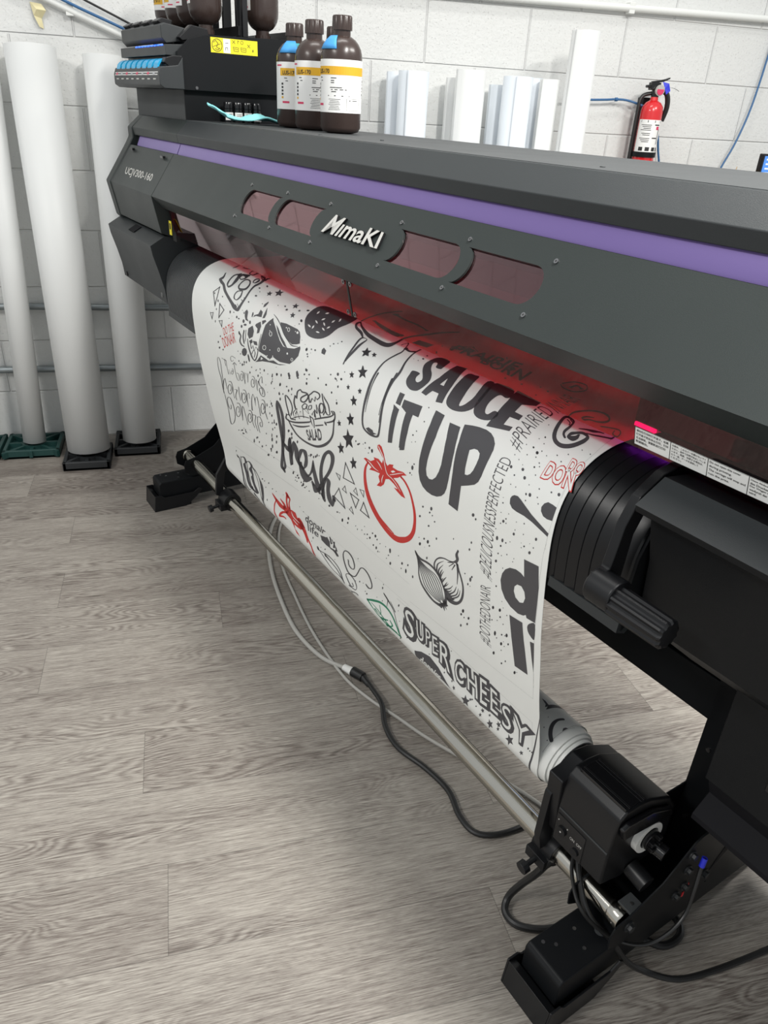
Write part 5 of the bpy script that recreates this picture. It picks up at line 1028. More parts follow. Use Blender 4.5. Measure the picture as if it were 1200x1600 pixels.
L|K1|11615 5267 11378 5280 11255 5382 11316 5447 11471 5371|11597 5282 11376 5292 11287 5373 11337 5431 11457 5366
L|K1|11395 5501 11499 5427 11591 5451|11367 5500 11509 5409 11626 5431
L|K1|11461 5447 11458 5666 11533 5865 11685 5831 11711 5664 11592 5666|11493 5436 11490 5654 11565 5850 11655 5838 11679 5677 11571 5682
L|K1|11880 5542 11954 5522 11997 5552 11996 5622 11952 5704 11885 5769 11834 5793 11796 5782 11788 5737 11813 5676 11857 5624 11894 5601 11918 5602 11930 5627 11920 5664 11893 5700|11888 5529 11977 5506 12027 5540 12026 5612 11981 5697 11907 5770 11819 5809 11765 5796 11756 5748 11782 5684 11832 5626 11896 5589 11946 5588 11961 5615 11950 5656 11922 5693
L|K1|12068 5511 12027 5822 12163 5512 12250 5501 12249 5721 12359 5452|12095 5501 12068 5796 12137 5518 12276 5490 12236 5710 12333 5459
L|K1|12571 5462 12658 5437 12711 5469 12715 5546 12668 5638 12594 5712 12532 5741 12486 5729 12473 5679 12498 5611 12547 5553 12591 5526 12620 5527 12637 5553 12627 5594 12598 5634|12578 5446 12682 5419 12743 5455 12748 5535 12700 5631 12617 5713 12516 5758 12452 5746 12438 5692 12465 5620 12520 5555 12592 5512 12651 5510 12670 5540 12660 5585 12630 5627
L|K1|12805 5478 12793 5757 12944 5464|12843 5465 12819 5736 12907 5474
L|K1|13192 5413 13187 5264 12966 5440 12983 5558 13175 5585 13220 5700 13165 5770 13014 5779 12952 5669 13048 5601 13122 5645 13076 5739|13151 5428 13164 5285 13005 5431 13023 5538 13213 5565 13262 5685 13165 5786 12975 5801 12909 5683 13066 5579 13163 5627 13117 5727
L|K1|10274 6710 10272 6922 10274 7188 10209 7607 10550 7450 10771 7183 10842 6892 10735 6649 10480 6710 10350 6894 10386 7061 10560 7037 10634 6898|10318 6691 10323 6901 10324 7167 10282 7569 10504 7456 10717 7203 10786 6916 10681 6677 10514 6710 10401 6874 10434 7036 10519 7039 10586 6916
L|K1|11157 6656 11292 6611 11354 6658 11326 6778 11224 6924 11094 7042 10995 7092 10931 7078 10928 7002 10987 6897 11081 6802 11156 6756 11199 6755 11211 6795 11181 6860 11125 6924|11173 6633 11332 6584 11403 6635 11374 6760 11268 6912 11124 7042 10969 7118 10882 7103 10877 7022 10940 6911 11044 6807 11164 6736 11247 6729 11261 6774 11229 6844 11170 6912
L|K1|11498 6624 11338 6888 11329 7090 11460 6757 11571 6603 11598 6794 11621 7093|11539 6610 11380 6872 11288 7104 11418 6772 11607 6580 11640 6774 11662 7074
L|K1|11964 6577 12075 6539 12130 6578 12110 6679 12026 6805 11917 6906 11839 6946 11786 6935 11782 6871 11832 6780 11910 6699 11968 6662 12001 6661 12013 6695 11988 6751 11941 6806|11979 6553 12114 6510 12180 6554 12161 6660 12072 6792 11948 6907 11812 6975 11735 6962 11729 6892 11782 6795 11871 6704 11976 6640 12050 6633 12065 6672 12038 6733 11988 6792
L|K1|12109 6704 12038 6884 12095 6998|12149 6689 12078 6865 12134 6978
L|K1|12182 6616 12365 6578 12215 6816 12282 7026|12203 6596 12418 6553 12258 6797 12318 7008
L|K1|12483 6565 12385 6801 12410 7018|12520 6550 12425 6784 12449 6999
L|K1|12497 6567 12652 6507 12736 6619 12673 6752 12587 6776 12598 6687 12678 6646|12506 6548 12688 6483 12779 6598 12708 6746 12545 6802 12557 6700 12668 6635
L|K1|14332 5821 14269 5936 14418 5949 14692 5896 15057 5773 15493 5598 15586 5535|14394 5802 14358 5890 14457 5910 14718 5848 15068 5726 15491 5562 15570 5523
L|K1|15791 5418 16142 5264 16479 5115 16647 4998 16578 4950 16631 4953 16662 5024 16613 5118 16452 5210 16310 5275|15785 5390 16135 5232 16462 5088 16585 5010 16525 4960 16678 4920 16718 5003 16668 5124 16467 5238 16314 5299
L|K1|14356 5825 14500 5783 14568 5851 14804 5788|14370 5798 14548 5745 14613 5813 14823 5754
L|K1|14407 5947 14540 6067 14767 6172 15092 6195 15466 6153 15810 6063 16174 5877 16437 5660 16589 5458 16638 5269 16669 5112|14468 5912 14611 6023 14830 6125 15150 6140 15512 6093 15824 5998 16125 5835 16363 5657 16515 5476 16580 5288 16612 5131
L|K1|14633 5969 14891 5924 15208 5815 15515 5671|14650 5947 14918 5876 15215 5774 15513 5650
L|K1|15801 5562 16155 5416|15802 5532 16154 5388
L|K1|15557 5423 15593 5547 15746 5629 15749 5424 15616 5401|15602 5402 15637 5523 15714 5627 15705 5447 15581 5429
L|K1|16227 5337 16260 5353|16283 5298 16317 5313
T|K1|SALAD|15300 5841 16025 5536 16053 5787 15367 6059|0.03
L|K1|14535 5746 14500 5636 14450 5492 14443 5329 14475 5335 14642 5414 14692 5552 14589 5727|14471 5776 14436 5665 14386 5519 14382 5346 14525 5301 14700 5384 14754 5529 14649 5711
L|K1|14921 5448 14884 5326 14966 5154 15018 5212 15086 5034 15202 4959 15260 4985 15487 4945 15508 5015 15355 5151 15238 5176 15245 5119 15526 4954|14844 5482 14808 5352 14910 5152 14959 5214 15022 5042 15206 4925 15298 4944 15538 4906 15573 5003 15382 5171 15179 5217 15194 5114 15495 4936
L|K1|14896 5602 14975 5441 14719 5641 14833 5733 14923 5541 15038 5679 15127 5468 15276 5569 15276 5355 15537 5379 15455 5242|14849 5613 14955 5469 14768 5627 14816 5719 14938 5513 15044 5655 15122 5448 15246 5564 15249 5348 15520 5366 15411 5265
L|K1|15637 5087 15615 4950 15724 4868 15838 4788 16016 4771 16043 4820 15959 4891 15872 4868 15829 4973 15723 4953 15615 5090|15573 5112 15554 4965 15686 4857 15839 4759 16058 4737 16100 4809 15956 4922 15904 4882 15854 4991 15743 4974 15673 5082
L|K1|15255 5300 15366 5212 15454 5210 15372 5304 15280 5336 15255 5300|15207 5309 15361 5190 15503 5189 15400 5312 15245 5367 15207 5309
L|K1|15576 5191 15658 5146 15646 5211 15564 5257 15576 5191|15535 5193 15694 5117 15686 5209 15526 5287 15535 5193
L|K1|16105 5141 16067 5034 16114 4958 16179 4949 16202 5022 16146 5115 16105 5141|16048 5178 16002 5056 16081 4942 16233 4913 16266 5002 16195 5118 16048 5178
L|K1|16226 5148 16330 4996 16235 4847 16199 4708 16263 4792 16398 4870 16441 4978 16453 5056 16384 5077 16325 5029|16180 5155 16280 5015 16187 4868 16159 4708 16305 4767 16443 4846 16489 4957 16496 5052 16351 5108 16279 5057
L|K1|15859 5329 15840 5173 15945 5228 15928 5033 15983 5159 16042 5268|15810 5349 15799 5177 15901 5237 15890 5033 16028 5136 16089 5245
L|K1|15708 5333 15761 5243 15774 5344|15665 5338 15791 5213 15823 5323
L|K1|14594 5841 15098 5596 15506 5487|14587 5823 15100 5576 15517 5464
L|K1|13669 7546 13605 7479 13818 7038 13994 6617 13996 6281 13981 5964 13950 5725 13901 5664 13959 5736 14036 5957 13993 6290 13884 6595 13712 6943 13696 7279 13636 7491 13542 7609|13518 7646 13401 7576 13627 7116 13784 6709 13813 6364 13803 6041 13802 5784 13915 5615 14087 5671 14195 5887 14171 6218 14069 6524 13861 6879 13802 7227 13801 7421 13646 7582
L|K1|13904 6760 14005 6867 14276 6806 14395 6437 14301 6432 14152 6785 14088 7259 14401 6794 14659 6430 14503 6642 14451 6892 14565 7026|14001 6696 14196 6739 14073 6875 14246 6495 14423 6379 14368 6687 14259 7156 14223 6861 14527 6413 14738 6528 14690 6767 14728 6928
L|K1|14714 6821 14974 6511 14992 6519 15023 6658 14887 6901 14869 6961 14648 6902 14585 7252 14797 7397 15188 7160|14591 6857 14824 6513 15167 6398 15194 6580 15063 6852 14734 7082 14801 6849 14828 7102 15070 7115 15183 7073
L|K1|14752 7057 14991 7174 15378 6817 15449 6562 15320 6840 15336 7127 15367 7324 15455 7284 15295 7188|14851 6985 15045 7078 15253 6853 15468 6502 15500 6745 15551 7001 15643 7192 15243 7473 15169 7272
L|K1|15572 7287 15811 6954 16256 6492 16491 6156 16535 5939 16330 5904 16031 6123 15817 6453 15667 6786 15621 7097 15623 7453|15409 7332 15685 6977 16127 6514 16328 6210 16360 6038 16292 6010 16163 6109 15971 6401 15851 6700 15830 6987 15774 7369
L|K1|15697 7327 15872 6980 16044 6750 15986 6839 15891 7120 15898 7351 16102 7432 16309 7122|15578 7375 15760 7019 15975 6721 16190 6730 16082 7022 16112 7213 16091 7308 16150 7176
L|K1|19373 6762 19408 6839 19525 6863 19717 6820 19896 6815 20050 6875 20146 6986 20220 7113 20243 7259 20201 7464|19410 6730 19471 6774 19573 6796 19758 6759 19941 6760 20091 6833 20184 6951 20264 7075 20307 7212 20301 7399
L|K1|19372 6761 19420 6890 19432 7086 19421 7290 19492 7476 19665 7597 19850 7649 20068 7627|19411 6730 19480 6846 19476 7057 19460 7261 19539 7431 19718 7538 19894 7588 20122 7535
L|K1|19460 6865 19483 7080 19523 7237 19630 7447 19877 7525 20127 7511|19469 6859 19502 7065 19547 7216 19653 7424 19894 7503 20138 7495
L|K1|19465 6865 19515 7058 19589 7193 19703 7392 19919 7487 20140 7492|19473 6858 19534 7042 19612 7172 19725 7369 19936 7466 20152 7476
L|K1|19469 6865 19547 7036 19654 7149 19774 7337 19961 7449 20154 7474|19477 6858 19565 7020 19677 7128 19797 7315 19979 7428 20165 7458
L|K1|19473 6865 19579 7014 19718 7107 19845 7284 20003 7412 20167 7455|19481 6858 19596 6997 19740 7085 19867 7262 20021 7392 20179 7439
L|K1|19477 6864 19611 6992 19782 7064 19915 7231 20044 7375 20180 7436|19485 6857 19627 6974 19803 7042 19936 7210 20062 7355 20193 7421
L|K1|19482 6864 19642 6970 19845 7022 19983 7179 20084 7338 20193 7418|19489 6857 19658 6952 19866 7000 20005 7158 20104 7319 20207 7403
L|K1|19486 6864 19674 6948 19908 6980 20051 7127 20125 7301 20206 7399|19493 6857 19689 6930 19928 6958 20073 7107 20144 7283 20220 7385
L|K1|19490 6864 19705 6926 19970 6938 20119 7076 20165 7265 20219 7381|19497 6856 19720 6908 19989 6916 20140 7056 20185 7248 20234 7367
L|K1|20110 7539 20161 7571 20201 7623|20165 7478 20215 7518 20216 7609
L|K1|20199 7468 20316 7435|20230 7416 20328 7415
L|K1|20176 7490 20272 7546|20213 7450 20283 7533
P|K10|20085 7503 20294 7333 20277 7442 20131 7584
P|W20|20109 7430 20165 7406 20179 7453 20122 7484
L|K1|20008 6771 20007 6668 20068 6547 20168 6450 20299 6380 20434 6348 20553 6306 20660 6252 20718 6143 20690 6063 20719 5980|19972 6796 19962 6691 20036 6546 20162 6420 20310 6351 20444 6323 20558 6277 20615 6221 20640 6184 20621 6099 20672 5992
L|K1|20641 6301 20695 6403 20754 6530 20787 6700 20746 6917 20672 7069 20580 7154 20465 7195 20353 7232|20697 6257 20734 6372 20793 6498 20833 6667 20809 6886 20731 7073 20575 7238 20412 7303 20314 7298
L|K1|20647 6293 20659 6485 20638 6717|20691 6265 20699 6460 20652 6708
L|K1|20586 6333 20507 6486|20620 6329 20522 6484
L|K1|20563 6308 20429 6455|20579 6318 20438 6461
L|K1|20539 6291 20404 6381|20538 6325 20404 6395
P|K10|20277 7099 20416 7075 20446 7136 20548 7135 20403 7259 20297 7290
L|K1|20069 6778 20113 6610 20286 6436|20015 6805 20083 6611 20282 6432
L|K1|20117 6827 20138 6712 20263 6532|20062 6857 20103 6720 20257 6531
L|K1|20148 6851 20186 6747 20236 6646|20097 6871 20151 6757 20228 6647
L|K1|20160 6911 20197 6807 20267 6672|20109 6931 20162 6817 20259 6674
L|K1|20203 6970 20276 6854 20334 6763|20162 6971 20248 6852 20328 6762
L|K1|20215 7064 20311 6981 20383 6878|20207 7030 20296 6966 20377 6877
L|K1|20244 7113 20413 6983 20513 6841|20241 7075 20400 6965 20507 6839
L|K1|20427 7098 20557 6951 20618 6791|20403 7079 20529 6951 20609 6794
L|K1|20454 7136 20621 6975 20675 6799|20440 7107 20595 6973 20666 6803
L|K1|20487 7167 20671 6982 20723 6807|20470 7141 20645 6980 20714 6811
L|K1|20126 6932 20171 6952 20232 6848|20180 6886 20164 6928 20224 6848
L|K1|20250 7059 20303 6955 20350 6865|20205 7068 20272 6959 20343 6866
L|K1|20268 7124 20402 7058 20478 6956|20286 7074 20400 7030 20473 6954
L|K1|9962 8786 10088 8799 10090 9040 10080 9434 10106 9756|10052 8726 10165 8756 10156 9006 10158 9392 10233 9702
L|K1|10267 8681 10137 9116 10219 9467 10381 9722 10777 9506|10320 8655 10188 9090 10260 9444 10457 9669 10772 9491
L|K1|10283 8682 10543 8585 10543 8741 10354 8872 10364 9071 10385 9182 10410 9437 10590 9555 10718 9547|10304 8654 10643 8515 10727 8656 10574 8774 10566 8962 10596 9070 10576 9342 10751 9442 10829 9451
L|K1|10711 8654 10915 8564 10987 8668 10775 8859 10905 8992 10786 9118 10855 9329 11038 9546 10969 9487 10718 9425 10649 9052 10748 8623|10730 8620 10990 8506 11168 8574 11047 8724 11048 8914 11014 9001 11016 9235 11210 9458 10868 9567 10645 9469 10587 9084 10693 8651
L|K1|11116 8685 11285 8699 11444 8859 11417 9209 11427 9832|11197 8628 11344 8660 11496 8828 11627 9092 11460 9823
L|K1|11182 8718 11280 9006 11314 9439 11483 9724|11224 8694 11320 8983 11349 9418 11545 9683
L|K1|10808 9691 11062 9760|10910 9619 11147 9706
L|R1|12266 8987 12405 9117 12620 9211 12910 9180|12327 8944 12560 9002 12830 9035 13076 9025
L|R1|12454 9056 12249 9309 12186 9529 12200 9698 12265 9768|12519 9035 12331 9277 12251 9494 12294 9633 12344 9710
L|R1|13300 8499 13195 8703 13140 8917 13098 9091 12999 9196|13478 8423 13311 8645 13273 8841 13263 9013 13101 9178
L|R1|13341 8496 13454 8555 13334 8746 13276 8961|13438 8425 13556 8495 13421 8702 13392 8895
L|R1|13123 9123 12857 9228 12581 9418 12519 9568 12787 9464 12924 9442|13079 9199 12852 9298 12691 9420 12634 9466 12836 9401 12963 9403
L|R1|12793 8901 12909 8976 13015 9055|12850 8858 13037 8882 13115 8985
P|R10|13138 9051 13454 8888 13693 8854 13744 8985 13968 8979 14151 9081 13977 9130 13874 9296 13641 9330 13477 9327 13491 9454 13654 9501 13789 9563 13567 9547 13416 9404 13281 9272 13077 9241
L|W2|13404 8985 13479 9108 13818 9106|13435 8963 13525 9071 13835 9091
L|W2|13452 9212 13651 9242|13486 9182 13683 9213
L|R1|13914 9240 14031 9330 14148 9506|13998 9176 14115 9270 14212 9462
L|R1|13766 9194 14049 9214 14187 9414 14378 9556 14418 9763|14044 8972 14156 9134 14268 9355 14438 9510 14530 9674
T|K1|donair|14382 8536 15440 8424 15302 8654 14252 8808|0.02
T|K1|life|14364 8795 14989 8742 14873 8973 14314 9073|0.012
P|K10|15033 8814 15370 8692 15061 8935
P|K10|15033 8951 15431 8644 15533 8734 15486 8952 15276 8977
L|K1|15567 8611 15578 8781 15768 8609 15660 8830 15805 8771 15716 8932 15832 8973|15642 8560 15661 8695 15836 8550 15762 8756 15862 8726 15817 8860 15885 8926
L|K1|15491 8960 15652 8952 15782 9013|15535 8911 15741 8867 15822 8979
L|K1|15670 8606 15766 8711 15836 8832|15710 8574 15805 8680 15875 8801
L|K1|14722 9402 14821 9393 14969 9365 15278 9298 15589 9304 15836 9397 16010 9669|14810 9322 14847 9364 14991 9337 15307 9264 15623 9271 15873 9365 16052 9634
L|K1|14821 9390 15113 9496 15472 9585 15871 9589 16015 9667|14847 9368 15139 9472 15496 9561 15894 9565 16048 9636
L|K1|15107 9388 15435 9421 15743 9479 15988 9625|15177 9320 15469 9387 15773 9450 16019 9598
L|K1|16365 8793 16350 8926 16445 8980 16616 8901 16701 8730 16666 8537 16502 8461 16286 8547 16137 8756 16123 8983 16225 9192 16417 9213 16623 9113 16806 8886 16978 8651 17126 8583 17290 8656 17365 8838 17327 8981 17234 9035 17134 9015|16420 8757 16404 8884 16487 8933 16590 8895 16642 8770 16608 8586 16453 8514 16300 8568 16198 8720 16185 8938 16279 9144 16455 9163 16608 9093 16765 8894 16960 8637 17166 8536 17343 8608 17419 8796 17369 8971 17198 9089 17092 9060
L|K1|16425 9436 16471 9473 16374 9508 16212 9400 16180 9311 16335 9233 16531 9266 16615 9394 16584 9504 16412 9534 16307 9546|16463 9405 16497 9474 16345 9539 16173 9433 16150 9316 16362 9197 16567 9232 16653 9367 16591 9522 16386 9569 16277 9584
L|K1|16303 9764 16537 9636 16664 9619|16354 9702 16565 9598 16693 9583
L|G1|17103 9483 17357 9351 17664 9206 17922 9176 18129 9257 18296 9444 18454 9608|17114 9429 17387 9270 17715 9124 17974 9113 18176 9209 18337 9403 18495 9567
L|G1|17087 9479 17312 9547 17569 9611 17892 9654 18228 9622 18463 9604|17130 9434 17337 9519 17599 9576 17930 9607 18258 9580 18487 9571
L|G1|17277 9441 17541 9473 17803 9553 18008 9623 18312 9582|17289 9426 17561 9451 17828 9524 18046 9575 18327 9560
L|G1|17425 9528 17679 9514 17650 9267|17453 9491 17653 9510 17629 9283
L|G1|17692 9641 17955 9495|17734 9555 17965 9463
L|G1|17880 9704 18170 9512 18062 9419|17913 9638 18115 9522 18035 9445
L|K1|17888 8793 18008 8880 18204 9023 18313 9327 18468 9594|17930 8750 18061 8827 18230 8998 18332 9309 18483 9580
L|K1|17964 9083 18047 8873|17948 9092 18010 8895
L|K1|18138 8837 18271 9028|18154 8821 18302 8998
T|K1|S|18802 8547 19126 8568 18984 9348 18646 9323|0.085
T|K2|S|18758 8548 19083 8569 18940 9351 18599 9326|0.075
T|W3|S|18758 8548 19083 8569 18940 9351 18599 9326|0
T|K1|U|19180 8629 19419 8587 19366 9149 19129 9141|0.085
T|K2|U|19137 8630 19377 8588 19323 9151 19085 9143|0.075
T|W3|U|19137 8630 19377 8588 19323 9151 19085 9143|0
T|K1|P|19499 8611 19665 8602 19610 9013 19455 9098|0.085
T|K2|P|19457 8612 19624 8604 19568 9015 19413 9100|0.075
T|W3|P|19457 8612 19624 8604 19568 9015 19413 9100|0
T|K1|E|19720 8644 19887 8598 19850 9095 19681 9159|0.085
T|K2|E|19679 8645 19847 8599 19809 9097 19639 9161|0.075
T|W3|E|19679 8645 19847 8599 19809 9097 19639 9161|0
T|K1|R|19963 8622 20283 8552 20243 9277 19925 9201|0.085
T|K2|R|19924 8623 20245 8553 20204 9279 19884 9204|0.075
T|W3|R|19924 8623 20245 8553 20204 9279 19884 9204|0
T|K1|C|20437 8706 20705 8634 20667 9240 20400 9314|0.085
T|K2|C|20399 8708 20668 8635 20629 9242 20361 9316|0.075
T|W3|C|20399 8708 20668 8635 20629 9242 20361 9316|0
T|K1|H|20802 8651 21082 8641 21091 9252 20797 9212|0.085
T|K2|H|20765 8652 21046 8642 21054 9254 20760 9214|0.075
T|W3|H|20765 8652 21046 8642 21054 9254 20760 9214|0
T|K1|E|21193 8562 21384 8525 21356 9213 21162 9254|0.085
T|K2|E|21158 8563 21350 8526 21321 9215 21127 9257|0.075
T|W3|E|21158 8563 21350 8526 21321 9215 21127 9257|0
T|K1|E|21483 8566 21665 8579 21664 9177 21459 9185|0.085
T|K2|E|21449 8567 21632 8580 21630 9179 21425 9187|0.075
T|W3|E|21449 8567 21632 8580 21630 9179 21425 9187|0
T|K1|S|21789 8722 22017 8671 22016 9264 21787 9303|0.085
T|K2|S|21757 8723 21985 8672 21984 9266 21754 9305|0.075
T|W3|S|21757 8723 21985 8672 21984 9266 21754 9305|0
T|K1|Y|22096 8676 22480 8767 22369 9275 22165 9313|0.085
T|K2|Y|22064 8677 22450 8768 22338 9277 22133 9315|0.075
T|W3|Y|22064 8677 22450 8768 22338 9277 22133 9315|0
P|K10|18986 9584 19225 9442 19528 9346 19820 9420 20036 9542 20216 9690 19982 9659 19650 9655 19288 9709 18974 9800
T|W2|donairs|19212 9549 19955 9541 19842 9714 19152 9803|0.02
P|K10|20694 9439 20738 9510 20830 9476 20763 9576 20763 9702 20687 9678 20586 9787 20634 9650 20567 9606 20667 9544
P|K10|20838 9394 20853 9411 20888 9384 20861 9426 20872 9448 20842 9456 20817 9493 20821 9460 20793 9463 20825 9434
P|K10|21186 9359 21212 9381 21251 9351 21230 9401 21251 9431 21213 9439 21191 9482 21184 9442 21146 9443 21183 9407
P|K10|21145 9518 21162 9539 21193 9516 21170 9562 21178 9594 21148 9600 21111 9661 21126 9602 21100 9598 21135 9563
P|K10|21393 9465 21442 9505 21499 9462 21477 9540 21512 9600 21447 9612 21373 9753 21398 9614 21337 9608 21399 9542
P|K10|21632 9305 21665 9336 21710 9299 21688 9363 21715 9402 21668 9411 21642 9468 21632 9414 21587 9412 21631 9367
P|K10|21643 9438 21660 9463 21689 9440 21671 9484 21684 9514 21656 9516 21632 9561 21635 9515 21609 9511 21638 9482
P|K10|21925 9369 21979 9420 22053 9358 22019 9460 22069 9517 21993 9531 21939 9647 21936 9536 21861 9535 21926 9468
P|K10|20313 9494 20339 9517 20370 9497 20358 9537 20377 9571 20343 9573 20316 9624 20317 9572 20285 9566 20317 9535
P|K10|20264 9388 20273 9406 20297 9388 20279 9421 20286 9442 20265 9444 20247 9472 20250 9444 20231 9442 20254 9421
P|K10|22263 9468 22290 9485 22325 9456 22309 9501 22332 9524 22295 9535 22269 9586 22267 9540 22231 9544 22264 9509
P|K10|20016 9364 20025 9378 20047 9362 20030 9390 20035 9408 20016 9412 19997 9438 20002 9412 19985 9411 20008 9391
P|K10|21402 9317 21413 9335 21441 9313 21421 9351 21429 9374 21405 9379 21382 9416 21387 9381 21365 9381 21392 9354
L|Y1|18966 8254 19505 8198 20014 8145 20495 8095 20951 8048 21383 8004 21793 7961 22183 7921 22554 7883|18970 8249 19509 8193 20017 8140 20498 8091 20953 8044 21385 7999 21795 7957 22185 7917 22556 7879
L|Y1|22557 7880 22560 7802 22563 7725 22565 7650 22567 7576 22568 7504 22570 7432 22570 7361 22571 7290|22554 7883 22557 7805 22560 7728 22562 7653 22564 7579 22566 7506 22567 7434 22568 7363 22568 7293
L|Y1|18443 8531 19059 8527 19639 8523 20188 8519 20706 8516 21197 8513 21663 8510 22106 8507 22527 8504|18447 8525 19063 8521 19643 8518 20191 8514 20709 8511 21200 8508 21666 8505 22108 8503 22529 8500
L|Y1|22526 8504 22525 8603 22524 8702 22524 8803 22524 8903 22524 9002 22527 9099 22532 9193 22539 9284|22529 8501 22528 8600 22527 8699 22527 8800 22527 8900 22527 8999 22530 9096 22535 9190 22542 9282
L|Y1|22555 2911 22596 3148 22623 3335 22625 3517 22647 3662 22652 3801 22641 3912 22653 4074|22559 2913 22599 3149 22626 3336 22628 3518 22650 3662 22655 3801 22644 3912 22656 4073
L|Y1|22626 3958 22640 4105 22642 4231 22641 4384 22635 4517 22622 4683 22611 4882|22629 3958 22642 4105 22644 4230 22643 4383 22638 4516 22625 4682 22615 4881
L|Y1|22622 4786 22594 4999 22584 5319 22582 5631 22581 5939 22568 6231 22557 6590 22549 7087 22567 7605|22625 4785 22597 4997 22588 5317 22585 5629 22585 5937 22572 6228 22561 6587 22553 7084 22571 7601
L|Y1|10791 7698 11760 7599 12658 7508 13493 7424 14272 7346 15000 7273 15682 7205 16323 7141 16926 7080|10802 7689 11771 7590 12668 7500 13502 7416 14280 7338 15007 7266 15689 7198 16329 7134 16932 7074
L|Y1|10054 8415 10664 8340 11248 8267 11807 8198 12342 8131 12855 8068 13346 8007 13817 7949 14269 7893|10067 8405 10677 8330 11260 8258 11819 8188 12353 8122 12865 8059 13356 7998 13826 7940 14278 7885
P|K10|21887 12175 21967 12158 22081 12190 22155 12327 22728 8134 22730 8046 22099 12297 22047 12230
L|K1|22690 12661 22608 12602 22536 12519 22492 12430 22473 12330 22499 12239|22645 12717 22558 12653 22473 12553 22423 12433 22423 12304 22456 12202
P|K10|22675 12440 22636 12379 22649 12332 22688 12310
P|K10|22704 8933 22662 12916 22662 12937 22699 9029
L|Y1|22724 9228 22675 12840 22675 12639 22687 12471 22702 12307 22728 12192|22719 9230 22670 12841 22670 12639 22682 12470 22697 12304 22723 12187
L|Y1|15422 7743 15948 7744 16451 7744 16933 7745 17394 7746 17836 7746 18260 7747 18668 7748 19060 7748|15427 7739 15953 7740 16455 7740 16936 7741 17397 7742 17839 7743 18263 7743 18671 7744 19062 7745
L|Y1|14110 8542 14836 8522 15521 8503 16169 8485 16781 8468 17361 8452 17912 8437 18436 8423 18934 8409|14115 8537 14841 8517 15526 8499 16173 8481 16785 8464 17365 8448 17916 8433 18439 8419 18936 8405
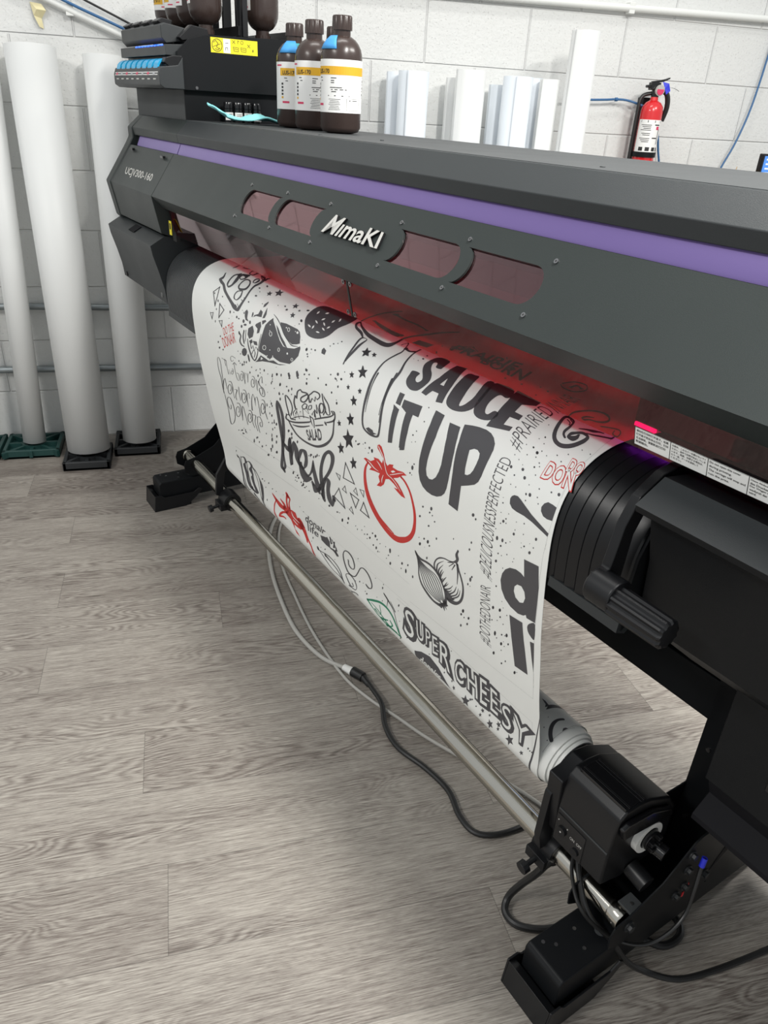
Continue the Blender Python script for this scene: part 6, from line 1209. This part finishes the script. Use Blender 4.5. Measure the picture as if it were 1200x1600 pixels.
D|K1|17975 5182 23 -9 0 22 18073 5220 32 -12 -1 34 17939 5307 19 -8 -1 13 17754 5198 13 -5 -1 9 17486 5239 14 -5 -1 9 17555 5286 17 -6 -1 12 17831 5255 13 -5 -1 9 19385 4996 34 -15 1 46 19434 4908 21 -9 1 15 19316 5127 24 -10 0 19 19242 4959 14 -6 1 10 19367 5143 13 -6 0 10 19391 4324 9 -3 2 7 19320 4420 14 -5 3 11 19320 4547 7 -3 1 5 19418 4498 8 -3 2 5 19513 4110 8 -3 3 6 19706 5613 27 -13 0 21 19952 5533 33 -16 0 39 19905 5632 24 -11 0 19 19982 5655 18 -9 -1 15 19606 5856 30 -15 -1 25 20046 5746 21 -10 0 17 19867 5924 27 -13 -1 23 19718 6274 22 -12 -1 19 19825 6282 35 -20 -3 43 19567 6471 37 -22 -5 41 19868 6344 22 -12 -1 19 19551 6338 14 -8 -1 12 16492 7578 40 -21 -13 50 16799 7382 38 -20 -9 36 16332 7452 22 -12 -5 16 16408 7429 22 -11 -5 16 16736 7519 30 -16 -6 22 17094 7412 20 -11 -4 15 17155 7460 21 -11 -4 16 17500 7204 16 -8 -2 12 17351 7381 16 -9 -2 12 17572 7365 27 -15 -5 21 17439 7434 20 -11 -3 15 17668 7401 31 -17 -7 35 17807 7208 27 -14 -4 21 17916 7221 37 -21 -8 41 17962 7281 22 -13 -4 17 18070 7325 18 -10 -3 15 17782 7516 27 -16 -4 21 17892 7527 30 -18 -5 24 18284 7272 14 -8 -2 12 18448 7250 35 -20 -5 28 21895 3693 22 -10 19 22 21779 3649 12 -6 13 13 21805 3430 10 -6 14 13 21746 3495 6 -4 8 8 21880 3530 7 -3 8 9 21943 3641 8 -4 8 10 21927 3755 7 -3 6 8 22061 3668 7 -3 7 8 22200 3592 8 -4 9 9 22330 3505 8 -4 9 9 21769 3784 9 -4 7 9 21576 3868 8 -3 6 8 21688 3900 8 -3 6 8 22035 3806 9 -4 7 9 22072 3849 8 -4 6 7 21999 3888 13 -6 9 12 21796 3938 6 -3 4 6 21839 3994 23 -10 14 21 21742 4124 13 -6 6 12 21934 4084 22 -10 14 23 22087 3975 9 -4 6 9 22322 3645 8 -4 8 9 21737 4269 9 -4 3 8 21843 4265 9 -4 3 8 22058 4137 8 -4 4 7 22251 4116 11 -5 6 10 22135 4257 24 -11 12 26 22064 4276 14 -6 8 17 22462 4072 13 -6 7 12 22591 4048 22 -10 13 22 22275 4233 10 -4 5 9 22088 4365 11 -5 4 10 22324 4308 10 -5 4 9 21676 4592 14 -6 3 12 21661 4512 7 -3 1 6 21667 4754 9 -5 1 8 21827 4701 9 -4 2 8 21786 4804 14 -7 2 13 21737 4869 25 -12 3 25 21682 4932 12 -6 1 12 21796 4874 11 -5 2 10 22003 4748 8 -4 1 8 22157 4698 12 -5 3 11 21996 4885 9 -4 2 9 21979 4963 23 -12 4 24 22172 4868 10 -5 2 10 21589 5074 11 -6 1 10 21634 5217 26 -14 4 38 21755 5193 23 -13 3 34 21832 5196 15 -8 2 14 21727 5307 19 -10 2 17 21918 5132 9 -5 1 8 22425 4815 22 -12 4 26 22212 5048 16 -9 2 14 22148 5025 6 -4 0 6 22158 5101 8 -4 1 9 22317 4947 6 -3 0 7 22395 4976 10 -5 1 10 21623 4043 23 -10 13 21 21118 5148 20 -10 2 21 21051 5105 33 -16 3 32 21644 3660 8 -3 8 8 21727 5306 18 -10 2 17 22214 5047 14 -8 2 14 22157 5102 7 -4 1 7 22396 4973 10 -5 1 11 22331 5092 25 -14 3 27 21682 5469 16 -9 1 16 21875 5381 12 -6 1 12 21758 5465 10 -6 1 9 22030 5368 9 -6 1 9 22010 5434 10 -6 1 9 21642 5633 25 -15 1 27 21803 5673 10 -7 1 10 21659 5840 9 -6 1 8 21670 6102 18 -10 1 18 21595 6590 23 -16 -1 28 21768 6525 24 -17 -1 31 21814 6317 9 -6 0 9 21847 6426 9 -6 0 9 21769 6671 18 -13 -1 19 21690 6801 9 -6 0 10 21936 6517 8 -6 0 10 21838 6778 11 -8 -1 13 21631 7128 21 -16 0 37 21807 7028 14 -10 0 14 21879 7000 12 -8 0 12 21924 6964 25 -18 0 33 21672 7200 14 -11 0 15 21788 7247 27 -21 -1 37 21845 7156 9 -7 0 10 21863 7245 12 -9 0 12 21958 7127 16 -12 0 17 21786 7393 12 -9 0 13 21585 7608 24 -19 -2 36 21889 7559 14 -11 0 16 21793 7691 17 -14 0 18 22114 7649 22 -19 -1 35 22172 7590 9 -8 0 10 21561 6880 17 -12 -1 17 21642 3206 6 -4 11 11 21806 3431 8 -5 11 10 21746 3495 5 -3 7 7 21879 3531 5 -3 7 7 21782 3650 13 -5 13 14 21896 3693 20 -9 18 19 21943 3641 7 -3 7 8 22062 3668 6 -3 6 6 21925 3756 8 -4 7 7 22197 3592 7 -4 8 9 22331 3506 7 -4 8 8 22436 3348 6 -4 9 9 22587 3349 7 -4 10 11 22325 3644 7 -4 8 9 22032 3807 7 -4 6 7 22072 3846 6 -3 5 6 22000 3886 12 -5 8 11 22085 3976 7 -3 5 6 18365 3098 17 -12 27 19 18322 2978 12 -10 23 16 18334 3186 7 -5 15 11 18216 3196 5 -3 12 8 18305 2767 6 -10 35 25 17993 2404 4 -12 42 31 19466 3877 13 -5 9 11 19515 4112 15 -5 6 11 19395 4322 14 -5 4 10 19324 4417 19 -7 4 14 19419 4503 11 -4 2 8 19318 4547 9 -3 2 7 17555 5281 29 -12 -1 19 17756 5197 15 -7 -1 10 17490 5239 17 -7 0 11 18268 2735 8 -14 49 36 20289 2515 9 -21 29 26 20728 2359 9 -21 33 31 20524 2326 6 -14 23 22 20784 2666 6 -13 20 19 19943 2563 8 -19 30 27 19062 1764 5 -13 42 36 10144 3972 32 -7 24 22 10491 4098 33 -7 23 32 10652 3951 30 -7 17 17 10495 4310 28 -7 8 27 11343 4188 32 -8 17 31 11764 4215 31 -8 13 28 11910 4219 23 -6 8 16 10453 4627 27 -6 -2 34 11882 3313 31 -14 41 21 12111 3543 46 -16 35 20 12028 3759 32 -8 26 19 12002 3156 27 -14 60 30 12075 3403 17 -7 23 12 12640 3645 19 -5 17 11 12081 4037 25 -6 22 26 11955 4003 25 -6 6 6 11337 4346 23 -5 3 9 11487 4257 14 -4 2 5 10953 4122 18 -4 4 7 13245 3503 17 -6 14 8 14302 3269 27 -14 28 16 14502 3573 35 -12 49 31 14525 3659 20 -7 17 12 13254 3506 14 -4 15 9 14429 3735 11 -3 8 6 14976 3929 11 -4 6 5 15164 3975 11 -3 5 6 15291 4042 35 -10 22 28 15392 4117 18 -5 6 8 15413 4165 24 -6 10 18 15480 4071 11 -3 4 6 15446 4434 33 -10 6 32 15386 4550 24 -7 2 20 15605 4488 23 -7 3 19 13365 5065 37 -11 -7 33 13123 5099 29 -9 -2 12 14043 4955 39 -12 -6 36 13809 5030 27 -8 -4 20 14284 4895 34 -11 -4 31 12492 5382 26 -8 -7 22 12974 5315 29 -9 -9 34 14054 4785 17 -5 0 8 15564 4296 9 -3 2 4 12039 5315 48 -14 -11 36 12176 5208 32 -9 -8 31 12330 5170 31 -9 -7 30 12003 5052 32 -9 -6 22 11846 5029 32 -9 -3 13 10733 4943 40 -10 -8 27 10569 5286 61 -17 -11 33 10819 5271 48 -13 -7 23 11763 4213 38 -9 15 31 11875 4223 26 -6 8 18 11341 4188 36 -8 20 35 10533 5147 48 -13 -10 32 12108 4355 53 -13 8 36 12172 4215 58 -14 20 42 12514 4161 47 -11 22 40 12292 4272 85 -21 10 24 12259 4935 172 -48 -27 111 15279 4293 13 -4 2 6 15284 4058 38 -10 18 25 15460 3997 24 -7 12 14 15602 3975 29 -9 17 17 15370 4126 26 -7 9 15 15484 4435 36 -11 5 27 15403 4542 29 -9 2 17 15586 4495 21 -7 2 12 15509 4608 29 -9 1 17 15514 4706 30 -10 0 29 15983 4453 27 -8 4 20 16428 4243 24 -8 6 14 16669 4163 39 -12 16 29 16829 4213 33 -10 11 23 16655 4266 23 -7 6 15 16323 4482 26 -8 4 23 16863 4059 16 -5 8 10 16551 4566 26 -8 3 24 16768 4715 33 -11 1 31 14497 3576 32 -11 42 27 14313 3274 41 -21 36 21 16058 3688 24 -8 15 12 16227 3570 22 -9 17 12 16169 3641 14 -5 14 11 16007 3759 15 -5 13 11 13790 5078 38 -12 -6 30 14081 4941 28 -9 -5 29 14277 4909 27 -8 -5 29 14173 5160 37 -12 -7 38 13765 5208 29 -9 -6 26 14529 5086 36 -11 -3 21 13559 5822 42 -14 -13 44 13279 5963 32 -11 -11 35 13482 6156 42 -15 -14 41 13424 5957 32 -12 -6 17 13685 6304 53 -20 -16 46 13564 6305 43 -16 -15 41 13384 6555 34 -13 -19 45 13210 6437 34 -12 -7 20 13198 6912 59 -24 -29 69 13453 6880 46 -19 -23 57 13127 7132 47 -19 -28 70 12736 7542 50 -21 -21 49 12984 7313 36 -15 -20 48 13316 7223 46 -20 -16 40 11857 7503 54 -22 -27 57 12239 7373 39 -16 -16 37 12390 7437 51 -22 -20 43 12692 7287 37 -15 -9 22 12113 7298 39 -15 -19 43 11086 7474 72 -28 -16 33 11366 7417 56 -22 -15 31 10794 7588 45 -17 -13 24 11164 7548 43 -17 -12 23 14341 6230 40 -15 -13 45 14479 6351 40 -16 -14 45 14273 6681 43 -18 -20 50 14190 7393 54 -25 -10 28 14441 7445 53 -25 -12 34 14716 7412 41 -19 -11 33 14292 7610 33 -16 -8 21 14563 7603 42 -20 -13 35 14814 7508 30 -15 -7 20 15426 6396 36 -15 -8 29 15637 6350 44 -19 -10 38 15816 6253 26 -11 -4 17 15281 6479 28 -12 -5 18 17482 5244 20 -7 -1 23 17609 5248 32 -13 -2 19 17831 5142 25 -9 0 18 17982 5188 24 -10 -1 28 18071 5204 37 -14 -1 36 17575 5280 20 -8 -1 13 13115 5201 31 -9 -3 16 12872 5212 31 -10 -4 16 12151 5276 34 -10 -8 28 11835 5281 35 -10 -7 24 11541 4149 28 -6 9 14 11830 2411 3 -12 56 28 11350 7370 39 -15 -19 39 11094 7568 45 -18 -21 41 10972 7535 25 -10 -11 21 11262 7351 24 -9 -10 20 11417 7432 38 -15 -6 13 11727 7223 23 -8 -6 13 12194 7254 36 -14 -16 38 11885 7448 32 -13 -18 39 12874 6875 34 -13 -12 28 13239 6780 32 -13 -32 71 13554 6686 35 -14 -19 43 13585 6243 29 -11 -11 32 13427 6372 34 -13 -12 32 13543 6452 31 -11 -9 26 13377 6135 26 -9 -12 39 13591 5871 32 -12 -10 33 13283 5926 29 -11 -6 17 14108 5397 26 -8 -7 31 14110 5517 29 -10 -7 25 13843 5350 20 -7 -5 18 13706 5266 30 -10 -8 37 13794 5140 23 -7 -4 18 13815 5029 23 -7 -5 27 14050 4957 32 -9 -6 35 14196 5152 28 -9 -5 30 13367 5066 31 -9 -7 34 13132 5109 24 -8 -5 21 12917 5180 22 -7 -2 9 12623 5209 29 -8 -6 22 12471 5387 31 -9 -10 36 12956 5320 29 -9 -9 35 12206 5207 26 -8 -8 28 12322 5166 30 -9 -8 31 12052 5311 31 -9 -10 33 11906 5316 28 -8 -5 17 13552 5095 24 -7 -2 14 13368 5416 18 -5 -3 10 13420 5582 21 -7 -4 12 13534 5764 17 -6 -5 15 13225 5202 11 -3 -1 5 15495 4711 34 -10 0 33 16305 4485 25 -8 3 20 16764 4381 27 -9 6 25 16553 4566 25 -8 3 23 16767 4711 26 -9 1 27 16756 4654 17 -6 1 10 16909 4847 17 -5 0 9 14195 5140 45 -14 -8 42 14779 5061 34 -11 -6 36 14613 5153 39 -13 -7 37 14092 5393 38 -12 -10 44 14294 5337 27 -9 -6 25 14115 5518 38 -13 -11 44 14749 5196 26 -9 -3 18 14380 6209 39 -15 -10 34 14506 6245 48 -18 -14 49 14765 6341 47 -19 -13 44 13561 6681 45 -18 -20 45 13359 7195 45 -19 -18 46 15370 6432 31 -13 -14 48 15522 6410 35 -15 -11 38 15721 6284 34 -14 -11 41 14394 7400 42 -19 -12 33 14156 7444 48 -21 -12 34 14655 7524 51 -24 -19 56 14719 7587 46 -22 -6 17 14935 7577 40 -19 -5 17 15418 7550 29 -15 -5 16 15930 7487 54 -27 -11 37 14550 7514 31 -14 -8 23 14290 7506 32 -15 -6 17 14205 7617 27 -13 -6 14 14699 4843 58 -18 -2 20 15105 4713 54 -17 0 17 15979 4452 27 -8 4 20 16616 4263 23 -8 9 20 16816 4215 22 -7 10 20 16692 4286 17 -5 5 12 19568 6470 27 -15 -4 36 19822 6285 22 -12 -3 37 19710 6279 22 -12 -2 26 19869 6345 19 -11 -1 23 20090 6069 21 -11 -1 28 19758 6680 25 -16 -5 35 19067 7265 20 -12 -3 25 18977 7471 27 -17 -8 54 19208 7459 26 -16 -5 41 21040 5625 19 -11 1 24 20995 5784 21 -11 1 25 20879 6339 14 -9 0 17 21022 6376 28 -17 -1 48 21061 6299 22 -13 0 25 20951 6517 18 -11 -1 29 21010 6525 10 -7 0 11 20776 7238 27 -19 -3 39 20720 7349 17 -12 -2 29 20802 7366 12 -8 -1 15 20925 7304 17 -12 -2 28 20574 5807 12 -7 0 18 19714 6462 9 -5 -1 7 10018 8576 42 -18 -20 33 12998 7259 60 -25 -16 40 12691 7561 53 -22 -16 37 13364 7204 39 -17 -18 44 13067 7478 41 -18 -8 20 11718 8546 37 -17 -7 12 11734 8744 49 -23 -19 37 11875 8741 43 -20 -10 21 12178 8667 48 -22 -17 36 11849 8960 30 -14 -12 27 12368 8761 40 -19 -14 30 12617 8723 45 -22 -7 15 11781 9401 33 -16 -11 43 14165 7441 41 -19 -11 29 14411 7389 40 -18 -12 33 14552 7520 35 -17 -8 24 14649 7539 40 -19 -11 33 14715 7584 52 -25 -7 19 14254 7511 27 -12 -6 15 14218 7609 28 -13 -6 15 13100 8593 27 -14 -5 11 14264 8523 24 -13 -9 22 14096 8457 19 -10 -10 22 16484 7586 41 -22 -16 57 16799 7372 39 -21 -11 43 16281 7475 28 -15 -8 28 16735 7524 35 -19 -8 33 17102 7403 17 -9 -3 12 17155 7468 21 -12 -4 16 17352 7374 16 -9 -3 13 17495 7210 16 -9 -3 12 17577 7366 24 -13 -4 21 17458 7426 20 -12 -4 15 17809 7209 27 -15 -5 25 17914 7218 35 -19 -7 41 17666 7402 32 -18 -7 36 17542 7488 20 -11 -4 16 17969 7278 23 -13 -5 25 18075 7316 15 -9 -3 12 17776 7525 28 -16 -5 26 17887 7531 31 -18 -9 47 17937 7595 23 -14 -6 26 18005 7567 15 -9 -3 12 18291 7269 15 -9 -2 12 18446 7286 36 -21 -10 65 18362 7442 22 -13 -4 22 18265 7575 19 -12 -3 15 18396 7627 37 -22 -9 47 18756 7221 17 -11 -2 14 18860 7348 35 -21 -5 39 18806 7502 21 -13 -2 18 19074 7261 23 -15 -4 28 18973 7462 27 -17 -10 64 16810 9133 32 -20 -4 27 16612 9236 18 -11 -2 14 16981 9069 18 -11 -3 15 17036 9269 21 -13 -2 17 17095 9302 33 -22 -3 28 17883 8618 29 -19 -10 42 17946 8480 17 -11 -5 24 17780 9053 21 -14 -3 20 17550 9103 17 -11 -3 14 18496 8681 24 -17 -5 26 18430 8887 15 -11 -3 14 18439 9173 15 -10 -1 14 15170 9166 37 -21 -6 27 14942 9236 21 -12 -3 15 15341 9266 25 -14 -2 10 14545 9169 28 -15 -10 39 14435 9332 22 -13 -3 14 15645 9197 20 -11 -3 15 16928 8398 23 -14 -6 18 17626 8511 17 -11 -4 15 20776 7235 35 -25 -3 46 20717 7352 26 -18 -1 30 20927 7298 28 -20 -2 35 20881 7465 25 -18 -2 33 20689 7634 26 -19 -3 37 20796 7374 15 -11 -1 18 21017 9463 20 -16 2 17 20894 9392 22 -18 1 23 20298 8592 17 -13 -2 15 20580 8593 16 -13 -1 15 18478 8710 26 -19 -8 39 18444 9644 29 -23 -11 32 18709 9434 28 -21 1 19 19508 9295 17 -13 0 16 21591 7606 26 -21 -1 42 22117 7640 27 -23 -1 40 21890 7569 15 -13 -1 17 21788 7694 19 -15 -1 24 21766 6528 30 -21 0 37 21599 6586 28 -19 -1 38 21631 7128 28 -21 -1 55 21784 7246 25 -19 0 38 21921 6961 27 -20 0 43 21801 7034 18 -13 0 20 21960 7125 18 -13 0 27 21772 6670 18 -13 -1 22 21841 6777 12 -8 -1 13 21934 6521 12 -8 0 13 21698 6795 10 -7 0 10 22431 9265 17 -17 2 29 22478 9281 15 -14 2 18 22524 9268 14 -14 1 17 22406 12608 7 -7 9 9 22611 12736 7 -7 8 9 22304 12414 4 -7 8 7 22440 9255 12 -12 1 18 22526 9268 12 -12 2 21
D|W2|13480 3974 20 -5 11 12 13561 4095 21 -5 9 11 13719 4489 24 -7 2 12 14176 3859 23 -7 16 14 14680 3839 39 -11 25 24 14561 4339 35 -10 7 23 13582 4658 25 -7 -1 13 14584 3838 17 -5 12 10 13643 4720 60 -17 -2 26 13873 4586 25 -7 1 13
'''

# ================================================================== printed vinyl: sheet, roll and artwork
PV = empty('printed_vinyl', tuple(W(1.57, 0.36, 0.23)), 'white vinyl banner with black and red food drawings hanging from the printer', 'banner')
SL, SR = 0.875, 2.27
def SV(s, v, off):
    v = min(max(v, 0), VV[-1] - 1e-6); lo, hi = 0, len(VV) - 1
    while hi - lo > 1:
        m = (lo + hi) // 2
        if VV[m] <= v: lo = m
        else: hi = m
    f = (v - VV[lo]) / (VV[hi] - VV[lo]); t = FP[lo][0] * (1 - f) + FP[hi][0] * f; z = FP[lo][1] * (1 - f) + FP[hi][1] * f
    n0 = NR[lo][0] * (1 - f) + NR[hi][0] * f; n1 = NR[lo][1] * (1 - f) + NR[hi][1] * f
    return (s, t + n0 * off, z + n1 * off)
ns = 8; vs = []; n = len(FP)
for k in range(ns + 1):
    s = SL + (SR - SL) * k / ns
    for i in range(n): vs.append((s, FP[i][0], FP[i][1]))
fs = [(c * n + i, c * n + i + 1, (c + 1) * n + i + 1, (c + 1) * n + i) for c in range(ns) for i in range(n - 1)]
# underside 0.5 mm inside
m0 = len(vs); vs += [(s, t - NR[j % n][0] * 0.0005, z - NR[j % n][1] * 0.0005) for j, (s, t, z) in enumerate(vs)]
fs += [tuple(reversed([m0 + i for i in f])) for f in fs]
sheet = MB().add(vs, fs).build('vinyl_sheet', 'white', PV, smooth=50)
b = MB(); AXR = (SR, RC[0], RC[1])
b.lathe((SL + 0.002, *RC), (1, 0, 0), [(0.0455, 0), (0.059, 0), (0.059, SR - SL - 0.004), (0.0565, SR - SL + 0.004), (0.0560, SR - SL + 0.012), (0.0525, SR - SL + 0.013), (0.0520, SR - SL + 0.019), (0.0485, SR - SL + 0.020), (0.048, SR - SL + 0.026), (0.0455, SR - SL + 0.026)], 64, closed=True)
b.build('wound_layers', 'white', PV, smooth=30)
MB().lathe((SL - 0.01, *RC), (1, 0, 0), [(0.036, 0), (0.0452, 0), (0.0452, SR - SL + 0.04), (0.036, SR - SL + 0.04)], 48, closed=True).build('core_tube', 'core', PV)
MB().lathe((SR + 0.026, *RC), (1, 0, 0), [(0.0, 0), (0.038, 0), (0.038, 0.03), (0.046, 0.032), (0.046, 0.045), (0.0, 0.045)], 40).build('core_plug', 'gloss', PV)

def smooth_loop(p, n=3):
    q = []; m = len(p)
    for i in range(m):
        a, b_, c, d = p[i - 1], p[i], p[(i + 1) % m], p[(i + 2) % m]
        for k in range(n):
            t = k / n; q.append(tuple(0.5 * (2 * b_[j] + (c[j] - a[j]) * t + (2 * a[j] - 5 * b_[j] + 4 * c[j] - d[j]) * t * t + (3 * b_[j] - a[j] - 3 * c[j] + d[j]) * t ** 3) for j in (0, 1)))
    return q
def smooth_line(p, n=3):
    q = []; m = len(p)
    for i in range(m - 1):
        a, b_, c, d = p[max(i - 1, 0)], p[i], p[i + 1], p[min(i + 2, m - 1)]
        for k in range(n):
            t = k / n; q.append(tuple(0.5 * (2 * b_[j] + (c[j] - a[j]) * t + (2 * a[j] - 5 * b_[j] + 4 * c[j] - d[j]) * t * t + (3 * b_[j] - a[j] - 3 * c[j] + d[j]) * t ** 3) for j in (0, 1)))
    q.append(p[-1]); return q
def nums(s): a = [float(x) * 1e-4 for x in s.split()]; return list(zip(a[0::2], a[1::2]))
layers = {}
def bucket(col, l): return layers.setdefault((col, l), ([], []))
for ln in ART.strip().split('\n'):
    p = ln.split('|'); kind = p[0]; col = p[1][0]; lay = int(p[1][1]); V_, F_ = bucket(col, lay)
    if kind == 'P':
        loops = [nums(x) for x in p[2:]]
        if p[1][2] == '1': loops = [smooth_loop(x) for x in loops]
        tr = tessellate_polygon([[Vector((a, c, 0)) for a, c in lp] for lp in loops]); k = len(V_)
        V_ += [q for lp in loops for q in lp]; F_ += [tuple(i + k for i in t) for t in tr]
    elif kind == 'L':
        A = smooth_line(nums(p[2]), 4); B = smooth_line(nums(p[3]), 4); k = len(V_); m = len(A); V_ += A + B
        F_ += [(k + i, k + i + 1, k + m + i + 1, k + m + i) for i in range(m - 1)]
        for ea, eb in ((A[0], B[0]), (A[-1], B[-1])):      # round ends
            c = ((ea[0] + eb[0]) / 2, (ea[1] + eb[1]) / 2); r = math.dist(ea, eb) / 2; k = len(V_)
            if math.dist(A[0], A[-1]) > r: V_ += [(c[0] + r * math.cos(a), c[1] + r * math.sin(a)) for a in [PI / 4 * i for i in range(8)]]; F_.append(tuple(range(k, k + 8)))
    elif kind == 'D':
        a = [float(x) * 1e-4 for x in p[2].split()]
        for i in range(0, len(a), 6):
            k = len(V_); cx, cy, ax, ay, bx, by = a[i:i + 6]
            V_ += [(cx + ax * math.cos(t) + bx * math.sin(t), cy + ay * math.cos(t) + by * math.sin(t)) for t in [PI / 4 * j for j in range(8)]]; F_.append(tuple(range(k, k + 8)))
    else:
        c4 = nums(p[3]); tv, tf = text_tris(p[2], float(p[4])); k = len(V_); V_ += [bilerp(c4, u, v) for u, v in tv]; F_ += [tuple(i + k for i in f) for f in tf]
inkname = {'K': 'inkK', 'R': 'inkR', 'G': 'inkG', 'W': 'white', 'Y': 'inkY'}; names = {'K': 'black_artwork', 'R': 'red_artwork', 'G': 'green_artwork', 'W': 'white_artwork', 'Y': 'trim_lines'}
done = {}
for (col, lay), (V_, F_) in sorted(layers.items()):
    bm = bmesh.new(); bv = [bm.verts.new((a, c, 0)) for a, c in V_]
    for f in F_:
        try: bm.faces.new([bv[i] for i in f])
        except ValueError: pass
    for v in VV[12:]:
        g = [f for f in bm.faces if min(w_.co.y for w_ in f.verts) < v < max(w_.co.y for w_ in f.verts)]
        if g:
            ge = list({e_ for f in g for e_ in f.edges}); gv = list({v_ for f in g for v_ in f.verts})
            bmesh.ops.bisect_plane(bm, geom=gv + ge + g, plane_co=(0, v, 0), plane_no=(0, 1, 0))
    bm.verts.index_update(); off = 0.00025 * lay + (0.0 if col != 'Y' else -0.0001)
    d = done.setdefault(col, MB()); d.add([SV(v.co.x, v.co.y, off) for v in bm.verts], [tuple(v.index for v in f.verts) for f in bm.faces]); bm.free()
for col, d in done.items(): d.build(names[col], inkname[col], sheet, smooth=0)

# ================================================================== cables on the floor
def cable(name, pts, r, m, label, extra=None):
    e = empty(name, pts[0], label, 'cable'); MB(ID).tube(pts, r, 10, sub=6).build('cord', m, e)
    return e
cable('grey_cable', [(0.30, -0.55, 0.006), (0.19, -0.66, 0.006), (0.081, -0.781, 0.006), (0.028, -0.865, 0.006), (-0.007, -1.01, 0.006), (-0.017, -1.163, 0.006), (-0.01, -1.319, 0.006), (0.011, -1.475, 0.006), (0.057, -1.593, 0.006), (0.108, -1.652, 0.008)], 0.0055, 'cablegrey', 'thicker pale grey cable on the floor, joined to the black plug')
cable('grey_cable', [(0.33, -0.60, 0.005), (0.20, -0.70, 0.005), (0.089, -0.804, 0.005), (0.037, -0.932, 0.005), (0.019, -1.13, 0.005), (0.033, -1.309, 0.005), (0.057, -1.497, 0.005), (0.1, -1.676, 0.005), (0.144, -1.768, 0.005), (0.196, -1.845, 0.005), (0.239, -1.912, 0.005), (0.282, -1.968, 0.005), (0.345, -2.043, 0.005), (0.403, -2.117, 0.005), (0.44, -2.19, 0.005), (0.45, -2.30, 0.005)], 0.0038, 'cablegrey', 'thinner pale grey cable running on under the steel bar')
e = cable('power_cord', [(0.151, -1.706, 0.010), (0.160, -1.75, 0.013), (0.168, -1.808, 0.0165), (0.161, -1.871, 0.0075), (0.173, -1.94, 0.0068), (0.216, -2.009, 0.0068), (0.245, -2.077, 0.0068), (0.247, -2.143, 0.0068), (0.264, -2.187, 0.0068), (0.31, -2.201, 0.0068), (0.377, -2.192, 0.0068), (0.449, -2.176, 0.0068), (0.50, -2.20, 0.0068), (0.515, -2.26, 0.0068), (0.50, -2.32, 0.0068)], 0.0062, 'cableblack', 'black power cord snaking over the floor from its plug to under the printer')
def between(a, c, r0, r1, name, m, par, box=False):
    MB(ID).cyl(a, c, r0, 16, r2=r1).build(name, m, par, bevel=0.0015)
between((0.108, -1.652, 0.010), (0.128, -1.678, 0.011), 0.0085, 0.0115, 'connector', 'whiteplastic', e); between((0.126, -1.674, 0.012), (0.147, -1.702, 0.012), 0.013, 0.013, 'plug_body', 'cableblack', e); between((0.147, -1.702, 0.012), (0.156, -1.730, 0.009), 0.010, 0.0068, 'strain_relief', 'cableblack', e)
cable('power_cord', [(0.318, -2.368, 0.15), (0.300, -2.362, 0.11), (0.286, -2.345, 0.06), (0.270, -2.338, 0.02), (0.258, -2.356, 0.0075), (0.269, -2.384, 0.0075), (0.313, -2.402, 0.0075), (0.374, -2.405, 0.0075), (0.444, -2.417, 0.0075), (0.482, -2.461, 0.0075), (0.511, -2.476, 0.0075), (0.547, -2.464, 0.0075), (0.556, -2.434, 0.0075), (0.526, -2.405, 0.0075), (0.47, -2.36, 0.0075)], 0.0068, 'cableblack', 'thick black cord looping on the floor by the near foot, around the bar clamp')
cable('power_cord', [(0.350, -2.395, 0.18), (0.341, -2.419, 0.17), (0.336, -2.452, 0.15), (0.345, -2.472, 0.13), (0.373, -2.492, 0.10), (0.408, -2.503, 0.045), (0.45, -2.512, 0.012), (0.499, -2.531, 0.006), (0.574, -2.532, 0.006), (0.686, -2.522, 0.006), (0.839, -2.505, 0.006), (1.2, -2.45, 0.006)], 0.0052, 'cableblack', 'black cord dropping from the take-up drive and leaving along the floor to the right')
e = cable('ground_wire', [(0.345, -2.388, 0.18), (0.332, -2.41, 0.17), (0.321, -2.456, 0.16), (0.342, -2.478, 0.13), (0.383, -2.500, 0.105), (0.424, -2.512, 0.1), (0.462, -2.512, 0.115), (0.494, -2.502, 0.14), (0.508, -2.490, 0.18), (0.519, -2.478, 0.21), (0.5255, -2.4725, 0.232)], 0.0032, 'cableblack', 'thin black wire curving up to a blue terminal on the stand plate')
MB(ID).cyl((0.5215, -2.4755, 0.216), (0.5255, -2.4725, 0.232), 0.0048, 14).build('blue_terminal', 'bluelug', e)
